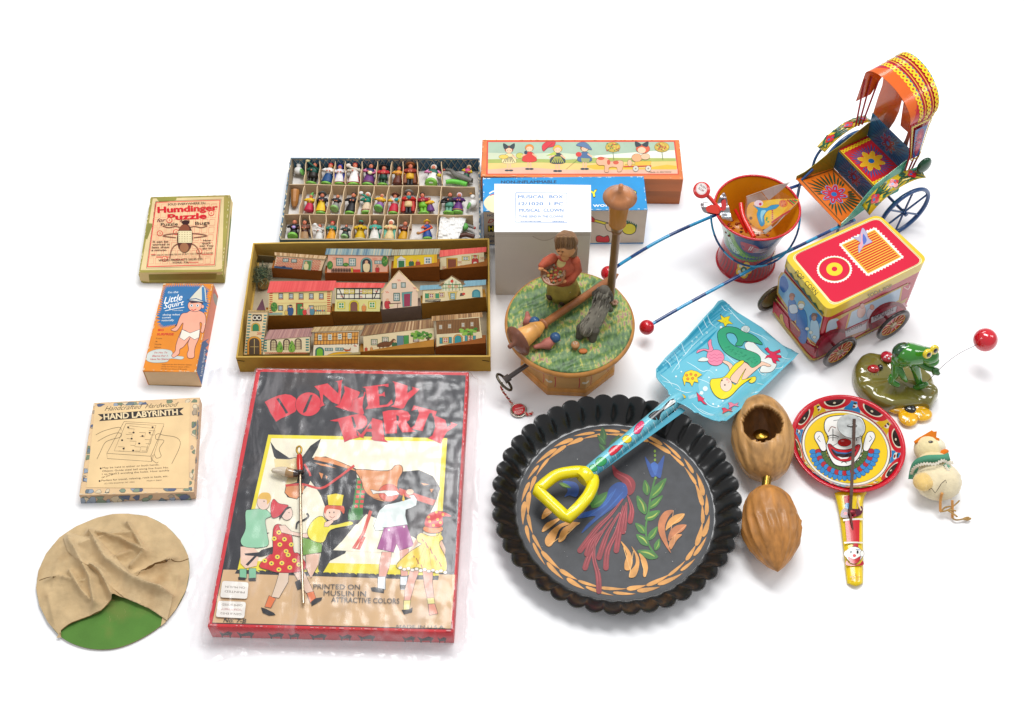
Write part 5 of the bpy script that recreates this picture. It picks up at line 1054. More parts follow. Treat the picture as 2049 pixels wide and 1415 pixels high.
for pts in ([(800, 660), (720, 760), (650, 830), (550, 960)], [(740, 770), (660, 880), (600, 1000), (580, 1060)], [(780, 740), (710, 860), (660, 1000)], [(800, 700), (760, 850), (710, 960), (700, 1060)], [(820, 680), (790, 780), (760, 960)], [(825, 640), (850, 720), (840, 790)], [(640, 880), (630, 1000), (655, 1100), (660, 1195)], [(820, 690), (810, 780), (800, 850)], [(700, 830), (620, 900), (590, 980)]):
    a.line(RDD, pts, 32, True, lambda t: .25 + .75 * min(1, t * 1.4)); a.disc(RDD, pts[-1], 16, n=10)
    for o_ in (-7, 1, 8): a.line(('a84048', '7c1e28', 'b4545a')[o_ % 3], [(x + o_ * min(1, i_ * .6 + .3), y) for i_, (x, y) in enumerate(pts)], 4, True, True)
for pts, c in (([(350, 720), (420, 690), (400, 730), (330, 780)], OR), ([(330, 845), (360, 800), (450, 765), (400, 810), (345, 850)], OR), ([(355, 930), (350, 890), (400, 830), (470, 795), (550, 800), (470, 815), (430, 840), (405, 900), (380, 935)], OR), ([(425, 905), (440, 850), (480, 815), (540, 805), (490, 840), (465, 890), (440, 910)], OR),
    ([(785, 905), (835, 960), (855, 1020), (840, 1070), (810, 1070), (808, 1030), (820, 980)], OR), ([(848, 935), (890, 1000), (890, 1060), (870, 1110), (835, 1115), (840, 1080), (870, 1040), (870, 990)], OR), ([(890, 975), (930, 1010), (943, 1060), (930, 1110), (915, 1105), (915, 1050)], OR),
    ([(1075, 975), (1010, 870), (1005, 790), (1040, 735), (1090, 728), (1060, 770), (1040, 830), (1055, 910)], 'c87a48'), ([(1045, 845), (1060, 790), (1100, 755), (1155, 748), (1130, 790), (1080, 815)], OR), ([(1060, 905), (1070, 850), (1110, 815), (1165, 812), (1140, 850), (1100, 870)], 'c87a48'), ([(1075, 955), (1070, 910), (1100, 870), (1140, 868), (1110, 900)], 'd08a4e')):
    a.poly(c, pts, True)
    a.line('f0bc74' if c == OR else 'e0a070', [((pts[0][0] + pts[-1][0]) / 2, (pts[0][1] + pts[-1][1]) / 2), pts[len(pts) // 2]], 4)
for _ in range(26): a.disc('c8c8c4', (random.uniform(250, 1250), random.uniform(320, 1150)), random.uniform(1, 2.6), n=5)
a.build('painted_bird', TOLE, pan)

# ============================================================ the mermaid beach shovel
Na, Nt = G(*r13((430, 1020)), 3.3), G(*r13((1185, 345)), .75)
dS = (Nt - Na); lat = dS.cross(V((0, 0, 1))).normalized(); nS = lat.cross(dS).normalized()
Ld = dS.length
def bladeh(u, v):                                      # u runs neck -> tip, v sideways
    s_ = max(0, (abs(v) - 3.6) / 2.0); e_ = max(0, (2.6 - u) / 3.0)
    return 0.95 * min(s_, 1.6) ** 1.7 * (.65 + .35 * min(1, max(0, (Ld - u) / 5))) + .5 * min(e_, 1.4) ** 2
plS = Plane(Na, nS, dS, bladeh)
shv = thing('toy_shovel', 'blue tin toy shovel printed with a mermaid, its yellow grip resting in the black pan', 'toy shovel', (Na.x, Na.y, 0))
a = Art(plS, r13, grid=.45, k0=0, step=0)
out = [(830, 92), (862, 112), (900, 150), (1200, 355), (1480, 560), (1545, 602), (1500, 655), (1200, 945), (960, 1160), (865, 1240), (790, 1254), (690, 1210), (600, 1160), (565, 1160), (535, 1130), (462, 1085), (400, 1060), (345, 1000), (320, 985), (315, 950), (255, 890), (205, 825), (203, 745), (290, 640), (500, 435), (745, 165), (790, 105)]
a.poly('6cc0d4', out); bo = a.build('blade', TIN, shv)
so = bo.modifiers.new('thick', 'SOLIDIFY'); so.thickness = .07 * CM; so.offset = -1
a = Art(plS, r13, grid=.6, step=.0005, k0=.004)
a.poly('2f9ab8', [(835, 110), (905, 165), (880, 230), (700, 480), (480, 640), (400, 700), (330, 760), (225, 790), (215, 745), (300, 650), (510, 440), (750, 180)], True)
a.poly('4cacca', [(830, 150), (890, 200), (640, 500), (420, 690), (240, 800), (230, 770), (320, 680), (540, 450)], True)
for pts in ([(900, 600), (1100, 800), (800, 1100), (600, 900)], [(1200, 420), (1450, 600), (1200, 850), (1250, 600)]): a.poly('86cede', pts, True)
for pts in ([(820, 150), (850, 190), (900, 210)], [(895, 220), (940, 240), (990, 300)], [(680, 220), (710, 300), (745, 340), (800, 370)], [(640, 260), (680, 350), (690, 350)], [(590, 330), (640, 420), (650, 440)], [(440, 500), (480, 600), (510, 560)], [(370, 590), (400, 650), (420, 730), (380, 760)], [(290, 660), (330, 700), (350, 750)], [(350, 780), (500, 580), (640, 440)], [(490, 680), (560, 720), (640, 770), (700, 760), (770, 810)], [(240, 800), (330, 870), (360, 920)], [(260, 860), (400, 900), (440, 960)], [(560, 830), (700, 880), (720, 950)], [(640, 1000), (690, 1080), (780, 1110), (850, 1080)], [(540, 1070), (640, 1160), (780, 1200)], [(780, 440), (900, 530), (1060, 600), (1180, 680)], [(1060, 380), (1200, 440), (1280, 500)], [(1340, 560), (1400, 640), (1490, 660)], [(1250, 740), (1380, 740), (1400, 700)], [(1150, 880), (1220, 900)], [(1100, 980), (1180, 960)], [(850, 600), (960, 700), (1000, 680)], [(380, 930), (480, 970), (550, 960)], [(600, 1120), (700, 1170), (760, 1180)], [(880, 170), (1000, 300), (1050, 330)], [(1130, 700), (1200, 800), (1260, 780)]):
    a.line('d8f2f6', pts, 6, True, True)
for x in range(9): a.line('e4f6f8', [(510 + x * 12, 1000 - x * 3), (516 + x * 12, 1030 - x * 3)], 4)
for k in range(16): a.line('1f88ac', [(300 + k * 9, 680 + (k % 4) * 22 - k * 12), (330 + k * 10, 760 - k * 14 + (k % 3) * 18)], 5, False, True)
for c, r_ in (((708, 305), 10), ((680, 405), 10), ((583, 450), 9), ((543, 488), 9), ((540, 530), 8), ((630, 498), 9), ((460, 622), 7), ((1228, 802), 10)): a.disc('d8f0f4', c, r_, n=10); a.disc('6cc0d4', c, r_ * .6, n=8)
for c, r_ in (((815, 355), 12), ((665, 935), 24), ((630, 975), 18), ((740, 1080), 10), ((770, 760), 8), ((390, 820), 9), ((440, 775), 8), ((830, 1050), 9), ((790, 1100), 10), ((700, 830), 8)): a.disc('e8f6f6', c, r_, n=10)
a.poly('f2e02c', [(808, 235), (842, 262), (900, 250), (885, 290), (928, 325), (880, 322), (852, 350), (836, 315), (775, 292), (818, 280)], ink=4)
for c in ((840, 285), (855, 300), (830, 298), (862, 280), (850, 268)): a.disc('3a3010', c, 2.5, n=5)
a.disc('dce8e4', (1045, 375), 42, 34, ink=2); [a.line('6a8a8a', [(1045 + dx, 350), (1045 + dx * .4, 400)], 2.5) for dx in (-28, -12, 4, 20, 32)]
a.poly('eef2ec', [(1050, 500), (1120, 500), (1220, 600), (1300, 640), (1340, 700), (1300, 770), (1230, 785), (1180, 770), (1190, 680), (1050, 560)], True, ink=3)
MG = '3fa87c'
a.poly(MG, [(780, 430), (800, 380), (860, 350), (960, 360), (1030, 400), (1100, 420), (1170, 470), (1205, 522), (1120, 500), (1040, 490), (1010, 530), (950, 525), (970, 480), (940, 420), (880, 410), (865, 440), (900, 500), (960, 540), (1060, 570), (1160, 610), (1190, 660), (1170, 710), (1100, 740), (1060, 690), (960, 660), (860, 600), (800, 520)], True, ink=4)
for k in range(30): 
    t = k / 30; x = 860 + 300 * t + 14 * math.sin(k * 2.1); y = 545 + 140 * t + 22 * math.sin(k * 3.7); a.line('1f7a56', [(x - 9, y), (x, y + 8), (x + 9, y - 1)], 3, True)
PKF = 'f08ca8'
a.poly(PKF, [(690, 590), (740, 570), (800, 575), (840, 620), (835, 680), (780, 718), (710, 705), (680, 650)], True, ink=3); a.poly(PKF, [(700, 590), (650, 575), (585, 600), (600, 570), (660, 560), (700, 565), (690, 500), (720, 470), (725, 520), (740, 570)], True, ink=3); a.poly('dfe6e0', [(690, 650), (640, 640), (595, 670), (640, 680), (690, 672)], True, ink=2)
for y in (610, 640, 670): a.line('c85a80', [(700, y), (725, y + 12), (750, y), (775, y + 12), (800, y), (825, y + 10)], 3, True)
a.poly('f6cbb0', [(830, 670), (880, 680), (925, 720), (900, 770), (880, 720), (835, 690)], True, ink=3)
a.poly('f6cbb0', [(1000, 680), (1060, 700), (1110, 740), (1180, 700), (1200, 680), (1285, 715), (1260, 730), (1200, 720), (1100, 800), (1010, 880), (960, 890), (890, 840), (930, 760)], True, ink=3)
a.poly('f2e02c', [(720, 850), (770, 840), (850, 820), (940, 710), (1010, 670), (1030, 690), (960, 760), (900, 840), (950, 900), (1000, 820), (1050, 745), (1010, 850), (1130, 820), (1140, 860), (1105, 885), (1075, 870), (1100, 840), (1000, 910), (900, 1010), (820, 1035), (750, 990), (712, 910)], True, ink=4)
a.disc('f8d8c4', (862, 898), 56, 66, ink=3)
for c in ((822, 858), (850, 902)): a.disc('3a3028', c, 8, n=8)
a.disc('f0a0a0', (872, 850), 12, n=8); a.line('c84a4a', [(880, 882), (892, 872), (885, 860)], 4)
a.poly('e03a5c', [(1225, 560), (1255, 545), (1275, 580), (1310, 590), (1370, 565), (1375, 590), (1330, 610), (1380, 625), (1385, 645), (1345, 645), (1370, 680), (1330, 670), (1335, 705), (1305, 690), (1290, 650), (1260, 640), (1225, 655), (1245, 625), (1280, 610), (1250, 590)], ink=3)
a.poly('f4d830', [(450, 840), (475, 780), (530, 760), (590, 775), (635, 805), (590, 835), (600, 880), (560, 870), (540, 915), (520, 880), (480, 870), (470, 910)], ink=3)
for c in ((490, 810), (530, 800), (500, 845), (545, 840), (575, 810)): a.disc('e8903a', c, 13, n=10, ink=2)
for o_ in ((0, 0), (240, 110), (300, 60)):
    x, y = 620 + o_[0], 1030 + o_[1]; a.poly('e0385c' if o_[0] != 300 else 'ee86a0', [(x - 38, y - 62), (x - 8, y - 30), (x + 20, y - 8), (x + 38, y + 0), (x + 22, y + 14), (x + 50, y + 46), (x + 64, y + 60), (x + 30, y + 50), (x + 4, y + 22), (x - 22, y + 26), (x - 26, y - 10)] if o_[0] == 0 else [(x - 40, y - 20), (x - 10, y - 24), (x + 20, y - 6), (x + 60, y - 22), (x + 46, y), (x + 62, y + 18), (x + 20, y + 8), (x - 4, y + 20), (x - 34, y + 36), (x - 28, y + 6)], ink=2)
a.poly('e8c830', [(408, 990), (440, 985), (480, 1010), (470, 1028), (430, 1018)], True, ink=2)
a.build('printed_sea', TIN, shv)
# handle
hA, hB_ = G(*r9((1095, 95)), 3.75), G(*r9((600, 510)), 3.2)
ax = (hB_ - hA).normalized(); rH = .86
m_ = MB(); tube(m_, [hA - ax * 1.2, hA - ax * .3, hA, hA + (hB_ - hA) * .5, hB_], 1, '74c6d8', 28, taper=[.55, .85, rH, rH, rH]); m_.build('handle', TIN, shv)
tc_ = (CAMP - (hA + hB_) / 2).normalized(); nh = (tc_ - ax * tc_.dot(ax)).normalized()
plH = Plane(hA, nh, ax, lambda u, v: math.sqrt(max(1e-4, (rH + .004) ** 2 - min(abs(v), rH * .995) ** 2)))
a = Art(plH, r9, grid=(1.5, .16), k0=.003, step=.001)
a.poly('58b4cc', [(1130, 130), (1160, 150), (650, 520), (632, 500)])
for k in range(26):
    t = k / 26; x, y = 1110 - 490 * t, 120 + 395 * t; a.line('d0eef4' if k % 2 else '48a4be', [(x - 5, y - 12), (x + 10, y + 22)], 3.5)
a.poly('1e1e22', [(945, 185), (975, 155), (1020, 140), (1060, 95), (1095, 80), (1085, 105), (1100, 110), (1050, 140), (1020, 165), (1005, 205), (985, 180), (990, 205)], True); a.poly('eef2f0', [(1075, 90), (1105, 95), (1075, 120), (1035, 145), (1060, 110)], True)
a.poly('e04070', [(870, 240), (905, 208), (922, 225), (912, 250), (892, 282), (862, 280)], True, ink=2); a.disc('f2d820', (822, 315), 28, 22, ink=2)
a.poly('d8283c', [(715, 385), (740, 355), (770, 350), (800, 350), (780, 375), (760, 395), (730, 410)], True, ink=2); a.disc('3aa860', (672, 445), 34, 26, ang=-20, ink=2); a.poly('3aa860', [(605, 470), (640, 460), (650, 495), (615, 500)], True, ink=2)
a.build('printed_handle', TIN, shv)
m_ = MB(); lp = [(604, 516), (560, 503), (500, 505), (420, 522), (360, 562), (303, 612), (390, 690), (478, 772), (540, 712), (592, 650), (622, 590), (628, 545)]
LP = [G(*r9(p), 3.15 + .15 * math.sin(i)) for i, p in enumerate(lp)]; LPc = cr([LP[i] for i in range(12)], True, 4)
LPc = []
for i, p in enumerate(LP):
    LPc.append(p)
tube(m_, cr(LPc[:6], False, 4) + cr(LPc[6:8], False, 4) + cr(LPc[8:], False, 4), .74, 'fbe808', 16, closed=True)
tube(m_, [hB_ - ax * .1, hB_ + ax * .5, hB_ + ax * 1.3], 1, 'fbe808', 20, taper=[1.0, 1.3, 1.0])
m_.build('grip', PLASTIC, shv)

# ============================================================ wooden music box
r4 = R(960, 460, 3.628); r3 = rB
hM = 8.0
ya, yb_ = G(1140.3, 544.5, hM), G(1140.3, 745, hM); cM = (ya + yb_) / 2; RM = (G(1271, proj(cM)[1], hM) - G(1009.6, proj(cM)[1], hM)).length / 2
mus = thing('music_box', 'carved wooden music box, its green round top carrying a girl, dog, birds and lamp post', 'music box', (cM.x, cM.y, 0))
def octo(mb, prof, color, rot):
    vs = []
    for r_, z in prof:
        for k in range(8): an = rot + PI / 8 + k * PI / 4; vs.append((cM.x + r_ * math.cos(an), cM.y + r_ * math.sin(an), z))
    mb.add(vs, [(i * 8 + k, i * 8 + (k + 1) % 8, (i + 1) * 8 + (k + 1) % 8, (i + 1) * 8 + k) for i in range(len(prof) - 1) for k in range(8)] + [tuple(range(8))[::-1], tuple(range(8 * (len(prof) - 1), 8 * len(prof)))], color)
ro_ = math.radians(-3)
m_ = MB(); octo(m_, [(RM * .80, 0), (RM * .80, .9), (RM * .77, 1.25)], 'd8984c', ro_); bevel(m_.build('base_moulding', WOOD, mus), .1)
m_ = MB(); octo(m_, [(RM * .76, 1.2), (RM * .76, 6.9)], 'd6a25c', ro_); m_.build('octagon_case', WOODX, mus)
dec = Art(topplane(0), None); 
for k in range(8):
    a0 = ro_ + PI / 8 + k * PI / 4; p0 = V((cM.x + RM * .76 * math.cos(a0), cM.y + RM * .76 * math.sin(a0), 1.2)); a1 = a0 + PI / 4; p1 = V((cM.x + RM * .76 * math.cos(a1), cM.y + RM * .76 * math.sin(a1), 1.2)); x = (p1 - p0); L_ = x.length; dec.s = Plane(p0, x.cross(V((0, 0, 1))), x)
    for u in (.18, .82): dec.line('c83a28', [(L_ * u, .3), (L_ * u + .06, 1.6), (L_ * u - .05, 3.0), (L_ * u + .05, 5.6)], .13, True)
    for u in (.05, .95): dec.disc('e8dcc0', (L_ * u, 1.5), .3, .26, n=8); dec.disc('e8dcc0', (L_ * u, 3.6), .3, .26, n=8)
dec.build('painted_stripes', SATIN, mus)
m_ = MB(); lathe(m_, [(RM * .7, 6.95), (RM * .96, 6.95), (RM * .99, 7.08), (RM, 7.3), (RM, 7.55), (RM * .985, 7.8), (RM * .955, 7.92)], (cM.x, cM.y, 0), (0, 0, 1), 'c88a44', 96); m_.build('turned_rim', WOOD, mus)
GM = bpy.data.materials.new('carved_grass_paint'); GM.use_nodes = True; nt = GM.node_tree; N = nt.nodes; L = nt.links; b = N['Principled BSDF']; b.inputs['Roughness'].default_value = .5
tc = N.new('ShaderNodeTexCoord'); mp = N.new('ShaderNodeMapping'); mp.inputs['Rotation'].default_value = (0, 0, .5); mp.inputs['Scale'].default_value = (1, .38, 1); L.new(tc.outputs['Object'], mp.inputs[0])
n1 = N.new('ShaderNodeTexNoise'); n1.inputs['Scale'].default_value = 330; n1.inputs['Detail'].default_value = 5; L.new(mp.outputs[0], n1.inputs[0])
n2 = N.new('ShaderNodeTexNoise'); n2.inputs['Scale'].default_value = 30; n2.inputs['Detail'].default_value = 3; L.new(tc.outputs['Object'], n2.inputs[0])
ad = N.new('ShaderNodeMath'); ad.operation = 'MULTIPLY_ADD'; ad.inputs[1].default_value = .55; L.new(n2.outputs[0], ad.inputs[0]); 
ad2 = N.new('ShaderNodeMath'); ad2.operation = 'MULTIPLY'; ad2.inputs[1].default_value = .6; L.new(n1.outputs[0], ad2.inputs[0]); L.new(ad2.outputs[0], ad.inputs[2])
cr_ = N.new('ShaderNodeValToRGB'); e = cr_.color_ramp.elements; e[0].position = .40; e[0].color = (*lin('3c5a34'), 1); e[1].position = .53; e[1].color = (*lin('5c8048'), 1)
for p_, c_ in ((.60, '74904c'), (.65, 'b4b850'), (.70, 'a8806a')): x_ = e.new(p_); x_.color = (*lin(c_), 1)
L.new(ad.outputs[0], cr_.inputs[0]); L.new(cr_.outputs[0], b.inputs['Base Color'])
wv = N.new('ShaderNodeTexWave'); wv.inputs['Scale'].default_value = 22; wv.inputs['Distortion'].default_value = 9; wv.inputs['Detail'].default_value = 3; mp2 = N.new('ShaderNodeMapping'); mp2.inputs['Rotation'].default_value = (0, 0, 1.1); L.new(tc.outputs['Object'], mp2.inputs[0]); L.new(mp2.outputs[0], wv.inputs[0])
bp = N.new('ShaderNodeBump'); bp.inputs['Strength'].default_value = .8; bp.inputs['Distance'].default_value = .0016; L.new(wv.outputs[1], bp.inputs['Height']); L.new(bp.outputs[0], b.inputs['Normal'])
m_ = MB(); lathe(m_, [(RM * .958, 7.85), (RM * .958, hM - .02), (RM * .945, hM + .06), (RM * .9, hM + .08), (.01, hM + .08)], (cM.x, cM.y, 0), (0, 0, 1), '4f8a3c', 96); m_.build('grass_disc', GM, mus)

def VPf(base, off=0.0):                                 # upright plane through a foot point, facing the viewer
    return lambda p, d=0.0: hit(r4(p), (base.x, base.y - off - d, base.z), V((0, -1, 0)))
def blob(mb, pts, radii, color, seg=12): tube(mb, pts, 1, color, seg, taper=radii); ell(mb, pts[0], (radii[0],) * 3, color, seg=10, rings=6); ell(mb, pts[-1], (radii[-1],) * 3, color, seg=10, rings=6)
# lamp post
bpst = G(*r4((944, 512)), hM)
def zy(y, base=bpst): return HT((proj(base)[0], proj(base)[1]), y, hM)
y3 = lambda z: 260 + z / 4.162
zc = zy(y3(840)); zr = zy(y3(775)); zt = zy(y3(640)); zb_ = zy(y3(560)); zk = zy(y3(500)); 
Hl = zy(y3(462)); 
post = MB(); lathe(post, [(.6, 0), (.52, .3), (.5, zc - .3), (.62, zc - .2), (.66, zc), (.52, zc + .15), (.72, zc + .5), (.9, zr - .2)], bpst, (0, 0, 1), '8a6038', 20); pst = post.build('lamp_post', WOOD, mus)
s_ = MB(); lathe(s_, [(1.02, zr - .15), (1.08, zr), (.98, zr + .15), (1.32, zb_ - .1)], bpst, (0, 0, 1), 'b87a28', 24); s_.build('lantern', WOOD, pst)
s_ = MB(); lathe(s_, [(1.9, zb_ - .15), (2.0, zb_ - .05), (1.2, zb_ + .45), (.3, zk - .1), (.28, Hl), (.1, Hl + .05)], bpst, (0, 0, 1), 'b8784a', 32); s_.build('lantern_cap', WOOD, pst)
# girl with a bowl
gb = G(*r4((600, 490)), hM); VP = VPf(gb); 
girl = MB()
def ovals(mb, rows, c, seg=28, fold=0, nf=9, yq=.8):
    vs = []
    for (cx, cy, rx) in rows:
        p = VP((cx, cy)); px1 = VP((cx + rx, cy)); R_ = (px1 - p).length
        for k in range(seg): an = 2 * PI * k / seg; w2 = R_ * (1 + fold * math.cos(an * nf) * (1 if cy > 380 else .3)); vs.append(p + V((w2 * math.cos(an), w2 * yq * math.sin(an), 0)))
    mb.add(vs, [(i * seg + (k + 1) % seg, i * seg + k, (i + 1) * seg + k, (i + 1) * seg + (k + 1) % seg) for i in range(len(rows) - 1) for k in range(seg)] + [tuple(range(seg)), tuple(range(seg * (len(rows) - 1), seg * len(rows)))[::-1]], c, True)
ovals(girl, [(618, 195, 30), (615, 215, 60), (610, 240, 95), (600, 300, 100), (600, 355, 96)], 'bf5a3c')
ovals(girl, [(600, 345, 92), (603, 380, 106), (605, 430, 118), (607, 462, 124)], 'a08c3c', fold=.05)
ell(girl, VP((625, 125)), (1.28, 1.2, 1.4), 'd89a62', seg=20, rings=14); tube(girl, [VP((618, 205)), VP((622, 160))], .55, 'd89a62', 10)
ell(girl, VP((583, 168), 1.1), (.22, .22, .24), 'dc9c66'); ell(girl, VP((594, 182), 1.06), (.2, .06, .05), 'a04030')
for p in ((572, 158), (602, 160)): ell(girl, VP(p, 1.1), (.13, .05, .06), '2a1c14', seg=8, rings=5)
m1 = girl.build('girl_figure', CARVED, mus)
s_ = MB(); ell(s_, VP((628, 98)) + V((0, .35, 0)), (1.45, 1.35, 1.3), '8a6646', seg=28, rings=14, f=lambda d: 1 + .03 * math.sin(math.atan2(d.y, d.x) * 22)); 
for k in range(9): x = 556 + k * 17; tube(s_, [VP((x * .8 + 125, 50), .9 - abs(k - 4) * .1), VP((x, 80 + abs(k - 4) * 3), 1.15 - abs(k - 4) * .15), VP((x - 2, 122 + abs(k - 3.5) * 5), 1.15 - abs(k - 4) * .17)], 1, '78593a' if k % 2 else '86643f', 7, taper=[.16, .24, .12])
for k in range(6): x = 672 + k * 5; tube(s_, [VP((x - 14, 80), .5 - k * .15), VP((x, 140), .35 - k * .15), VP((x - 6, 190), .2 - k * .1)], .26, '7c5c3a' if k % 2 else '8e6a46', 7)
s_.build('hair', CARVED, m1)
s_ = MB()
blob(s_, [VP((530, 205)), VP((478, 235), .4), VP((448, 262), 1.0)], [.62, .6, .42], 'bb5638'); blob(s_, [VP((690, 225)), VP((705, 290), .3), VP((665, 350), 1.2), VP((635, 368), 1.5)], [.68, .7, .55, .42], 'bb5638'); s_.build('jacket_sleeves', CARVED, m1)
def hand(mb, c, dr, s=.36, col_='d8925c'):
    ell(mb, c, (s, s * .8, s * .55), col_, seg=10, rings=7)
    for k in range(4): o2 = V((.12 * (k - 1.5), 0, -.08 * k)); tube(mb, [c + o2, c + o2 + dr * s * 1.0, c + o2 + dr * s * 1.6 + V((0, -.05, -.1))], .1, col_, 6)
    tube(mb, [c + V((0, -.1, .1)), c + dr * s * .9 + V((0, -.1, .26))], .11, col_, 6)
s_ = MB(); hand(s_, VP((445, 282), 1.4), V((.9, -.1, -.2))); hand(s_, VP((610, 372), 1.9), V((-.95, -.1, 0))); s_.build('hands', CARVED, m1)
bc = VP((533, 318), 1.5); bn = V((-.12, -.42, .9)).normalized(); s_ = MB(); lathe(s_, [(.5, -.75), (1.1, -.4), (1.5, 0), (1.58, .05), (1.42, .05), (1.2, -.1), (.05, -.15)], bc, bn, '9a6236', 24); bw = s_.build('bowl', WOOD, m1)
s_ = MB(); random.seed(4); bx_ = bn.orthogonal().normalized(); by_ = bn.cross(bx_)
for k in range(34): an, rr = random.random() * 6.28, math.sqrt(random.random()) * 1.15; ell(s_, bc + (bx_ * math.cos(an) + by_ * math.sin(an)) * rr + bn * -.05, (.25, .22, .18), random.choice(['b04428', 'b8683c', '5a6a3c', 'b89a48', '9a4430', '46583a', 'a89478']), seg=7, rings=5)
s_.build('painted_fruit', CARVED, bw)
s_ = MB(); ovals(s_, [(595, 205, 32), (592, 240, 42), (590, 290, 52)], 'd4c078'); o_ = s_.build('bib', CARVED, m1); o_.location.y -= .48 * CM
s_ = MB(); blob(s_, [VP((505, 475), .2), VP((512, 490), .9)], [.45, .42], '4a3020'); blob(s_, [VP((632, 500), .4), VP((600, 522), 1.3)], [.55, .55], '4a3226'); s_.build('boots', CARVED, m1)
for p in ((655, 452), (555, 395)): s_ = MB(); ell(s_, VP(p, 1.25 if p[1] > 420 else 1.6), (.1, .08, .1), 'd8d4c8', seg=8, rings=5); s_.build('button', SATIN, m1)
# dog
dz = lambda x, y, h=0: G(*r4((x, y)), hM + h)
dg_ = MB(); g1, g2 = '7c7668', '5c564c'
blob(dg_, [dz(775, 720, 1.5), dz(835, 650, 2.1), dz(880, 560, 3.2), dz(890, 500, 4.0)], [1.0, 1.15, 1.1, .8], g1, 18)
blob(dg_, [dz(890, 470, 4.6), dz(895, 450, 4.9), dz(925, 500, 3.9)], [.9, .95, .5], g1, 16); blob(dg_, [dz(900, 440, 5.2), dz(925, 452, 5.0), dz(940, 478, 4.6)], [.7, .5, .36], '6a6458', 14); ell(dg_, dz(944, 484, 4.5), (.16, .14, .14), '1c1a18', seg=8, rings=6)
for p0, p1, r_ in (((740, 715, 1.3), (722, 778, .1), .55), ((830, 730, 1.4), (818, 800, .1), .55), ((925, 560, 2.6), (950, 580, 1.0), .42), ((870, 560, 2.6), (900, 600, 1.4), .42)): blob(dg_, [dz(*p0), dz((p0[0] + p1[0]) / 2, (p0[1] + p1[1]) / 2, (p0[2] + p1[2]) / 2), dz(*p1)], [r_ * 1.3, r_, r_ * .85], g2)
m1 = dg_.build('dog_figure', CARVED, mus)
s_ = MB(); random.seed(9)
for k in range(260):
    t = random.random(); c0 = [dz(775, 720, 1.5), dz(835, 650, 2.1), dz(880, 560, 3.2), dz(890, 470, 4.6)]; i = min(int(t * 3), 2); c = c0[i].lerp(c0[i + 1], t * 3 - i); d = V((random.gauss(0, 1), random.gauss(0, 1), abs(random.gauss(0, 1)) + .2)).normalized(); p = c + d * 1.03; dn = (c0[0] - c0[3]).normalized()
    tube(s_, [p - dn * .3, p + d * .1 + dn * .1, p + dn * .5], 1, random.choice(['8c8678', '6e685c', '9c9686', '5a544a']), 5, taper=[.05, .085, .02])
s_.build('carved_fur', CARVED, m1)
for e0, e1 in (((860, 440, 5.2), (835, 465, 4.2)), ((945, 460, 5.0), (950, 500, 4.0))): s_ = MB(); blob(s_, [dz(*e0), dz(*e1)], [.3, .42], '4e483e'); s_.build('ear', CARVED, m1)
# birds, acorn cup, nut and flower
for (bx0, by0), (hx, hy), tail in (((350, 668), (398, 668), (345, 605)), ((490, 830), (548, 782), (400, 850))):
    s_ = MB(); blob(s_, [dz(*tail, .9), dz((tail[0] + bx0) / 2, (tail[1] + by0) / 2, .7), dz(bx0, by0, .7), dz((hx + bx0) / 2, (hy + by0) / 2, .9)], [.25, .4, .8, .6], 'b0685a', 12); bo_ = s_.build('bird_figure', CARVED, mus)
    s_ = MB(); ell(s_, dz(hx, hy, 1.3), (.68, .68, .68), '2c5580', seg=16, rings=10); hd_ = s_.build('bird_head', SATIN, bo_); s_ = MB(); ell(s_, dz(hx + 12, hy - 4, 1.75), (.1, .08, .1), '101010', seg=7, rings=5); ell(s_, dz(hx + 9, hy - 8, 1.85), (.04, .04, .04), 'f0f0f0', seg=6, rings=4); s_.build('eye', SATIN, hd_); s_ = MB(); lathe(s_, [(.16, 0), (.01, .45)], dz(hx + 22, hy + 10, 1.1), (.8, -.6, -.3), 'b87a48', 8); s_.build('beak', SATIN, hd_)
    s_ = MB(); blob(s_, [dz(bx0 + 45, by0 - 5, .5), dz(bx0 + 30, by0 + 22, .3)], [.14, .18], 'd8c82c'); s_.build('breast_patch', SATIN, bo_)
s_ = MB(); lathe(s_, [(.35, 0), (.38, .5), (.55, .75), (.52, .95), (.2, 1.0)], dz(692, 862), (0, 0, 1), 'b07c4c', 14); q = s_.build('mushroom', CARVED, mus); s_ = MB(); [ell(s_, dz(692 + 14 * math.cos(t), 822 + 8 * math.sin(t), 1.0), (.07, .07, .06), 'e8e0d0', seg=6, rings=4) for t in range(7)]; s_.build('painted_dots', SATIN, q)
s_ = MB(); ell(s_, dz(750, 880, .25), (.55, .38, .25), 'c8743a'); s_.build('nut', CARVED, mus)
s_ = MB(); [ell(s_, dz(980 + 17 * math.cos(t * 1.05), 527 + 13 * math.sin(t * 1.05), .6), (.22, .22, .2), 'b08c74', seg=8, rings=6) for t in range(6)]; ell(s_, dz(980, 527, .65), (.2, .2, .2), '8a5c44'); tube(s_, [dz(978, 545, 0), dz(980, 530, .6)], .2, '6a4a38', 6); s_.build('flower', CARVED, mus)
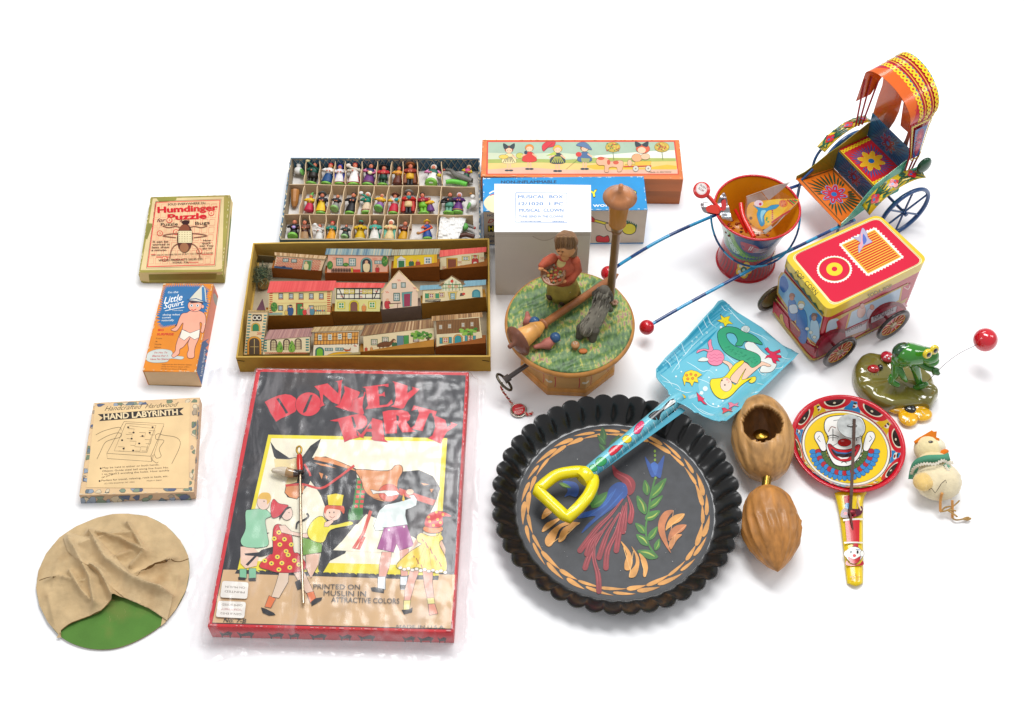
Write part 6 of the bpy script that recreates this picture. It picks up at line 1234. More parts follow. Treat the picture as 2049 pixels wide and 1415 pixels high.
# winding key with its tag
s_ = MB(); kA, kB = hit(r4((350, 975)), (cM.x, cM.y - RM * .72, 0), V((0, -1, 0))), None
kA = G(*r4((350, 975)), 4.3); kB = G(*r4((192, 1085)), 3.6); tube(s_, [kA + (kA - kB) * .35, kA, kB], .33, '4a3a34', 12); kd = (kB - kA).normalized(); tube(s_, [kB - kd * .5, kB + kd * .35], .5, '4e4038', 12); key = s_.build('winding_key', CERAMIC, mus)
s_ = MB(); ka = V((.75, .15, .45)).normalized(); kb = V((-.1, -.45, .35)).normalized(); tube(s_, [kB + kd * .25 + V((-.05, -.2, -.1)) + (V((.62, -.62, -.35)).normalized() * math.cos(t * PI / 10) * 1.3 + V((-.35, -.62, .42)).normalized() * math.sin(t * PI / 10) * .75) for t in range(20)], .17, '6c6658', 8, closed=True); s_.build('key_ring', METAL, key)
s_ = MB(); sp = [G(*r4(p), h_) for p, h_ in (((160, 1110), 3.2), ((158, 1150), 2.4), ((185, 1195), 1.4), ((215, 1235), .5), ((240, 1270), .3))]; sc_ = cr(sp, False, 8)
for ph in (0, PI): tube(s_, [p + V((math.cos(i * 1.0 + ph), math.sin(i * 1.0 + ph), 0)) * .09 for i, p in enumerate(sc_)], .09, 'c83030' if ph else 'e0c8b0', 6)
sp2 = cr([G(*r4(p), .3) for p in ((325, 1330), (355, 1340), (385, 1328))], False, 8)
for ph in (0, PI): tube(s_, [p + V((0, math.cos(i * 1.0 + ph), .3 * math.sin(i * 1.0 + ph))) * .12 for i, p in enumerate(sp2)], .12, 'd02c30' if ph else 'e0b0a0', 6)
st_ = s_.build('tag_string', CLOTH, key)
tp = G(*r4((282, 1310)), .25); s_ = MB(); lathe(s_, [(.9, -.2), (1.05, -.15), (1.08, .02), (.98, .1), (.93, .04), (.01, .04)], tp, (0, 0, 1), 'c8c0b4', 28); tg = s_.build('round_tag', METAL, key)
a = Art(topplane(.25), r4); a.k = .06; a.disc('d42830', (282, 1303), 47, 41, n=24)
for i, t in enumerate(('ORIGINAL', 'ANRI', 'SWISS MUSIC')): a.text('ORIGINAL' if i == 0 else ('REUGE' if i == 1 else 'SWISS MUSIC'), (318 - i * 8, 1282 + i * 20), (256 - i * 8, 1300 + i * 20), 9 if i != 1 else 14, 'f0d8d0', 0.01)
a.build('tag_print', SATIN, tg)
# the loose lamp lying across the top
fa_, fb_ = G(*r4((150, 893)), 10.0), G(*r4((1005, 322)), 8.75); L_ = (fb_ - fa_).length; axl = (fa_ - fb_).normalized()
fl = thing('loose_lamp_post', 'broken off wooden toy lamp post lying across the green top of the music box', 'toy lamp post', (fb_.x, fb_.y, 8.02))
k_ = L_; T_ = lambda t: k_ * t
def at_(z): q_ = G(*r4(z), 9.3); return (q_ - fb_).dot(axl)
zc1, zc2, zl1, zl2, zcap = at_((480, 700)), at_((440, 715)), at_((405, 740)), at_((270, 815)), at_((240, 850))
m1 = MB(); lathe(m1, [(.1, 0), (.5, .9), (.5, zc1 - .2), (.72, zc1), (.74, zc1 + .25), (.5, zc1 + .4)], fb_, axl, 'a0643a', 20); m1.build('pole', WOOD, fl)
m1 = MB(); lathe(m1, [(.55, zc1 + .4), (.85, zc2 + .3), (1.02, zl1), (1.1, zl1 + .12), (1.0, zl1 + .2), (1.45, zl2)], fb_, axl, 'e0a050', 24); m1.build('lantern', WOOD, fl)
m1 = MB(); lathe(m1, [(1.5, zl2 - .02), (2.05, zl2), (2.08, zl2 + .1), (1.3, zl2 + .5), (.3, zl2 + .8), (.3, zl2 + 1.5), (.24, zl2 + 1.6)], fb_, axl, '7c4a34', 32); m1.build('lantern_cap', WOOD, fl)
# ============================================================ bucket, its contents
r11 = R(1360, 330, 5.443)
bB = G(1491.5, 521, 0); hBk = HT((1491.5, 521), 414.5)
def rad_at(px, z):                                     # half width in pixels at height z -> centimetres
    c = V((bB.x, bB.y, z)); return px * (c - CAMP).dot(FW) / FPX
R0, R1, RW = rad_at(57.5, 0), rad_at(84.5, hBk), rad_at(57, hBk * .42)
bk = thing('toy_bucket', 'painted tin bucket, red base and blue sides, filled with small toys', 'bucket', bB)
def bprof(t): return (R0 * (1 - t / .4) ** 1.4 + RW * .93 * (1 - (1 - t / .4) ** 1.4)) if t < .4 else RW * .93 + (R1 - RW * .93) * ((t - .4) / .6) ** 1.35
for nm, t0, t1, c in (('base', 0, .4, 'b41c28'), ('body', .4, 1, '2c5488')):
    m_ = MB(); pr = [(bprof(t0 + (t1 - t0) * k / 10), hBk * (t0 + (t1 - t0) * k / 10)) for k in range(11)]
    lathe(m_, pr, bB, (0, 0, 1), c, 64, caps=False); o_ = m_.build(nm, TIN, bk)
m_ = MB(); lathe(m_, [(bprof(1 - k * .06) - .08, hBk * (1 - k * .06)) for k in range(10)] + [(RW * .9, hBk * .42), (.01, hBk * .42)], bB, (0, 0, 1), 'dc8a14', 64, caps=False); m_.build('inside', TIN, bk)
m_ = MB(); tube(m_, [V((bB.x + (R1 + .02) * math.cos(t * PI / 36), bB.y + (R1 + .02) * math.sin(t * PI / 36), hBk)) for t in range(72)], .16, 'd01c2c', 8, closed=True); m_.build('rolled_rim', TIN, bk)
m_ = MB(); tube(m_, [V((bB.x + (R0 + .03) * math.cos(t * PI / 36), bB.y + (R0 + .03) * math.sin(t * PI / 36), .12)) for t in range(72)], .12, 'c01c28', 8, closed=True); m_.build('foot_ring', TIN, bk)
def bmap(u, v):                                        # u = distance round the front, v = height fraction
    an = -PI / 2 + u; r_ = bprof(v); d = V((math.cos(an), math.sin(an), 0)); dr = (bprof(min(v + .01, 1)) - bprof(v)) / (hBk * .01)
    return V((bB.x, bB.y, hBk * v)) + d * r_, (d - V((0, 0, dr))).normalized()
a = Art(Map(bmap), None, grid=(.12, .05), step=.001, k0=.004)
a.poly('3f8f3c', [(-1.3, .98), (-.75, .98), (-.65, .75), (-.3, .55), (.3, .47), (.9, .55), (1.3, .7), (1.3, .42), (-1.3, .42)], True); a.poly('b8d8c8', [(-1.2, .98), (-.95, .98), (-.85, .7), (-.5, .5), (-.9, .5)], True); a.poly('78b84a', [(-.95, .96), (-.78, .96), (-.66, .72), (-.3, .5), (.2, .44), (-.4, .44), (-.82, .66)], True)
a.poly('2c5488', [(-.6, .9), (.9, .95), (1.2, .8), (.8, .58), (.2, .52), (-.25, .58), (-.5, .75)], True); a.poly('1f3a6c', [(.3, .62), (.8, .66), (1.0, .6), (.6, .53), (.2, .54)], True)
a.poly('c8485c', [(-.5, .82), (-.1, .8), (.1, .66), (-.1, .58), (-.4, .62)], True)
for k in range(4): a.line('e8d8dc', [(-.12, .72 - k * .035), (.15, .68 - k * .03), (.45, .7 - k * .03)], .018, True, True)
for k in range(2): a.line('f0e8e8', [(-.2 + k * .06, .76), (-.24 + k * .06, .64)], .03)
for k in range(5): a.line('9ab4cc', [(.5 + k * .05, .86), (.62 + k * .07, .92 - k * .03)], .02)
for k in range(18): u = -1.3 + k * .15; a.line('5a5058', [(u, .05), (u + .06, .2), (u - .02, .38)], .035, True, True)
for cx, cy, s_ in ((-.25, .22, 1), (1.05, .26, .7)):
    for k in range(5): t = k * 2 * PI / 5; a.disc('e8b828', (cx + .17 * s_ * math.cos(t), cy + .085 * s_ * math.sin(t)), .13 * s_, .065 * s_, n=10); a.disc('d8dcd0', (cx + .17 * s_ * math.cos(t), cy + .085 * s_ * math.sin(t)), .06 * s_, .03 * s_, n=8)
    a.disc('2a5a48', (cx, cy), .12 * s_, .055 * s_, n=10); a.disc('a8d8c0', (cx, cy), .05, .025, n=8)
a.build('painted_pattern', TIN, bk)
hp = []
for k in range(25):
    t = PI * k / 24; u = math.cos(t) * (R1 + .35); s_ = math.sin(t); hp.append(V((bB.x - u, bB.y - s_ * (R1 + .5) * .92, hBk * (.86 - .36 * s_))))
m_ = MB(); tube(m_, hp, .14, '', 8, colors=lambda t: '2f9ccc' if int(t * 9) % 2 == 0 else '16477c'); m_.build('wire_handle', TIN, bk)

nk = V((.05, -.62, .78)).normalized(); pk = Plane(G(*r11((960, 480)), hBk + .2), nk, (1, 0, 0))
t = thing('toy_packet', 'clear packet with yellow card and a blue dolphin picture, standing in the bucket', 'toy packet', tuple(pk.o))
a = Art(Plane(pk.o - nk * .12, nk, (1, 0, 0)), r11); a.poly('f0a818', [(760, 420), (900, 390), (1100, 372), (1290, 372), (1280, 410), (1150, 530), (1000, 650), (930, 700), (860, 690), (780, 640), (730, 540)], True)
a.poly('f6c828', [(960, 390), (1180, 380), (1140, 500), (990, 640), (900, 640), (840, 500)], True)
a.poly('2f9ed0', [(800, 440), (850, 460), (940, 470), (1000, 440), (1085, 435), (1040, 480), (960, 500), (920, 560), (925, 640), (890, 670), (860, 620), (840, 540), (850, 490)], True, ink=3, inkc='103a6a'); a.poly('9adcf0', [(890, 500), (940, 500), (905, 560), (900, 630), (880, 560)], True)
a.disc('f4d8e0', (860, 420), 50, 36, n=12); a.disc('d02860', (878, 428), 16, n=8); a.disc('e87a20', (1130, 420), 50, 44, n=12)
for p in ((1110, 405), (1140, 400), (1150, 430), (1120, 440)): a.disc('c83018', p, 8, n=7)
for k in range(4): a.line(('c82c28', '2f8a3c')[k % 2], [(1170 + k * 26, 380), (1240 + k * 14, 440 - k * 16)], 15)
a.line('c02828', [(1000, 630), (1100, 560), (1200, 500)], 20); 
for k in range(5): a.disc('c82060', (1010, 500 + k * 22), 10, 8, n=7)
for p in ((945, 600), (950, 580), (965, 620)): a.disc('3aa060', p, 12, 10, n=8)
a.disc('7a4a10', (775, 580), 18, n=8); a.build('picture_card', PAPER, t)
CLR = bpy.data.materials.new('clear_film'); CLR.use_nodes = True; nt = CLR.node_tree; N = nt.nodes; L = nt.links; N.remove(N['Principled BSDF'])
tr = N.new('ShaderNodeBsdfTransparent'); tr.inputs[0].default_value = (1, .992, .994, 1); gl = N.new('ShaderNodeBsdfGlossy'); gl.inputs['Roughness'].default_value = .2; df = N.new('ShaderNodeBsdfTranslucent'); df.inputs[0].default_value = (.9, .8, .82, 1); d2_ = N.new('ShaderNodeBsdfDiffuse'); d2_.inputs[0].default_value = (.9, .84, .85, 1)
m1 = N.new('ShaderNodeMixShader'); m2 = N.new('ShaderNodeMixShader'); lw = N.new('ShaderNodeLayerWeight'); lw.inputs[0].default_value = .5; mlt = N.new('ShaderNodeMapRange'); mlt.inputs[1].default_value = .1; mlt.inputs[3].default_value = .035; mlt.inputs[4].default_value = .35
tc = N.new('ShaderNodeTexCoord'); mp = N.new('ShaderNodeMapping'); mp.inputs['Scale'].default_value = (1, .35, 1); L.new(tc.outputs['Object'], mp.inputs[0]); nz = N.new('ShaderNodeTexNoise'); nz.inputs['Scale'].default_value = 32; nz.inputs['Detail'].default_value = 5; nz.inputs['Distortion'].default_value = 1.5; L.new(mp.outputs[0], nz.inputs[0])
bp = N.new('ShaderNodeBump'); bp.inputs['Strength'].default_value = .25; bp.inputs['Distance'].default_value = .0018; L.new(nz.outputs[0], bp.inputs['Height'])
for x in (gl, lw): L.new(bp.outputs[0], x.inputs['Normal'])
rr = N.new('ShaderNodeMapRange'); rr.inputs[1].default_value = .5; rr.inputs[2].default_value = .8; rr.inputs[3].default_value = .0; rr.inputs[4].default_value = .2; L.new(nz.outputs[0], rr.inputs[0])
L.new(rr.outputs[0], m1.inputs[0]); L.new(tr.outputs[0], m1.inputs[1]); L.new(d2_.outputs[0], m1.inputs[2]); L.new(lw.outputs[1], mlt.inputs[0]); L.new(mlt.outputs[0], m2.inputs[0]); L.new(m1.outputs[0], m2.inputs[1]); L.new(gl.outputs[0], m2.inputs[2]); L.new(m2.outputs[0], N['Material Output'].inputs[0])
pw = Plane(pk.o, nk, (1, 0, 0), lambda u, v: .12 + .16 * noise.noise(V((u * 1.1, v * 1.1, 2))))
a = Art(pw, r11, grid=.35, k0=0, step=0); a.poly('ffffff', [(725, 345), (880, 290), (1040, 230), (1200, 190), (1210, 205), (1110, 290), (1170, 330), (1300, 385), (1290, 420), (1180, 530), (1040, 650), (940, 745), (830, 740), (760, 680), (712, 540), (718, 400)]); a.build('clear_wrapper', CLR, t)
a = Art(Plane(pk.o - nk * .3, nk, (1, 0, 0)), r11); a.poly('d4a890', [(735, 350), (890, 298), (960, 385), (780, 415), (735, 480)]); a.poly('d8b8ac', [(895, 290), (1040, 235), (1195, 198), (1080, 300), (970, 385)]); a.line('f4e8d8', [(725, 345), (880, 290), (1040, 230), (1200, 190)], 7); a.line('f0ead8', [(1290, 400), (1150, 540), (1060, 640), (940, 745), (810, 740)], 8); a.poly('f4f0e8', [(905, 720), (990, 650), (1010, 680), (930, 742)]); a.build('foil_backing', METAL, t)
t = thing('red_plastic_toy', 'bright red moulded plastic toy pieces leaning in the bucket', 'plastic toy', G(*r11((700, 650)), hBk * .6)); m_ = MB(); P11 = lambda x, y, h: G(*r11((x, y)), hBk + h)
tube(m_, cr([P11(665, 420, .3), P11(690, 560, -.2), P11(760, 700, -.6), P11(810, 790, -.7)], False, 5), .32, 'e02418', 10); m_.build('curved_rod', PLASTIC, t)
m_ = MB(); lathe(m_, [(.16 + .09 * (k % 2), k * .09) for k in range(40)], P11(735, 740, -1.2), P11(625, 530, -.2) - P11(735, 740, -1.2), 'e02820', 10, smooth=False); m_.build('threaded_rod', PLASTIC, t)
t = thing('popper_toy', 'party popper toy with a red PUSH SLOW button on a stick and silver foil petals', 'party toy', P11(450, 560, -1)); pd = Plane(P11(240, 275, 2.2), (-.1, -.5, .86), (1, 0, 0))
m_ = MB(); lathe(m_, [(.01, -.1), (1.05, -.1), (1.12, 0), (1.05, .1), (.01, .1)], pd.o, pd.n, 'd8302c', 28); bt = m_.build('push_button', PLASTIC, t); a = Art(pd, r11, k0=.11); a.disc('f4e8e4', (238, 262), 62, 66); a.disc('c83030', (238, 262), 56, 60); a.disc('f4ece8', (238, 262), 54, 58); a.text('PUSH', (218, 232), (278, 268), 24, '3a2a2a', .01); a.text('SLOW', (200, 262), (258, 300), 24, '3a2a2a', .01); a.build('button_print', PLASTIC, bt)
m_ = MB(); tube(m_, [pd.o - pd.n * .1, P11(330, 360, 1.3), P11(450, 500, .4)], .26, 'e02a20', 10); m_.build('stick', PLASTIC, t)
for pts, c in (([(420, 385), (480, 300), (510, 360), (520, 420), (500, 500), (440, 550), (410, 480)], 'a8a0a4'), ([(228, 420), (300, 410), (360, 440), (430, 520), (430, 550), (300, 530), (250, 500)], 'c0b8b8'), ([(455, 560), (520, 430), (560, 560), (575, 610), (500, 600)], 'c8ccd0')):
    fp = Plane(P11(430, 490, .4), (.1, -.55, .8), (1, 0, 0), lambda u, v: .12 * math.sin(u * 4) + .1 * math.sin(v * 5)); a = Art(fp, r11, grid=.3, k0=0, step=0); a.poly(c, pts, True); a.build('foil_petal', METAL, t)
for c_, pp in (('d83828', ((300, 450), (400, 440), (430, 530), (300, 510))), ('c83838', ((455, 400), (500, 380), (505, 470), (465, 500)))):
    a = Art(Plane(P11(430, 490, .62), (.1, -.55, .8), (1, 0, 0)), r11); a.poly(c_, pp, True); a.build('red_lining', PLASTIC, t)
m_ = MB(); random.seed(2)
for k in range(60): p = P11(random.uniform(500, 980), random.uniform(600, 780), -2.2 - random.random()); ell(m_, p, (.25, .18, .15), random.choice(['8a2818', 'c86a20', 'e0a828', '5a2014', 'b03020']), seg=6, rings=4)
tag(m_.build('sweets', PLASTIC, None, P11(740, 700, -2.5)), 'loose dark red and gold trinkets at the bottom of the bucket', 'trinkets')['kind'] = 'stuff'

# ============================================================ rickshaw
r10 = R(1580, 90, 3.724)
oR = V((39.8, 125.96, 6.0)); yR = math.radians(30.2); WR = 7.9
eb = V((math.cos(yR), math.sin(yR), .02)).normalized(); ey = V((-math.sin(yR), math.cos(yR), 0)).normalized(); ez = eb.cross(ey)
def Q(b, y, z): return oR + eb * b + ey * y + ez * z
rk = thing('rickshaw_toy', 'painted tin toy rickshaw with arched hood, blue pull poles and red ball ends', 'toy rickshaw', (oR.x, oR.y, 0))
def sheet(name, pts, color, m=TIN, th=.09, par=None, nrm=None):
    P = [V(p) for p in pts]; n_ = (P[1] - P[0]).cross(P[2] - P[0]).normalized() * th; k = len(P); m_ = MB()
    m_.add(P + [p - n_ for p in P], [tuple(range(k)), tuple(range(k, 2 * k))[::-1]] + [(i, k + i, k + (i + 1) % k, (i + 1) % k) for i in range(k)], color); return m_.build(name, m, par or rk)
D_, E_, S_, T2, FLR = 5.77, 4.93, 3.57, 4.6, 1.0
flr = sheet('footwell', [Q(0, FLR, 0), Q(0, -WR - FLR, 0), Q(D_, -WR, -.15), Q(D_, 0, -.15)], 'e0701c')
sheet('seat_front', [Q(D_, 0, -.1), Q(D_, -WR, -.1), Q(D_, -WR, S_), Q(D_, 0, S_)], '1f6a94')
sheet('seat_cushion', [Q(D_, 0, S_), Q(D_, -WR, S_), Q(D_ + E_, -WR, S_), Q(D_ + E_, 0, S_)], 'd02430')
sheet('seat_back', [Q(D_ + E_, 0, S_), Q(D_ + E_, -WR, S_), Q(D_ + E_ - .3, -WR, S_ + T2), Q(D_ + E_ - .3, 0, S_ + T2)], '1f6a94')
for nm, y0, y1, c in (('side_panel', 0.02, FLR, 'a8982c'), ('side_panel', -WR - .02, -WR - FLR, '46b490')):
    PR = [(0, -.3, .5), (1.2, -.3, .9), (2.6, -.28, 1.9), (4.2, -.26, 3.3), (D_, -.24, 4.2), (8, -.2, 5.2), (10.3, -.2, 6.3), (10.7, -.2, 6.2)]; m_ = MB(); vs = []
    for b_, z0_, z1_ in PR:
        y_ = y0 + (y1 - y0) * max(0, 1 - b_ / D_); vs += [Q(b_, y_, z0_), Q(b_, y_, z1_)]
    m_.add(vs, [(2 * i, 2 * i + 2, 2 * i + 3, 2 * i + 1) for i in range(len(PR) - 1)], c); o_ = m_.build(nm, TIN, rk); so = o_.modifiers.new('t', 'SOLIDIFY'); so.thickness = .08 * CM
def qplane(b0, y0, z0, n, x): return Plane(Q(b0, y0, z0), n, x)
# painted flowers and stripes on the panels
def flower(a, c, r_, petal, edge, core, n=8):
    for rr, cc in ((1.18, edge), (1.0, petal)):
        for k in range(n): t = 2 * PI * k / n; a.disc(cc, (c[0] + r_ * .55 * math.cos(t), c[1] + r_ * .55 * math.sin(t)), r_ * .46 * rr, r_ * .2 * rr, ang=math.degrees(t), n=12)
    if petal != 'e8b020':
        for k in range(n): t = 2 * PI * k / n; a.disc(edge, (c[0] + r_ * .62 * math.cos(t), c[1] + r_ * .62 * math.sin(t)), r_ * .16, r_ * .05, ang=math.degrees(t), n=8)
    a.disc(core, c, r_ * .24, n=14)
def rays(a, c, col_, r0, x0, x1, y0, y1, n=26, wd=.22):
    for k in range(n):
        t = 2 * PI * k / n; pts = []; r_ = r0
        while True:
            x, y = c[0] + r_ * math.cos(t + (r_ - r0) * .02), c[1] + r_ * math.sin(t + (r_ - r0) * .02)
            if not (x0 < x < x1 and y0 < y < y1) or r_ > r0 + 4: break
            pts.append((x, y)); r_ += .25
        if len(pts) > 3: a.line(col_, pts, wd, False, True)
def chain(a, p0, p1, s_, c='f0d020', hole='c02428'):
    d = math.dist(p0, p1); n = max(1, int(d / (s_ * 1.75)))
    for k in range(n + 1): t = k / n; a.disc(c, (p0[0] + (p1[0] - p0[0]) * t, p0[1] + (p1[1] - p0[1]) * t), s_, n=12)
    for k in range(n + 1): t = k / n; a.disc(hole, (p0[0] + (p1[0] - p0[0]) * t, p0[1] + (p1[1] - p0[1]) * t), s_ * .36, n=8)
a = Art(Plane(Q(0, 0, 0.02), ez, eb), None); w2 = WR / 2
a.line('2c4a2c', [(.5, .4), (.5, -WR - .4), (5.4, -WR + .1), (5.4, -.2), (.5, .4)], .12); rays(a, (2.9, -w2), '2c4a30', 1.75, .6, 5.3, -WR + .1, -.1, 34, .26); flower(a, (2.7, -w2), 1.7, 'c82434', '5a9ad0', '1f6ab0'); a.build('painted_flower', TIN, flr)
a = Art(Plane(Q(D_, 0, 0) - eb * .01, -eb, -ey), None); rays(a, (w2, 1.75), '16406a', 1.2, .3, WR - .3, .1, S_ - .1, 30, .2); flower(a, (w2, 1.75), 1.35, '7a2038', '5a80a8', '1f6ab0'); chain(a, (.2, S_ - .12), (WR - .2, S_ - .12), .13); a.build('painted_flower', TIN, rk)
a = Art(Plane(Q(D_, 0, S_ + .01), ez, eb), None); rays(a, (E_ / 2, -w2), '3a5a98', 1.5, .3, E_ - .2, -WR + 1.2, -1.2, 36, .22); flower(a, (E_ / 2, -w2), 1.75, 'e8b020', 'f0c840', '1f6ab0'); chain(a, (.3, -.6), (E_ - .3, -.6), .3, hole='d02430'); chain(a, (.3, -WR + .6), (E_ - .3, -WR + .6), .3, hole='d02430'); a.line('f0d020', [(.08, -.3), (.08, -WR + .3)], .12); a.build('painted_flower', TIN, rk)
a = Art(Plane(Q(D_ + E_, 0, S_) - eb * .01, (Q(0, 0, 0) - Q(T2, 0, .3)).normalized() * 1, -ey), None); a.s = Plane(Q(D_ + E_, 0, S_) - eb * .015, (-eb * T2 - ez * .3).normalized(), -ey); rays(a, (w2, 2.2), '16406a', 1.4, .3, WR - .3, .1, T2 - .1, 32, .22); flower(a, (w2, 2.2), 1.5, '7a2438', '6a8aa8', '1f6ab0'); a.build('painted_flower', TIN, rk)
# arched hood
def hoodp(s, v):                                       # s across: 0 left hem, 1 right hem; v: 0 front edge, 1 back edge
    yl, yr = .35, -WR - .35; hl, hr, zl, zr = 11.8, 6.6, 16.6, 14.6
    if s < .18: t = s / .18; y, z = yl, hl + (zl - hl) * t
    elif s > .62: t = (s - .62) / .38; y, z = yr, zr - (zr - hr) * t
    else: t = (s - .18) / .44; an = PI * t; y = (yl + yr) / 2 + (yl - yr) / 2 * math.cos(an); z = zl + (zr - zl) * t + 2.3 * math.sin(an)
    f0 = 7.0 + s * 2.0 + (1.3 * max(0, s - .62) / .38); f1 = 12.0 + 1.1 * math.sin(PI * min(s / .7, 1)) + (-.2 if s > .62 else 0)
    if s < .18: f1 = 9.5 + 2.5 * s / .18
    return Q(f0 + (f1 - f0) * v, y, z + .5 * v * math.sin(PI * min(1, s / .7)))
ns, nv = 80, 12; vs = [hoodp(i / ns, j / nv) for i in range(ns + 1) for j in range(nv + 1)]
m_ = MB(); fs = [(i * (nv + 1) + j, (i + 1) * (nv + 1) + j, (i + 1) * (nv + 1) + j + 1, i * (nv + 1) + j + 1) for i in range(ns) for j in range(nv)]
m_.add(vs, fs, 'e0641c', True)
hood = m_.build('hood', TIN, rk)
cN = Q(10, -WR / 2, 12)
def hmap(u, v):
    s, t = u / 30.0, v / 5.0; p = hoodp(s, t); p1 = hoodp(min(s + .004, 1), t); p0 = hoodp(max(s - .004, 0), t); q1 = hoodp(s, t + .01); n = (p1 - p0).cross(q1 - p).normalized()
    if n.dot(p - cN) < 0: n = -n
    return p, n
a = Art(Map(hmap), None, grid=(.42, 1.0), step=.0015, k0=.02)
a.poly('c41c2c', [(0, 0), (5.4, 0), (7.5, .5), (11, 1.6), (15, 1.5), (18, .5), (19, 0), (30, 0), (30, 5), (0, 5)])
a.poly('e0641c', [(5.2, 0), (7, .7), (11, 1.9), (15, 1.8), (18, .7), (19, 0)])
for v0, c in ((2.0, 'f0d020'), (3.35, 'f0d020'), (4.7, 'f0d020')):
    a.line('2a7a8c', [(5.4, v0 + .18 if v0 > 2 else 1.4), (11, v0 + .2), (19, v0 + .15)], .42, True); chain(a, (5.6, v0), (19.2, v0), .38, hole='c41c2c')
for v0 in (2.65, 4.0): a.line('f0c030', [(5.4, v0), (19.2, v0)], .1)
chain(a, (19.8, .4), (19.8, 4.6), .30, hole='2a6a5a'); chain(a, (20.2, .35), (29.6, .35), .26, hole='2a4a6a'); chain(a, (20.2, 4.65), (29.6, 4.65), .26, hole='2a4a6a'); chain(a, (29.6, .5), (29.6, 4.5), .26, hole='2a4a6a')
a.poly('2f5a98', [(20.6, .9), (29, .9), (29, 4.1), (20.6, 4.1)]); 
for k in range(26): t = 2 * PI * k / 26; a.line('c8344c', [(24.8 + 1.0 * math.cos(t), 2.5 + .5 * math.sin(t)), (24.8 + 3.9 * math.cos(t), 2.5 + 1.45 * math.sin(t))], .2)
flower(a, (24.8, 2.5), 1.1, 'c82c40', '4a7ab8', '3aa0b8'); a.build('painted_hood_pattern', TIN, hood)
# back strap of the hood
rp = Plane(Q(11.9, 0, 0), -eb, -ey)
for pts in ([(700, 230), (690, 300), (655, 400), (618, 520), (650, 560), (735, 636), (780, 570), (812, 500), (835, 410), (860, 440), (900, 300), (780, 200)], [(850, 420), (838, 500), (825, 600), (850, 625), (880, 650), (862, 700), (842, 742), (872, 768), (905, 640), (930, 560), (944, 480), (900, 380)]):
    a = Art(rp, r10, k0=0, step=0); a.poly('d65e1c', pts); o_ = a.build('back_strap', TIN, hood); so = o_.modifiers.new('thick', 'SOLIDIFY'); so.thickness = .08 * CM
def L10(p, y): h_ = hit(r10(p), Q(0, y, 0), ey); return h_
for (p0, p1), y in ((((492, 606), (560, 260)), .3), (((515, 602), (612, 240)), .2), (((540, 592), (660, 270)), .1), (((848, 975), (905, 800)), -WR - .25), (((868, 975), (945, 800)), -WR - .25), (((890, 965), (972, 800)), -WR - .25)):
    m_ = MB(); tube(m_, [L10(p0, y), L10(p1, y)], .13, 'b82030', 8); m_.build('hood_strut', TIN, rk)
# fenders, wheels, frame
cw = (10.2, -1.9); rw = 4.1
for sg, y0 in ((1, 2.2), (-1, -WR - 2.4)):
    wy = y0
    m_ = MB(); tube(m_, [Q(cw[0] + rw * math.cos(t * PI / 24), wy, cw[1] + rw * math.sin(t * PI / 24)) for t in range(48)], .31, '1f5088', 8, closed=True); wh = m_.build('wheel', TIN, rk)
    for k in range(3): t = PI * k / 3 + .4; m_ = MB(); tube(m_, [Q(cw[0] + rw * math.cos(t), wy, cw[1] + rw * math.sin(t)), Q(cw[0] - rw * math.cos(t), wy, cw[1] - rw * math.sin(t))], .15, '1f5088', 6); m_.build('spoke', TIN, wh)
    m_ = MB(); lathe(m_, [(.3, -.6), (.35, .4)], Q(cw[0], wy, cw[1]), ey, '234a80', 10); m_.build('hub', TIN, wh)
    ya_, yb2 = (.6, 2.2) if sg > 0 else (-WR - .5, -WR - 2.2)
    m_ = MB(); F0 = [(3.6, 1.6), (4.9, 3.2), (6.6, 4.3), (8.6, 4.75), (10.8, 4.6), (12.6, 3.9)] if sg < 0 else [(3.8, 3.6), (5.2, 4.9), (7.0, 5.8), (9.0, 6.1), (10.6, 5.8), (11.6, 5.4)]
    FF = [(p.x, p.y) for p in cr([(x, z, 0) for x, z in F0], False, 4)]; vs = []
    for b_, z_ in FF: vs += [Q(b_, ya_, z_), Q(b_, yb2, z_ - .35)]
    m_.add(vs, [(2 * i, 2 * i + 2, 2 * i + 3, 2 * i + 1) for i in range(len(FF) - 1)], 'e0c028', True); fe = m_.build('fender', TIN, rk); so = fe.modifiers.new('thick', 'SOLIDIFY'); so.thickness = .08 * CM
    random.seed(8)
    def fm(u, v):
        i = min(max(u, 0), .999) * (len(FF) - 1); k = int(i); f = i - k; b_, z_ = FF[k][0] * (1 - f) + FF[k + 1][0] * f, FF[k][1] * (1 - f) + FF[k + 1][1] * f
        t_ = Q(FF[k + 1][0], 0, FF[k + 1][1]) - Q(FF[k][0], 0, FF[k][1]); n = t_.cross(ey).normalized(); n = n if n.z > 0 else -n
        return Q(b_, ya_ + (yb2 - ya_) * v, z_ - .35 * v), n
    a = Art(Map(fm), None, grid=(.06, 5), k0=.06, step=.002)
    for k in range(70): a.disc(random.choice(['1f5a38', '1a4a30', '2a6a4a', 'e8c828']), (random.uniform(.03, .97), random.uniform(.1, .9)), .028, .16, ang=random.uniform(-40, 40), n=8)
    for cx in (.2, .5, .78):
        for k in range(4): a.disc('d02430', (cx + .035 * math.cos(k * 1.57), .5 + .2 * math.sin(k * 1.57)), .036, .17, n=10)
        a.disc('2f6ab0', (cx - .02, .5), .02, .1, n=8); a.disc('2f6ab0', (cx + .03, .4), .012, .07, n=8)
    a.build('painted_leaves', TIN, fe)
m_ = MB(); tube(m_, [Q(cw[0], 2.3, cw[1]), Q(cw[0], -WR - 2.5, cw[1])], .2, '1f4a80', 8); m_.build('axle', TIN, rk)
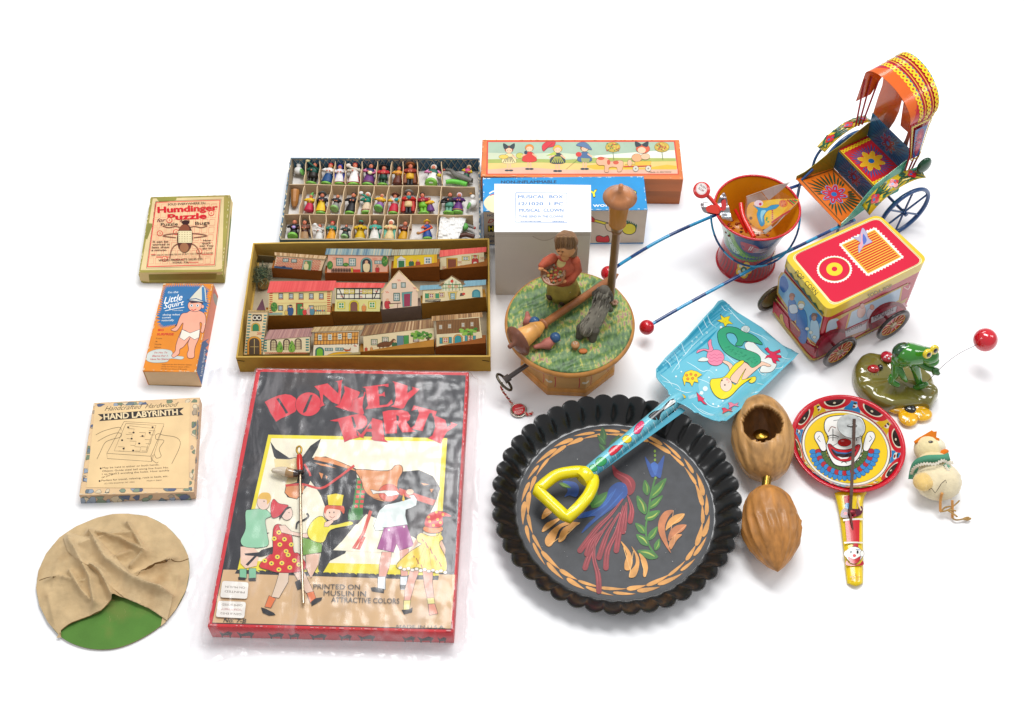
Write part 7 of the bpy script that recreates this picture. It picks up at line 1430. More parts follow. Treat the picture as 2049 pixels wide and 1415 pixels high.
m_ = MB(); tube(m_, cr([L10((168, 925), 1.4), L10((190, 850), 1.6), L10((230, 785), 1.8), L10((275, 752), 1.9)], False, 5), .2, '1f5088', 8); m_.build('frame_tube', TIN, rk)
m_ = MB(); tube(m_, cr([L10((175, 925), .4), Q(.4, .5, -.3)], False, 5), .2, '1f5088', 8); m_.build('frame_tube', TIN, rk)
for y in (.4, -WR - .4): m_ = MB(); tube(m_, [Q(.3, y, -.2), Q(.5, y, -5.5)], .22, '1f4a80', 8); lg = m_.build('prop_leg', TIN, rk); m_ = MB(); ell(m_, Q(.5, y, -5.62), (.35, .35, .36), '1c2c44', seg=10, rings=7); m_.build('foot', PLASTIC, lg)
def pole(px, ys, name):
    P = []
    for (x, y), yy in zip(px, ys): P.append(hit((x, y), Q(0, yy, 0), ey))
    Pc = cr(P, False, 10); m_ = MB(); tube(m_, Pc, .23, '', 10, colors=lambda t: '2f9ccc' if int(t * 14 + .3) % 2 == 0 else '16427c'); p_ = m_.build(name, TIN, rk)
    m_ = MB(); ell(m_, P[0], (1.0, 1.0, 1.0), 'cc1626', seg=28, rings=18); m_.build('ball_end', TIN, p_)
pole([(1294, 655), (1370, 611), (1440, 573), (1520, 530), (1600, 492), (1655, 465), (1710, 440)], [-8.0, -8.0, -8.1, -8.2, -8.3, -8.4, -8.5], 'pull_pole')
pole([(1217, 547), (1250, 523), (1330, 476), (1430, 431), (1520, 398), (1600, 370), (1640, 356)], [2.1, 1.95, 1.6, 1.2, .9, .6, .4], 'pull_pole')
m_ = MB(); tube(m_, [L10((895, 940), -WR - .6), L10((985, 905), -WR - 1.4)], .18, '3ab08c', 8); bl_ = m_.build('bell_stalk', TIN, rk)
m_ = MB(); ell(m_, L10((1002, 898), -WR - 1.6), (1.15, .55, 1.35), '0e4a2c', Matrix.Rotation(.5, 3, 'Z'), 20, 12); m_.build('bell', TIN, bl_)

# ============================================================ popcorn wagon tin
r12 = R(1500, 420, 4.16)
hP = HT(r12((545, 1285)), r12((0, 838))[1]) 
qP = corners([r12(p) for p in ((292, 388), (1068, 38), (1482, 418), (655, 838))], hP)      # L T R B
cc = (sum(p[0] for p in qP) / 4, sum(p[1] for p in qP) / 4, 0)
pop = thing('wagon_tin', 'red and yellow popcorn wagon tin on four spoked wheels', 'tin', cc)
def rbox(mb, q, h0, h1, color, r_=.9, inset=0.0, seg=6, top=True):
    c = V((sum(p[0] for p in q) / 4, sum(p[1] for p in q) / 4)); pts = []
    qq = ccw(q); n = 4; QQ = [V(p) + (c - V(p)).normalized() * inset * 1.414 for p in qq]
    for i in range(n):
        p, a_, b_ = QQ[i], QQ[i - 1], QQ[(i + 1) % n]; d0 = (a_ - p).normalized() * r_; d1 = (b_ - p).normalized() * r_
        for k in range(seg + 1): t = k / seg; pts.append((p + d0) * (1 - t) ** 2 + p * 2 * t * (1 - t) + (p + d1) * t * t)
    k = len(pts); mb.add([(p.x, p.y, h0) for p in pts] + [(p.x, p.y, h1) for p in pts], [tuple(range(k))[::-1], tuple(range(k, 2 * k))], color); mb.add([(p.x, p.y, h0) for p in pts] + [(p.x, p.y, h1) for p in pts], [(i, (i + 1) % k, k + (i + 1) % k, k + i) for i in range(k)], color, True)
m_ = MB(); rbox(m_, qP, .35, .75, 'c8a84a', 1.1, -.02); rbox(m_, qP, .75, hP - 1.6, 'c01830', .75, .1); m_.build('body', TIN, pop)
m_ = MB(); rbox(m_, qP, hP - 1.75, hP, 'e8c838', 1.2, -.08); bevel(m_.build('lid', TIN, pop), .22, 3, 50)
a = Art(topplane(hP), r12)
def rq(q, f=0.0, k=.06):
    out = []
    for i in range(4):
        p, a_, b_ = V(q[i]), V(q[i - 1]), V(q[(i + 1) % 4])
        for t in (0, .25, .5, .75, 1): s0 = p + (a_ - p) * k; s1 = p + (b_ - p) * k * 1.0; out.append(tuple(s0 * (1 - t) ** 2 + p * 2 * t * (1 - t) + s1 * t * t))
    return out
a.poly('f4e8b0', rq([(340, 385), (1066, 52), (1460, 435), (690, 805)], k=.09)); a.line('3a2a20', rq([(352, 385), (1066, 60), (1448, 432), (690, 795)], k=.09), 2.5); a.poly('d81a3c', rq([(360, 384), (1064, 68), (1438, 432), (700, 786)], k=.09))
def scal(c, rx, ry, n, amp, ang=0):
    pts = []
    for k in range(n * 6): t = 2 * PI * k / (n * 6); m = 1 + amp * abs(math.sin(t * n / 2)); x, y = rot2((rx * m * math.cos(t), ry * m * math.sin(t)), ang); pts.append((c[0] + x, c[1] + y))
    return pts
a.poly('f6f2e8', scal((706, 496), 140, 108, 34, .06)); a.disc('e8b838', (706, 494), 130, 100, n=32); a.disc('8a2020', (706, 494), 126, 97, n=32); a.disc('d81a3c', (706, 494), 123, 94, n=32); a.disc('f4d030', (706, 494), 68, 55, n=24); a.disc('d81a3c', (706, 492), 24, 20, n=14)
gq = [(765, 292), (1040, 165), (1262, 392), (985, 532)]
edge = []
for i in range(4):
    p, b_ = gq[i], gq[(i + 1) % 4]; n_ = 12
    for k in range(n_): 
        for j, o_ in ((0, 16), (.5, 30)): t = (k + j) / n_; x, y = p[0] + (b_[0] - p[0]) * t, p[1] + (b_[1] - p[1]) * t; dx, dy = x - 1012, y - 348; d = math.hypot(dx, dy); edge.append((x + dx / d * o_, y + dy / d * o_ * .85))
a.poly('f6f2e8', edge); a.poly('e8b838', gq); a.poly('d03020', [(785, 294), (1038, 178), (1245, 390), (988, 518)])
for k in range(14): t = .04 + k / 14; a.line('f0c040', [(785 + 203 * t, 294 + 224 * t), (1038 + 207 * t, 178 + 212 * t)], 8)
a.poly('b8b0c8', [(940, 150), (975, 190), (985, 230), (1020, 265), (985, 285), (950, 300), (910, 360), (905, 300), (920, 270), (850, 225), (900, 230), (920, 200)], True, ink=2, inkc='5a5a9a'); a.poly('e8a8b0', [(930, 190), (950, 240), (925, 330), (915, 300), (930, 250)], True); a.poly('5a70c0', [(945, 200), (975, 250), (950, 290), (940, 250)], True)
a.build('printed_lid_top', TIN, pop)
qB_ = [V((p[0], p[1])) for p in qP]; 
fL = faceplane(qP[0], qP[3]); fR = faceplane(qP[3], qP[2]); 
fl2 = Plane(fL.o + fL.n * .13, fL.n, fL.x); fr2 = Plane(fR.o + fR.n * .13, fR.n, fR.x)
a = Art(fl2, r12); pts = [(300, 470)]
for k in range(13): t = k / 12; pts += [(300 + 300 * t, 478 + 372 * t + (10 if k % 2 else -12))]
a.poly('2f3a24', pts + [(612, 862), (608, 880), (450, 690), (300, 500)]); a.text('POP  CORN', (372, 528), (545, 712), 40, '2a2418', -.004); a.build('printed_lid_side', TIN, pop)
a = Art(fr2, r12); a.text('SODA POP', (990, 738), (1195, 650), 34, '6a5a30', -.004, .2); a.build('printed_lid_side', TIN, pop)
fT = faceplane(qP[2], qP[1]); a = Art(Plane(fT.o + fT.n * .13 + V((0, 0, hP - 1.2)), fT.n, fT.x), None); Lp = (V(qP[2]) - V(qP[1])).length; a.text('PEANUTS', (Lp * .2, .2), (Lp * .8, .2), .8, '3a3020', .0); a.build('printed_lid_side', TIN, pop)
inn = lambda f: Plane(f.o - f.n * .03, f.n, f.x)
a = Art(inn(fL), r12)
a.poly('cfa048', [(240, 560), (262, 520), (290, 520), (612, 890), (560, 1130), (460, 1060), (225, 700)]); a.poly('7fb2d8', [(250, 570), (285, 528), (606, 896), (556, 1118), (470, 1050), (240, 690)])
a.poly('2f68b8', [(262, 560), (300, 560), (325, 640), (285, 690), (250, 640)], True); a.poly('2a62b0', [(500, 880), (560, 860), (600, 910), (565, 960), (510, 940)], True)
a.line('e0c060', [(215, 740), (330, 870), (400, 960), (510, 1110), (570, 1145)], 7); a.line('e0c060', [(190, 850), (300, 1010), (520, 1240)], 5); a.poly('d83048', [(200, 760), (320, 900), (330, 1000), (190, 850)]); a.poly('a81828', [(420, 1080), (560, 1160), (550, 1230), (480, 1180)])
def chap(x, y, s, coat, hair, skin='e0a088'):
    a.poly(coat, [(x - 38 * s, y), (x - 10 * s, y - 18 * s), (x + 30 * s, y), (x + 50 * s, y + 90 * s), (x + 40 * s, y + 190 * s), (x, y + 200 * s), (x - 42 * s, y + 130 * s)], True, ink=2.5, inkc='1c2440'); a.disc(skin, (x - 4 * s, y - 38 * s), 24 * s, 32 * s, ink=2); a.poly(hair, [(x - 32 * s, y - 40 * s), (x - 20 * s, y - 82 * s), (x + 20 * s, y - 76 * s), (x + 28 * s, y - 40 * s), (x, y - 60 * s)], True, ink=1.5)
chap(355, 760, .8, '3a72b8', 'a85c34', 'c87858'); chap(432, 840, 1.0, '2f68b4', 'e0c080'); chap(540, 930, .85, 'b8cce0', '8a4a30', 'b87860'); a.disc('f0ece8', (430, 800), 26, 22, ink=2); a.poly('d8dce8', [(330, 800), (385, 790), (400, 850), (345, 860)], True, ink=2)
a.poly('2f68b4', [(430, 1000), (480, 990), (470, 1100), (430, 1110), (405, 1060)], True, ink=2); a.poly('a82c30', [(345, 920), (420, 1000), (410, 1060), (350, 1000)], True, ink=2); a.line('e8c040', [(350, 930), (415, 1010)], 6)
for p in ((480, 990), (510, 1020), (540, 1060)): a.disc('f0e4d0', p, 16, 14, ink=2)
a.poly('e0b840', [(250, 880), (275, 870), (285, 930), (300, 960), (265, 940)], True, ink=3); 
a.build('printed_front', TIN, pop)
a = Art(inn(fR), r12)
a.poly('c8a040', [(655, 925), (1320, 610), (1322, 720), (1290, 775), (655, 1050)]); a.poly('c0d2e4', [(660, 925), (735, 905), (738, 960), (690, 1020), (635, 1050), (635, 1010)], True, ink=2, inkc='d8a840'); a.poly('b8283c', [(720, 930), (830, 860), (800, 990), (740, 1010)])
a.poly('bcd4ea', [(850, 850), (1260, 650), (1240, 750), (1000, 900), (810, 985)]); a.line('d8a030', [(835, 850), (800, 990)], 9); a.line('d8a030', [(1280, 640), (1250, 750)], 8); a.poly('c03048', [(1275, 640), (1345, 608), (1322, 728), (1255, 765)]); a.line('f0d0c8', [(1285, 645), (1320, 660), (1335, 630)], 6, True)
for p, c in (((930, 850), 'e8c0b8'), ((1010, 860), 'd8d8e8')): a.disc(c, p, 34, 52, ang=20, ink=2, inkc='8a6a80'); a.disc('e0a898', (p[0] + 8, p[1] - 50), 18, 22, ink=2, inkc='8a5048')
a.poly('e0a0a8', [(625, 1090), (800, 1000), (1290, 770), (1315, 800), (1100, 930), (930, 1030), (640, 1190)]); a.poly('a02838', [(980, 1000), (1090, 930), (1060, 990), (950, 1050)]); a.line('e8c030', [(960, 1010), (1060, 950)], 8)
for cp_ in ((700, 1130), (1150, 905)): a.disc('8c1828', cp_, 175, 128, ang=-32, n=24); a.disc('b83048', (cp_[0] + 6, cp_[1] + 10), 150, 106, ang=-32, n=24)
for q, t_ in (([(795, 1010), (960, 945), (980, 920), (970, 1000), (800, 1060)], 'PEANUTS'), ([(1012, 895), (1225, 800), (1215, 850), (1010, 945)], 'POPCORN')): a.poly('e8e4ee', q, ink=2.5)
a.text('PEANUTS', (812, 1022), (940, 965), 24, '1c1c20', .01, .3); a.text('POPCORN', (1035, 915), (1200, 838), 28, '1c1c20', .01, .3)
for k in range(10): a.line('e8b840', [(830 + k * 9, 1045 - k * 3), (850 + k * 8, 1065 - k * 4)], 3)
a.build('printed_side', TIN, pop)
for f, cpx, y_ in ((fR, (752, 1186), .45), (fR, (1194, 962), .45)):
    while hit(r12(cpx), f.o + f.n * y_, f.n).z < 2.5 and y_ < 3: y_ += .02
    c = hit(r12(cpx), f.o + f.n * y_, f.n); rr = 2.6; c = V((c.x, c.y, rr)); m_ = MB(); tube(m_, [c - f.n * (y_ + .3), c + f.n * .1], .22, '8a1828', 8); m_.build('axle_stub', TIN, pop)
    m_ = MB(); lathe(m_, [(rr * .74, .08), (rr * .86, .22), (rr * .97, .2), (rr, .05), (rr, -.15), (rr * .8, -.2), (rr * .74, -.05)], c, f.n, '37302f', 48, caps=False); wh = m_.build('wheel', TIN, pop)
    m_ = MB(); lathe(m_, [(rr * .76, -.06), (.01, -.04)], c, f.n, 'b8142c', 40); m_.build('wheel_disc', TIN, wh)
    for k in range(12):
        t = 2 * PI * k / 12; u_ = f.x; v_ = V((0, 0, 1)); d = u_ * math.cos(t) + v_ * math.sin(t); m_ = MB(); tube(m_, [c + d * rr * .16, c + d * rr * .68], 1, 'e0c48a' if k % 2 else 'd8b070', 5, taper=[.04, .085]); m_.build('spoke', TIN, wh)
    m_ = MB(); lathe(m_, [(rr * .2, -.03), (rr * .18, .1), (.01, .14)], c, f.n, 'b8a890', 18); m_.build('hub', METAL, wh)
    m_ = MB(); tube(m_, [c + (f.x * math.cos(t * PI / 20) + V((0, 0, 1)) * math.sin(t * PI / 20)) * rr * .72 for t in range(40)], .07, 'd8a030', 6, closed=True); m_.build('rim_line', TIN, wh)
fB = faceplane(qP[1], qP[0])
for cpx in ((196, 705),): 
    c = hit(r12(cpx), fB.o + fB.n * .5, fB.n); rr = 2.3
    m_ = MB(); lathe(m_, [(rr * .74, .08), (rr * .86, .22), (rr * .97, .2), (rr, .05), (rr, -.15), (rr * .8, -.2), (rr * .74, -.05)], V((c.x, c.y, rr)), fB.n, '4a3c22', 48, caps=False); wh = m_.build('wheel', TIN, pop); m_ = MB(); lathe(m_, [(rr * .78, -.06), (.01, -.04)], V((c.x, c.y, rr)), fB.n, '7a6a34', 40); m_.build('wheel_disc', TIN, wh)
c2 = V((c.x, c.y, rr)) + (V((qP[1][0], qP[1][1], 0)) - V((qP[0][0], qP[0][1], 0))) * .6; m_ = MB(); lathe(m_, [(.1, -.1), (rr, -.1), (rr, .2), (.1, .2)], c2, fB.n, '37302f', 32); m_.build('wheel', TIN, pop)
# ============================================================ frog
r15 = R(1680, 640, 5.69)
def X5(x, y, h): return G(*r15((x, y)), h)
cf_ = X5(640, 700, 0)
fg = thing('frog_figurine', 'glossy green frog figurine on an olive mound with ladybird, mushroom and yellow flower', 'frog figurine', cf_)
out = [(165, 640), (175, 530), (235, 450), (330, 405), (430, 415), (520, 450), (640, 470), (800, 500), (930, 570), (1020, 660), (1085, 770), (1112, 850), (1095, 900), (1030, 1000), (930, 985), (760, 1000), (560, 1015), (400, 950), (290, 870), (215, 800), (175, 710)]
P0 = cr([X5(x, y, .9) for x, y in out], True, 4); cm = sum(P0, V((0, 0, 0))) / len(P0); m_ = MB(); vs = []; k = len(P0); RG = [(1.0, 0), (1.02, .4), (1.01, .9), (.99, 1.4), (.95, 1.75), (.9, 1.95), (.8, 2.02), (.6, 2.0), (.3, 1.9), (.02, 1.85)]
for s_, z in RG:
    for p in P0: q = cm + (p - cm) * s_; vs.append(V((q.x, q.y, max(0, z + (.42 * noise.noise(V((q.x * .5, q.y * 1.1, z * .5))) + .12 * noise.noise(V((q.x * 1.6, q.y * 2.2, z))) if z > .2 else 0)))))
m_.add(vs, [(i * k + j, i * k + (j + 1) % k, (i + 1) * k + (j + 1) % k, (i + 1) * k + j) for i in range(len(RG) - 1) for j in range(k)], '7c7430', True); m_.build('mound', CERAMIC, fg)
G1, G2 = '2f8418', '1d4e2a'
fb = MB(); FB = V((X5(770, 690, 1.6).x, X5(770, 690, 1.6).y, 1.6))
def VF(x, y, d=0.0): return hit(r15((x, y)), (FB.x, FB.y - d, FB.z), V((0, -1, 0)))
def limb(mb, pts, rad, c):
    rad = [r_ * 1.18 for r_ in rad]; Pc = cr(pts, False, 5); n_ = len(Pc); tube(mb, Pc, 1, c, 12, taper=[rad[min(int(i / (n_ - 1) * (len(rad) - 1)), len(rad) - 2)] * (1 - (i / (n_ - 1) * (len(rad) - 1)) % 1 if i < n_ - 1 else 0) + rad[min(int(i / (n_ - 1) * (len(rad) - 1)) + 1, len(rad) - 1)] * ((i / (n_ - 1) * (len(rad) - 1)) % 1 if i < n_ - 1 else 1) for i in range(n_)]); ell(mb, Pc[0], (rad[0],) * 3, c, seg=12, rings=8); ell(mb, Pc[-1], (rad[-1],) * 3, c, seg=12, rings=8)
limb(fb, [VF(690, 450), VF(770, 400), VF(870, 400), VF(960, 400)], [.95, 1.35, 1.2, .95], G1); ell(fb, VF(1010, 410, .3), (1.35, 1.15, 1.05), G1, seg=24, rings=16); ell(fb, VF(1040, 455, .5), (1.05, 1.0, .55), '3a8a24', seg=20, rings=12)
limb(fb, [VF(650, 500, .3), VF(640, 590, .9), VF(620, 650, 1.2)], [.62, .5, .38], G1); limb(fb, [VF(680, 560, .9), VF(720, 640, 1.5), VF(755, 690, 1.6)], [.4, .32, .22], G1); limb(fb, [VF(600, 650, 1.2), VF(590, 700, 1.5), VF(660, 740, 1.8)], [.4, .38, .3], G1)
limb(fb, [VF(840, 500, .2), VF(870, 580, .6), VF(900, 700, .9)], [.6, .48, .42], G1); limb(fb, [VF(870, 770, 1.3), VF(930, 750, 1.4), VF(985, 730, 1.5)], [.35, .42, .26], G1)
limb(fb, [VF(920, 500, .4), VF(1000, 545, .9), VF(1070, 565, 1.2)], [.45, .35, .3], G1)
frog = fb.build('frog_body', CERAMIC, fg)
m_ = MB(); ell(m_, VF(735, 395, -.1) + V((0, .25, .15)), (1.5, 1.2, 1.35), G2, seg=24, rings=14); m_.build('back_patch', CERAMIC, frog)
m_ = MB(); c = VF(1090, 580, 1.4); ell(m_, c, (.5, .4, .5), '2a6a1c'); 
for k in range(4): a_ = c + V((-.3 + .2 * k, -.2, .25 - .05 * k)); tube(m_, [a_, a_ + V((.12, -.22, -.12)), a_ + V((.05, -.12, -.5))], .15, '2f741e', 8)
m_.build('hand', CERAMIC, frog)
for x, y, d in ((1008, 392, 1.3), (1085, 345, .7)):
    c = VF(x, y, d); n_ = V((.35, -.8, .45)).normalized(); m_ = MB(); lathe(m_, [(.62, -.25), (.62, 0), (.5, .14), (.01, .2)], c, n_, 'f0d418', 22); e_ = m_.build('eye', CERAMIC, frog); m_ = MB(); lathe(m_, [(.34, .1), (.3, .22), (.01, .27)], c, n_, '141416', 18); m_.build('pupil', CERAMIC, e_)
wb = X5(1660, 228, 5.6); m_ = MB(); pts = cr([VF(1000, 705, 1.6), VF(1070, 620, 1.7), VF(1150, 550, 1.6), VF(1300, 425, 1.2).lerp(wb, .3), VF(1400, 360, .8).lerp(wb, .55), wb], False, 8); pts = cr([VF(1000, 705, 1.6), VF(1150, 550, 1.6)] + [G(*r15(p), h_) for p, h_ in (((1280, 440), 5.9), ((1400, 362), 6.0), ((1535, 297), 5.8))] + [wb], False, 6); tube(m_, pts, .035, '4a4a4c', 6); wr = m_.build('wire', METAL, fg)
m_ = MB(); ell(m_, wb, (1.52, 1.52, 1.52), 'd40c24', seg=40, rings=24); m_.build('red_ball', CERAMIC, wr)
lb = X5(385, 560, 2.0); m_ = MB(); ell(m_, lb, (.8, .62, .5), 'c01c1c', seg=20, rings=12); l_ = m_.build('ladybird', CERAMIC, fg); m_ = MB(); ell(m_, X5(462, 540, 2.15), (.38, .4, .36), '141214', seg=16, rings=10); m_.build('ladybird_head', CERAMIC, l_)
m_ = MB(); [ell(m_, lb + V((dx, dy, .42 - abs(dx) * .2)), (.1, .08, .06), '141214', seg=8, rings=5) for dx, dy in ((-.3, .15), (-.3, -.25), (.1, .2), (.1, -.3), (-.5, -.05))]; m_.build('ladybird_spots', CERAMIC, l_)
for k in range(6): sx = (-.45, .0, .4)[k % 3]; sy = 1 if k < 3 else -1; m_ = MB(); tube(m_, [lb + V((sx, sy * .5, -.1)), lb + V((sx * 1.2, sy * .85, 0)), lb + V((sx * 1.3, sy * 1.0, -.2))], .03, '1c1a18', 5); m_.build('ladybird_leg', CERAMIC, l_)
mc = X5(540, 425, 2.2); m_ = MB(); lathe(m_, [(.4, -1.3), (.35, 0)], mc, (0, 0, 1), 'e8e0d8', 14); mu = m_.build('mushroom_stem', CERAMIC, fg); m_ = MB(); lathe(m_, [(.02, .62), (.45, .55), (.8, .25), (.88, 0), (.6, -.1), (.01, -.05)], mc, (0, 0, 1), 'c81c34', 24); m2_ = m_.build('mushroom_cap', CERAMIC, mu)
m_ = MB(); [ell(m_, mc + V((.45 * math.cos(t), .45 * math.sin(t) - .05, .46)), (.14, .2, .1), 'f4ecec', seg=8, rings=5) for t in (-.4, -1.5, -2.6, 1.2)]; m_.build('cap_spots', CERAMIC, m2_)
fc = X5(805, 1015, .95); m_ = MB()
for p, rx, ry in (((660, 1000), 1.4, .95), ((780, 1110), 1.25, 1.35), ((930, 1070), 1.4, 1.1), ((900, 1000), 1.3, .9), ((740, 960), 1.2, .8), ((810, 1030), 1.3, 1.1)): ell(m_, X5(p[0], p[1], .55), (rx, ry, .5), 'f4b808', Matrix.Rotation({650: .3, 940: -.5}.get(p[0], 0), 3, 'Z'), 20, 12)
fl_ = m_.build('flower_petals', CERAMIC, fg)
m_ = MB(); ell(m_, fc, (.75, .68, .4), '141213', seg=20, rings=12); m_.build('flower_centre', CERAMIC, fl_)
m_ = MB()
for x, y, dx, dy in ((640, 1000, 55, 4), (650, 1030, 50, 6), (755, 1140, -8, 50), (790, 1140, 6, 52), (925, 1080, 26, 40), (955, 1060, 32, 28), (900, 1100, 16, 40)): tube(m_, [X5(x - dx / 2, y - dy / 2, 1.02), X5(x, y, 1.08), X5(x + dx / 2, y + dy / 2, 1.0)], .07, 'fbe8b0', 6)
m_.build('petal_strokes', CERAMIC, fl_)

# ============================================================ carved nut cracker
r16 = R(1440, 780, 3.54)
def X6(x, y, h): return G(*r16((x, y)), h)
nt_ = thing('nut_toy', 'two carved wooden nut shapes joined by a brass screw, the upper one hollowed', 'wooden nutcracker', X6(330, 700, 0))
def nut(name, a0, a1, wpx, pr, color, hole=None, hc=3.2, ridge=.06, flat=1.0):
    A_, B__ = X6(*a0, hc), X6(*a1, hc); ax_ = (B__ - A_); L_ = ax_.length; mid = (A_ + B__) / 2; Rm = wpx / 3.54 * (mid - CAMP).dot(FW) / FPX; ax_.normalize(); sd = ax_.cross(V((0, 0, 1))).normalized(); up_ = sd.cross(ax_); rings, seg = 70, 120; vs = []
    prs = cr([(t, r_, 0) for t, r_ in pr], False, 12); 
    def rad(t):
        for i in range(len(prs) - 1):
            if prs[i].x <= t <= prs[i + 1].x: f = (t - prs[i].x) / max(1e-6, prs[i + 1].x - prs[i].x); return prs[i].y * (1 - f) + prs[i + 1].y * f
        return prs[-1].y
    for i in range(rings + 1):
        t = .5 - .5 * math.cos(PI * i / rings); rr = max(rad(t), .012) * Rm
        for k in range(seg):
            an = 2 * PI * k / seg; m = 1 - ridge * (abs(math.sin(an * 7.5 + 1.1 * math.sin(t * 5 + 2 * math.cos(an)))) ** .6 - .5) * math.sin(PI * t) ** .5 * (1.5 if t > .45 else .5) - ridge * .5 * noise.noise(V((math.cos(an) * 3, math.sin(an) * 3, t * 7)))
            vs.append(A_ + ax_ * (t * L_) + (sd * math.cos(an) + up_ * math.sin(an) * flat) * rr * m)
    fs = []
    for i in range(rings):
        for k in range(seg):
            f = (i * seg + k, i * seg + (k + 1) % seg, (i + 1) * seg + (k + 1) % seg, (i + 1) * seg + k)
            if hole:
                c = (vs[f[0]] + vs[f[2]]) / 2; q = proj(c); 
                if (c - mid).dot(CAMP - mid) > 0 and hole(((q[0] - 1440) * 3.54, (q[1] - 780) * 3.54)): continue
            fs.append(f)
    m_ = MB(); m_.add(vs, fs, color, True); o_ = m_.build(name, NUTM, nt_)
    if hole: so = o_.modifiers.new('shell', 'SOLIDIFY'); so.thickness = .55 * CM; so.offset = -1
    return o_, A_, B__, Rm
hl = lambda p: ((p[0] - 300) / 136) ** 2 + ((p[1] - 258) / (128 if p[1] < 258 else 118)) ** 2 < 1 + .05 * math.sin(p[0] * .03) 
o1, A1, B1, R1_ = nut('hollow_nut', (275, 75), (335, 610), 185, [(0, 0), (.04, .34), (.15, .68), (.35, .97), (.5, 1.0), (.7, .93), (.88, .68), (.96, .4), (1, .12)], 'c09056', hl)
o2, A2, B2, R2_ = nut('solid_nut', (325, 690), (412, 1290), 206, [(0, .16), (.04, .42), (.15, .76), (.35, .97), (.5, 1.0), (.65, .92), (.82, .6), (.93, .28), (1, .01)], 'bc8040', ridge=.085)
m_ = MB(); d = (A2 - B1).normalized(); lathe(m_, [(.75, -.55), (.85, -.3), (.6, -.15)], B1 + V((0, 0, .2)), d, '9a6a34', 20); m_.build('socket_ring', NUTM, nt_)
m_ = MB(); L_ = (A2 - B1).length + 1.2; pr = []; 
for k in range(16): pr += [(.42, k * L_ / 16), (.56, (k + .5) * L_ / 16)]
lathe(m_, pr, B1 - d * .5 + V((0, 0, .3)), d, 'c8a04a', 18); m_.build('brass_screw', METAL, nt_)
c = X6(292, 340, 3.6); m_ = MB(); lathe(m_, [(.3, -1.4), (.42, -1.2), (.34, -1.0), (.46, -.8), (.3, -.6), (.62, -.35), (1.0, -.1), (.95, .12), (.01, .22)], X6(294, 318, 4.0), (-.12, .35, .9), 'b89038', 24); m_.build('brass_knob', METAL, nt_)

# ============================================================ clown noisemaker
r14 = R(1570, 760, 3.289)
def X4(x, y, h): return G(*r14((x, y)), h)
hN = 1.7
cN_ = X4(417, 412, hN); RN = ((X4(790, 412, hN) - X4(46, 412, hN)).length) / 2; cN_ = V((cN_.x, cN_.y, 0))
rt = thing('noisemaker', 'round tin noisemaker printed with a laughing clown face and a long yellow handle', 'noisemaker', cN_)
m_ = MB(); lathe(m_, [(.01, .45), (RN * .78, .45), (RN * .8, .5), (RN * .93, 1.5), (RN * .965, hN), (RN, hN + .08), (RN * 1.012, hN - .05), (RN * .985, hN - .2), (RN * .95, 1.3), (RN * .82, .3), (.01, .3)], cN_, (0, 0, 1), 'd0182c', 96, caps=False); m_.build('dish', TIN, rt)
a = Art(Map(lambda u, v: (lambda d: (V((cN_.x, cN_.y, .5 + v)) + d * (RN * (.8 + .13 * v)), (V((0, 0, .13 * RN)) - d).normalized()))(V((math.cos(u), math.sin(u), 0)))), None, grid=(.06, 2), k0=.01, step=.002)
BD = ['d0202c', 'e8c020', '2f7cc0']
for k in range(8):
    u0 = k * PI / 4 + .12; a.poly('f0e8d0', [(u0 - .39, 0), (u0 + .39, 0), (u0 + .39, .98), (u0 - .39, .98)])
    a.poly('e8c020' if k % 2 else '2f8ac8', [(u0 - .39, .02), (u0 - .2, .02), (u0 - .3, .96), (u0 - .39, .96)]); a.poly('2f8ac8' if k % 2 else 'e8c020', [(u0 + .2, .02), (u0 + .39, .02), (u0 + .39, .96), (u0 + .3, .96)])
    a.disc('d0202c', (u0, 1.0), .33, .96, a0=180, a1=360); a.disc('f0e8d0', (u0, 1.0), .22, .68, a0=180, a1=360); a.disc('2a1c18', (u0, 1.0), .19, .6, a0=180, a1=360); a.disc('e0d8b8', (u0, .68), .03, .1, n=8)
    a.disc('f0ece0', (u0 + .39, .55), .09, .26, n=10); a.disc('8a2a2a', (u0 + .39, .45), .05, .12, n=8); a.disc('2a3a28', (u0 + .39, .75), .06, .1, n=8)
a.build('printed_rim', TIN, rt)
a = Art(topplane(.46), r14); IK2 = '181418'
def ringd(c, f): a.poly(c, [(cN_.x + RN * f * math.cos(t * PI / 32), cN_.y + RN * f * math.sin(t * PI / 32)) for t in range(64)])
a.rd = None; ringd('2a2420', .785); ringd('f4efe0', .77); ringd('8a7a50', .735); ringd('f2cc10', .725); a.rd = r14
for k in range(21):                                    # ruff
    t = k / 20; an = PI * (.98 - .96 * t); x, y = 395 + 200 * math.cos(an), 470 + 165 * math.sin(an) * 1.0; L2 = 34
    dx, dy = math.cos(an), math.sin(an)
    for j, c in enumerate(('2f86c8', 'b82030', '4a6a2c', 'f0ece0')):
        r_ = 1 - j * .17; a.disc(c if (k + j) % 2 or j == 0 else ('2f86c8' if j < 2 else '4a6a2c'), (395 + (205 * dx) * (r_ + .02), 462 + (178 * dy) * (r_ + .02)), 24 - j * 3, 17, ang=math.degrees(an), n=10, ink=2)
for sx in (-1, 1): a.poly('f6f4ee', [(395 + sx * 130, 400), (395 + sx * 150, 350), (395 + sx * 185, 345), (395 + sx * 200, 380), (395 + sx * 175, 430), (395 + sx * 150, 470), (395 + sx * 122, 460)], True, ink=4); a.line(IK2, [(395 + sx * 165, 370), (395 + sx * 180, 390), (395 + sx * 160, 410)], 4)
a.poly('f6f4ee', [(262, 330), (265, 275), (300, 245), (395, 235), (490, 245), (525, 290), (528, 340), (505, 385), (510, 440), (490, 510), (440, 560), (390, 572), (330, 560), (295, 510), (272, 440), (288, 385)], True, ink=5)
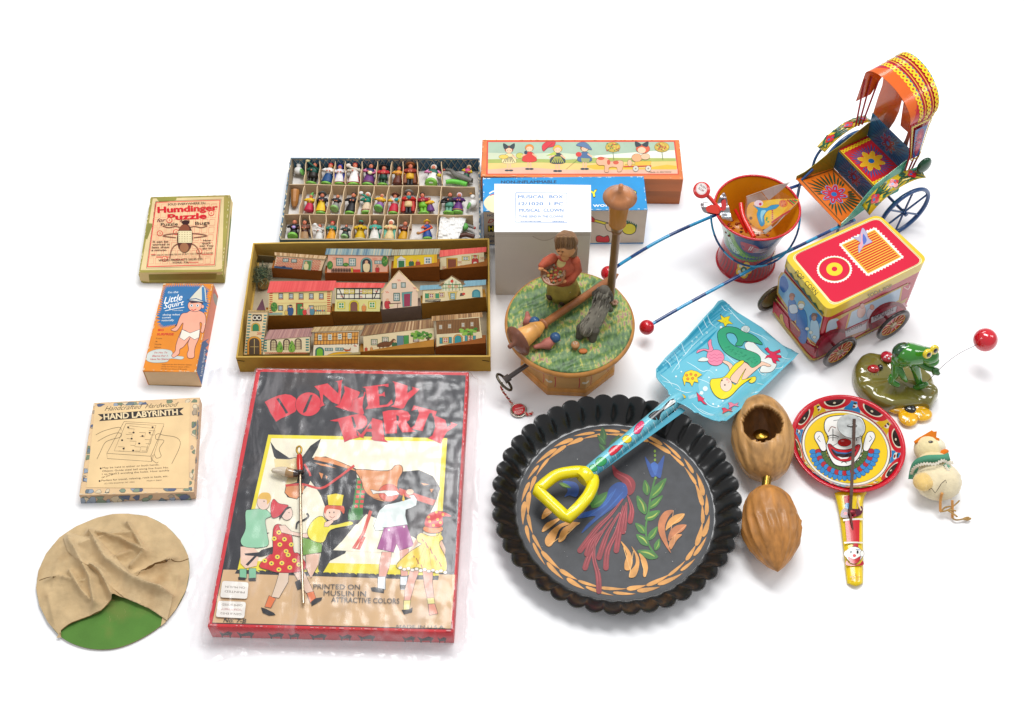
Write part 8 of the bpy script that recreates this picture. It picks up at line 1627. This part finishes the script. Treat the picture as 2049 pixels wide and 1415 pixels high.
a.poly('c81c28', [(282, 432), (300, 425), (340, 455), (400, 462), (450, 450), (480, 428), (498, 440), (470, 500), (430, 535), (380, 540), (330, 520), (300, 480)], True, ink=4); a.poly('2a1418', [(305, 455), (350, 475), (410, 480), (470, 460), (440, 505), (380, 520), (330, 500)], True); a.poly('3a6aa0', [(312, 460), (350, 478), (420, 482), (465, 462), (455, 475), (400, 492), (340, 486)]); a.poly('f4f0e8', [(345, 505), (380, 515), (425, 510), (410, 522), (370, 524)])
a.disc('d82828', (393, 415), 44, 26, ink=3); a.disc('f08a8a', (380, 405), 12, 6)
for sx in (-1, 1):
    x = 395 + sx * 78; a.line(IK2, [(x - 40, 378), (x, 366), (x + 40, 380)], 5, True); a.line(IK2, [(x - 36, 388), (x, 382), (x + 34, 388)], 3, True); a.line(IK2, [(x, 325), (x, 405)], 5); a.line('8a5040', [(x - 30, 345), (x - 10, 312), (x + 20, 320)], 5, True); a.line(IK2, [(x - sx * 30, 420), (x + sx * 10, 440), (x + sx * 28, 425)], 3, True)
a.line(IK2, [(370, 550), (390, 542), (410, 552)], 4, True); a.line(IK2, [(320, 272), (390, 262), (460, 272)], 3, True)
a.build('printed_clown_face', TIN, rt)
# handle
hq = [((332, 735), 1.15), ((360, 860), .95), ((385, 1050), .8), ((405, 1250), .7), ((415, 1330), .62)], [((548, 728), 1.15), ((522, 800), .95), ((520, 1050), .8), ((521, 1250), .7), ((520, 1330), .62)]
m_ = MB(); N_ = 24; LL = cr([X4(*p, h_) for p, h_ in hq[0]], False, 6); RR = cr([X4(*p, h_) for p, h_ in hq[1]], False, 6); vs = []; n_ = len(LL)
for i in range(n_):
    for k in range(9): t = k / 8; p = LL[i].lerp(RR[i], t); vs.append(p + V((0, 0, .42 * math.sin(PI * t) ** .6 - .35)))
tipc = [(LL[-1].lerp(RR[-1], k / 8) + V((0, -.5 * math.sin(PI * k / 8), .42 * math.sin(PI * k / 8) ** .6 - .45))) for k in range(9)]; vs += tipc; n_ += 1
m_.add(vs, [(i * 9 + k, i * 9 + 9 + k, i * 9 + 10 + k, i * 9 + k + 1) for i in range(n_ - 1) for k in range(8)], 'f8d610', True); hd_ = m_.build('handle', TIN, rt); so = hd_.modifiers.new('thick', 'SOLIDIFY'); so.thickness = .07 * CM
def hhandle(u, v): return 0
ph_c = (X4(430, 740, 1.2), X4(468, 1330, .72)); axh = (ph_c[1] - ph_c[0]).normalized(); sh = axh.cross(V((0, 0, 1))).normalized(); nh2 = sh.cross(axh)
a = Art(Plane(ph_c[0] + nh2 * .03, nh2, axh, lambda u, v: .1 - .085 * v * v), r14, grid=(3, .4), k0=.0, step=.001)
a.poly('e8e4d8', [(384, 918), (522, 912), (520, 925), (386, 930)]); a.poly('d01c28', [(398, 930), (494, 922), (492, 1068), (410, 1066)]); a.poly('e8e4d8', [(392, 1068), (520, 1068), (519, 1078), (394, 1078)])
a.poly('5a1830', [(372, 870), (400, 845), (480, 850), (505, 830), (515, 860), (490, 895), (380, 908)], True); a.poly('c02838', [(390, 765), (430, 760), (432, 810), (395, 812)]); a.disc('6aa0c8', (414, 830), 20, 20); a.line('e8c8a0', [(480, 790), (490, 830), (505, 860)], 10); a.line('c8a878', [(486, 755), (468, 850)], 4)
for p in ((400, 880), (430, 870), (460, 890), (440, 905)): a.disc('d83040', p, 12, 10, n=8)
a.disc('c82030', (468, 1092), 18, 16); a.disc('f6f4ee', (458, 1150), 56, 52, ink=3)
for sx in (-1, 1): a.disc('f6f4ee', (458 + sx * 52, 1145), 14, 20, ink=2); a.disc('181418', (458 + sx * 22, 1135), 7, 12, n=8); a.line('3a6aa0', [(458 + sx * 36, 1120), (458 + sx * 10, 1118)], 4)
a.disc('d82828', (458, 1158), 12, 10, n=10); a.poly('c82028', [(418, 1165), (458, 1182), (500, 1162), (485, 1200), (458, 1212), (430, 1200)], True, ink=2); a.poly('b81c2c', [(410, 1190), (430, 1215), (490, 1215), (512, 1190), (514, 1222), (408, 1222)], True)
a.text('U.S.', (446, 1288), (476, 1288), 12, 'c04028', .01); a.text('METAL TOY', (430, 1304), (502, 1304), 10, 'c04028', .01); a.text('MFG. CO.', (440, 1322), (490, 1322), 10, 'c04028', .01)
a.build('printed_handle', TIN, hd_)
m_ = MB(); cd_ = X4(435, 306, 2.5); lathe(m_, [(.01, -.08), (1.68, -.08), (1.7, 0), (1.68, .06), (.01, .06)], cd_, (0, -.05, 1), '9a9c9a', 36, smooth=False); hm = m_.build('striker_disc', DULLMETAL, rt)
m_ = MB(); ell(m_, cd_ + V((.15, .02, .1)), (.65, .22, .2), 'a8aaa8', seg=16, rings=8); m_.build('clip', DULLMETAL, hm)
m_ = MB(); P = [X4(458, 258, 2.75), X4(455, 400, 2.85), X4(446, 600, 2.6), X4(438, 760, 2.1), X4(430, 885, 1.5)]; vs = []
for i, p in enumerate(P): d = V((.19, 0, 0)); u_ = V((0, 0, .05)); vs += [p - d - u_, p + d - u_, p + d + u_, p - d + u_]
m_.add(vs, [(4 * i + k, 4 * i + 4 + k, 4 * i + 4 + (k + 1) % 4, 4 * i + (k + 1) % 4) for i in range(4) for k in range(4)] + [(0, 1, 2, 3), (19, 18, 17, 16)], '4a3830'); m_.build('spring_arm', DULLMETAL, rt)
m_ = MB(); P = [X4(430, 870, 1.5), X4(448, 1000, .95)]; tube(m_, [P[0], P[1]], .16, '6a4038', 6); ell(m_, X4(445, 870, 1.45), (.5, .4, .25), '8a3038', seg=12, rings=7); m_.build('rivet', DULLMETAL, rt)

# ============================================================ chick
r17 = R(1790, 840, 6.43)
def X7(x, y, h): return G(*r17((x, y)), h)
ck = thing('chick_toy', 'fluffy cream toy chick with orange felt comb and green neck ribbon, lying on its side', 'toy chick', X7(550, 800, 0))
random.seed(21)
fz = lambda d: 1 + .05 * noise.noise(V((d.x * 5, d.y * 5, d.z * 5)))
m_ = MB(); ell(m_, X7(560, 790, 2.0), (2.8, 2.5, 2.0), 'f2e2bc', seg=40, rings=26, f=fz); ell(m_, X7(500, 590, 2.1), (2.1, 1.7, 1.75), 'f2dca4', seg=30, rings=18, f=fz); ell(m_, X7(430, 380, 2.0), (1.7, 1.85, 1.6), 'f6e4b0', seg=30, rings=18, f=fz); ell(m_, X7(520, 350, 2.2), (1.3, 1.2, 1.1), 'f8eed0', seg=24, rings=14, f=fz); cb = m_.build('chick_body', FLUFF, ck)
m_ = MB(); ell(m_, X7(370, 800, 3.1), (1.25, 1.2, .85), 'f0cc80', seg=26, rings=16, f=fz); m_.build('wing', FLUFF, ck)
# soft fibres
m_ = MB()
for c, r_, n in ((X7(560, 790, 2.0), (2.75, 2.45, 2.0), 1500), (X7(430, 380, 2.0), (1.62, 1.75, 1.6), 700), (X7(370, 800, 3.1), (1.25, 1.2, .85), 350), (X7(500, 590, 2.1), (2.1, 1.7, 1.75), 400)):
    for k in range(n):
        d = V((random.gauss(0, 1), random.gauss(0, 1), random.gauss(0, 1))).normalized()
        if d.z < -.3: continue
        p = c + V((d.x * r_[0], d.y * r_[1], d.z * r_[2])) * .97; t = d + V((random.gauss(0, .8), random.gauss(0, .8), random.gauss(0, .8))); t.normalize(); s_ = t.orthogonal().normalized() * .012; m_.add([p - s_, p + s_, p + t * .36], [(0, 1, 2)], 'f8ecca')
fbm = m_.build('fluff_fibres', FLUFF, cb); fbm['kind'] = 'stuff'
cp = Plane(X7(430, 240, 3.2), (-.1, -.35, .9), (1, 0, 0), lambda u, v: .1 * math.sin(u * 2)); a = Art(cp, r17, grid=.4, k0=0, step=0); a.poly('ea8020', [(252, 275), (300, 240), (400, 180), (480, 133), (505, 152), (545, 148), (538, 225), (578, 240), (575, 272), (520, 262), (460, 250), (400, 258), (330, 275), (268, 312)]); o_ = a.build('felt_comb', CLOTH, ck); so = o_.modifiers.new('t', 'SOLIDIFY'); so.thickness = .15 * CM
m_ = MB(); ell(m_, X7(610, 425, 2.6), (.95, .42, .3), 'e87a1c', Matrix.Rotation(.35, 3, 'Z'), 14, 8); m_.build('beak', CLOTH, ck)
m_ = MB(); ell(m_, X7(465, 287, 3.55), (.33, .2, .14), '2c2010', Matrix.Rotation(.1, 3, 'Z'), 12, 8); m_.build('eye', CERAMIC, ck)
def ribbon(name, pts, w_, c, z=0, zig=0):
    P = [X7(x, y, h_ + z) for x, y, h_ in pts]; Pc = cr(P, False, 6); vs = []
    for i, p in enumerate(Pc):
        a_, b_ = Pc[max(i - 1, 0)], Pc[min(i + 1, len(Pc) - 1)]; t = (b_ - a_).normalized(); s_ = V((0, -.55, .83)).cross(t).normalized(); o2 = s_ * (zig * (1 if i % 2 else -1)); vs += [p - s_ * w_ / 2 + o2, p + s_ * w_ / 2 + o2]
    m_ = MB(); m_.add(vs, [(2 * i, 2 * i + 1, 2 * i + 3, 2 * i + 2) for i in range(len(Pc) - 1)], c, not zig); o_ = m_.build(name, CLOTH, ck); so = o_.modifiers.new('t', 'SOLIDIFY'); so.thickness = .07 * CM; return o_
pr1 = [(225, 760, 1.5), (245, 650, 2.6), (290, 560, 3.5), (400, 510, 4.2), (530, 500, 4.4), (640, 495, 4.1), (700, 470, 3.6)]
ribbon('neck_ribbon', pr1, .95, '5aa080'); ribbon('zigzag_trim', [(218, 700, 2.0), (235, 640, 2.8), (300, 590, 3.7), (400, 565, 4.25), (520, 570, 4.4), (620, 525, 4.3), (690, 560, 3.7), (750, 550, 3.2)], .3, 'f2e8d4', .14, .09)
ribbon('ribbon_end', [(640, 570, 4.0), (700, 650, 3.5), (780, 760, 2.6), (845, 825, 1.6)], .42, '7ab094'); ribbon('zigzag_trim', [(650, 580, 4.1), (700, 670, 3.6), (760, 750, 2.8), (840, 815, 1.7)], .25, 'f2e8d4', .14, .06); ribbon('ribbon_end', [(680, 580, 3.8), (730, 640, 3.3), (775, 705, 2.7)], .25, '8ac0a8')
for pts in ([(612, 945, 3.2), (590, 1040, 2.2), (590, 1180, 1.2)], [(742, 1040, 1.8), (745, 1160, .9), (745, 1270, .4)]):
    m_ = MB(); tube(m_, cr([X7(*p) for p in pts], False, 5), .17, 'dfa05c', 8); lg = m_.build('leg', CLOTH, ck)
    e_ = pts[-1]; m_ = MB(); tg_ = ([(590, 1185), (680, 1165), (760, 1110), (835, 1040)], [(600, 1180), (650, 1130), (720, 1115)], [(680, 1165), (740, 1200), (810, 1250)], [(700, 1160), (790, 1172)]) if e_[0] == 590 else ([(745, 1270), (800, 1290), (900, 1275), (985, 1268)], [(880, 1275), (920, 1258), (960, 1256)], [(890, 1280), (940, 1290), (978, 1275)])
    for tp_ in tg_: tube(m_, cr([X7(x, y, .5 + (.6 if e_[0] == 590 else 0)) for x, y in tp_], False, 4), .1, 'b8945c', 6)
    m_.build('wire_foot', CLOTH, lg)
m_ = MB(); tube(m_, [X7(x, y, h_) for x, y, h_ in ((440, 905, 3.6), (475, 880, 3.9), (522, 945, 4.0), (560, 890, 4.1), (600, 825, 4.15), (655, 775, 4.1), (668, 815, 4.05))], .04, '3a2a20', 5); m_.build('loose_thread', CLOTH, ck)

# ============================================================ cloth covered round board
r6 = rL
def X8(x, y, h=0): return G(*r6((x, y)), h)
BO = [(540, 650), (640, 662), (740, 712), (815, 790), (856, 870), (864, 950), (845, 1050), (792, 1150), (710, 1240), (600, 1310), (490, 1353), (385, 1363), (280, 1345), (190, 1300), (120, 1220), (75, 1130), (58, 1040), (70, 950), (110, 860), (180, 775), (270, 715), (380, 670), (460, 652)]
E0 = cr([X8(x, y, .35) for x, y in BO], True, 4); cb_ = sum(E0, V((0, 0, 0))) / len(E0); cb_.z = 0; RA = sum((p - cb_).xy.length for p in E0) / len(E0)
bd = thing('beanbag_board', 'round green board half covered with a gathered tan cotton cloth', 'cloth board', cb_)
m_ = MB(); seg = len(E0)
EL = lambda f, z: [V((cb_.x + (p.x - cb_.x) * f, cb_.y + (p.y - cb_.y) * f, z)) for p in E0][::-1]
m_.add(EL(.99, .03) + EL(.995, .3), [(k, (k + 1) % seg, seg + (k + 1) % seg, seg + k) for k in range(seg)], '9a8a64', True); m_.add(EL(.995, .3), [tuple(range(seg))], '5c8a3a'); m_.build('board', OLDPAPER, bd)
a = Art(topplane(.3), r6); random.seed(5)
for k in range(9): x = 460 + random.uniform(-30, 70); y = 1150 + random.uniform(0, 60); a.line(random.choice(['a8b070', 'b8a878', '8aa458']), [(x, y), (x + random.uniform(-6, 6), y + random.uniform(6, 26))], 3, False, True)
a.build('scratches', OLDPAPER, bd)
RIDG = [([(220, 760), (350, 1000), (375, 1130)], 1.1, .45), ([(350, 760), (430, 900), (560, 1000), (780, 1080)], 1.15, .5), ([(380, 760), (500, 790), (630, 860)], .9, .4), ([(630, 860), (560, 940)], .8, .35), ([(545, 710), (600, 800), (632, 858)], .8, .35), ([(585, 980), (680, 930), (790, 885)], .7, .3), ([(240, 960), (300, 1060), (345, 1110)], .8, .3), ([(205, 990), (290, 1010), (350, 1000)], .6, .3), ([(465, 1090), (400, 960), (350, 930)], 1.0, .35), ([(110, 1000), (180, 980), (215, 1000)], .4, .25), ([(165, 1290), (120, 1080)], .35, .3), ([(780, 1180), (800, 970)], .45, .3), ([(300, 820), (420, 780), (560, 760)], .7, .8), ([(450, 900), (560, 860)], .7, .6)]
RP8 = [([tuple(X8(x, y, .8)[:2]) for x, y in pts], h_, w_) for pts, h_, w_ in RIDG]
def segd(p, a_, b_):
    vx, vy = b_[0] - a_[0], b_[1] - a_[1]; t = max(0, min(1, ((p[0] - a_[0]) * vx + (p[1] - a_[1]) * vy) / (vx * vx + vy * vy))); return math.hypot(p[0] - a_[0] - vx * t, p[1] - a_[1] - vy * t)
def clothh(u, v):
    rr = math.hypot(u - cb_.x, v - cb_.y) / RA; e = max(0, min(1, (1 - rr) / .24)); h_ = .0
    for pts, hh, ww in RP8:
        d = min(segd((u, v), pts[i], pts[i + 1]) for i in range(len(pts) - 1)); h_ = max(h_, hh * 1.35 * math.exp(-(d / ww) * 1.1)) + .12 * hh * math.exp(-(d / ww / 2.5) ** 2)
    return .42 + e * (h_ + .25 + .28 * noise.noise(V((u * .35, v * .35, 4))) + .12 * noise.noise(V((u * 1.3, v * .8, 9))) + .05 * noise.noise(V((u * 3, v * 3, 2))))
a = Art(Plane((0, 0, 0), (0, 0, 1), (1, 0, 0), clothh), r6, grid=.14, k0=0, step=0)
co = [(165, 1302), (188, 1262), (240, 1225), (330, 1190), (400, 1155), (450, 1105), (468, 1070), (520, 1092), (590, 1120), (660, 1150), (722, 1188), (712, 1240)]
edge = [(735, 1222)] + [(p[0], p[1]) for p in BO[7::-1]] + [(p[0], p[1]) for p in BO[:12:-1]]
a.poly('d4b88c', co + edge[0:]); cl = a.build('gathered_cloth', CLOTH, bd)
top2 = lambda u, v: clothh(u, v) + .16
a = Art(Plane((0, 0, 0), (0, 0, 1), (1, 0, 0), lambda u, v: clothh(u, v) + .13), r6, grid=.2, k0=0, step=0)
a.poly('dabf94', [(200, 778), (228, 748), (350, 760), (400, 800), (470, 870), (560, 970), (700, 1030), (775, 1075), (745, 1210), (655, 1148), (520, 1090), (465, 1045), (400, 975), (350, 925), (290, 900), (225, 850)])
o_ = a.build('cloth_band', CLOTH, bd); so = o_.modifiers.new('t', 'SOLIDIFY'); so.thickness = .1 * CM
a = Art(Plane((0, 0, 0), (0, 0, 1), (1, 0, 0), lambda u, v: clothh(u, v) + .02), r6, grid=.2, k0=.0, step=.002)
for pts in ([(75, 1000), (120, 985), (165, 982)], [(770, 895), (810, 902), (860, 886)], [(585, 975), (660, 935), (760, 888)], [(190, 1262), (240, 1225), (330, 1190), (400, 1157), (462, 1090)]): a.mb = MB(); a.line('7a5c34', pts, 3.5, True); a.build('seam', CLOTH, bd)

# ============================================================ clear bag round the game box, and the stick on top
X0 = [V((p[0], p[1])) for p in ccw(qD)]
def boxdist(u, v):                                     # signed distance to the box footprint
    m_in = 1e9; p = V((u, v)); ins = True
    for i in range(4):
        a_, b_ = X0[i], X0[(i + 1) % 4]; e = b_ - a_; n = V((e.y, -e.x)).normalized(); d = (p - a_).dot(n)
        if d > 0: ins = False
        m_in = min(m_in, -d)
    if ins: return -m_in
    return min(segd((u, v), X0[i], X0[(i + 1) % 4]) for i in range(4))
def bagh(u, v):
    d = boxdist(u, v); n1 = noise.noise(V((u * .22, v * .5, 1))); n2_ = noise.noise(V((u * .7, v * .25, 5))); n3_ = noise.noise(V((u * 1.2, v * 1.2, 8)))
    if d < 0: return hD + .22 + .16 * max(0, n1) + .12 * abs(n2_) + .04 * n3_
    t = min(1, d / 1.3); s_ = 1 - t * t * (3 - 2 * t); return .12 + s_ * (hD + .06) + .5 * (1 - s_) * (abs(n2_) + .4 * abs(n3_)) * min(1, d)
a = Art(Plane((0, 0, 0), (0, 0, 1), (1, 0, 0), bagh), None, grid=.33, k0=0, step=0)
bo = [(418, 742), (440, 734), (512, 736), (700, 741), (850, 742), (920, 742), (955, 752), (972, 768), (962, 900), (955, 1050), (958, 1180), (948, 1270), (935, 1310), (880, 1322), (700, 1312), (560, 1305), (470, 1312), (435, 1322), (405, 1318), (380, 1300), (372, 1200), (388, 1000), (402, 860), (410, 790)]
a.poly('ffffff', [tuple(G(x, y, .4)[:2]) for x, y in bo]); BAG = CLR.copy(); BAG.name = 'bag_film'
for n_ in BAG.node_tree.nodes:
    if n_.type == 'FRESNEL': n_.inputs[0].default_value = 1.42
tag(a.mb.build('plastic_bag', BAG, None, cD), 'crinkled clear plastic bag wrapped round the DONKEY PARTY game', 'plastic bag')
hs = hD + .55
sk = thing('metal_stick', 'thin metal rod with wire loop and red sleeve lying on the bagged game', 'metal stick', G(605, 1050, hs))
S7 = lambda x, y, z=hs + .15: G(*rZ7((x, y)), z)
m_ = MB(); tube(m_, [S7(762, 745), S7(766, 1000), G(603, 1100, hs + .1), G(607, 1208, hs)], .17, 'c8b49a', 10); m_.build('rod', METAL, sk)
m_ = MB(); tube(m_, [S7(757, 632, hs + .3), S7(758, 680, hs + .3), S7(760, 735, hs + .25)], 1, 'd02c1c', 14, taper=[.32, .4, .34]); m_.build('red_sleeve', PLASTIC, sk)
m_ = MB(); tube(m_, cr([S7(757, 630, hs + .3), S7(740, 605, hs + .4), S7(742, 582, hs + .5), S7(757, 572, hs + .5), S7(770, 585, hs + .45), S7(768, 610, hs + .4), S7(757, 630, hs + .35)], False, 4), .13, 'a8843c', 8); m_.build('wire_loop', METAL, sk)
m_ = MB(); lathe(m_, [(.3, -.15), (.55, -.1), (.58, .1), (.3, .15)], S7(758, 746, hs + .3), S7(757, 640, hs + .3) - S7(760, 745, hs + .3), '2a1c18', 18); m_.build('collar', CERAMIC, sk)
m_ = MB(); tube(m_, cr([S7(755, 752, hs + .25), S7(700, 748, hs + .3), S7(640, 735, hs + .35), S7(570, 732, hs + .3)], False, 6), 1, '', 14, taper=lambda t: .25 + .42 * math.sin(PI * min(1, t * 1.05)) ** .8 * (1 - .3 * t) if t < .97 else .05, colors=lambda t: '3a2820' if t < .2 else ('a88458' if t < .45 else 'd8c8b0')); m_.build('shell_blade', CERAMIC, sk)
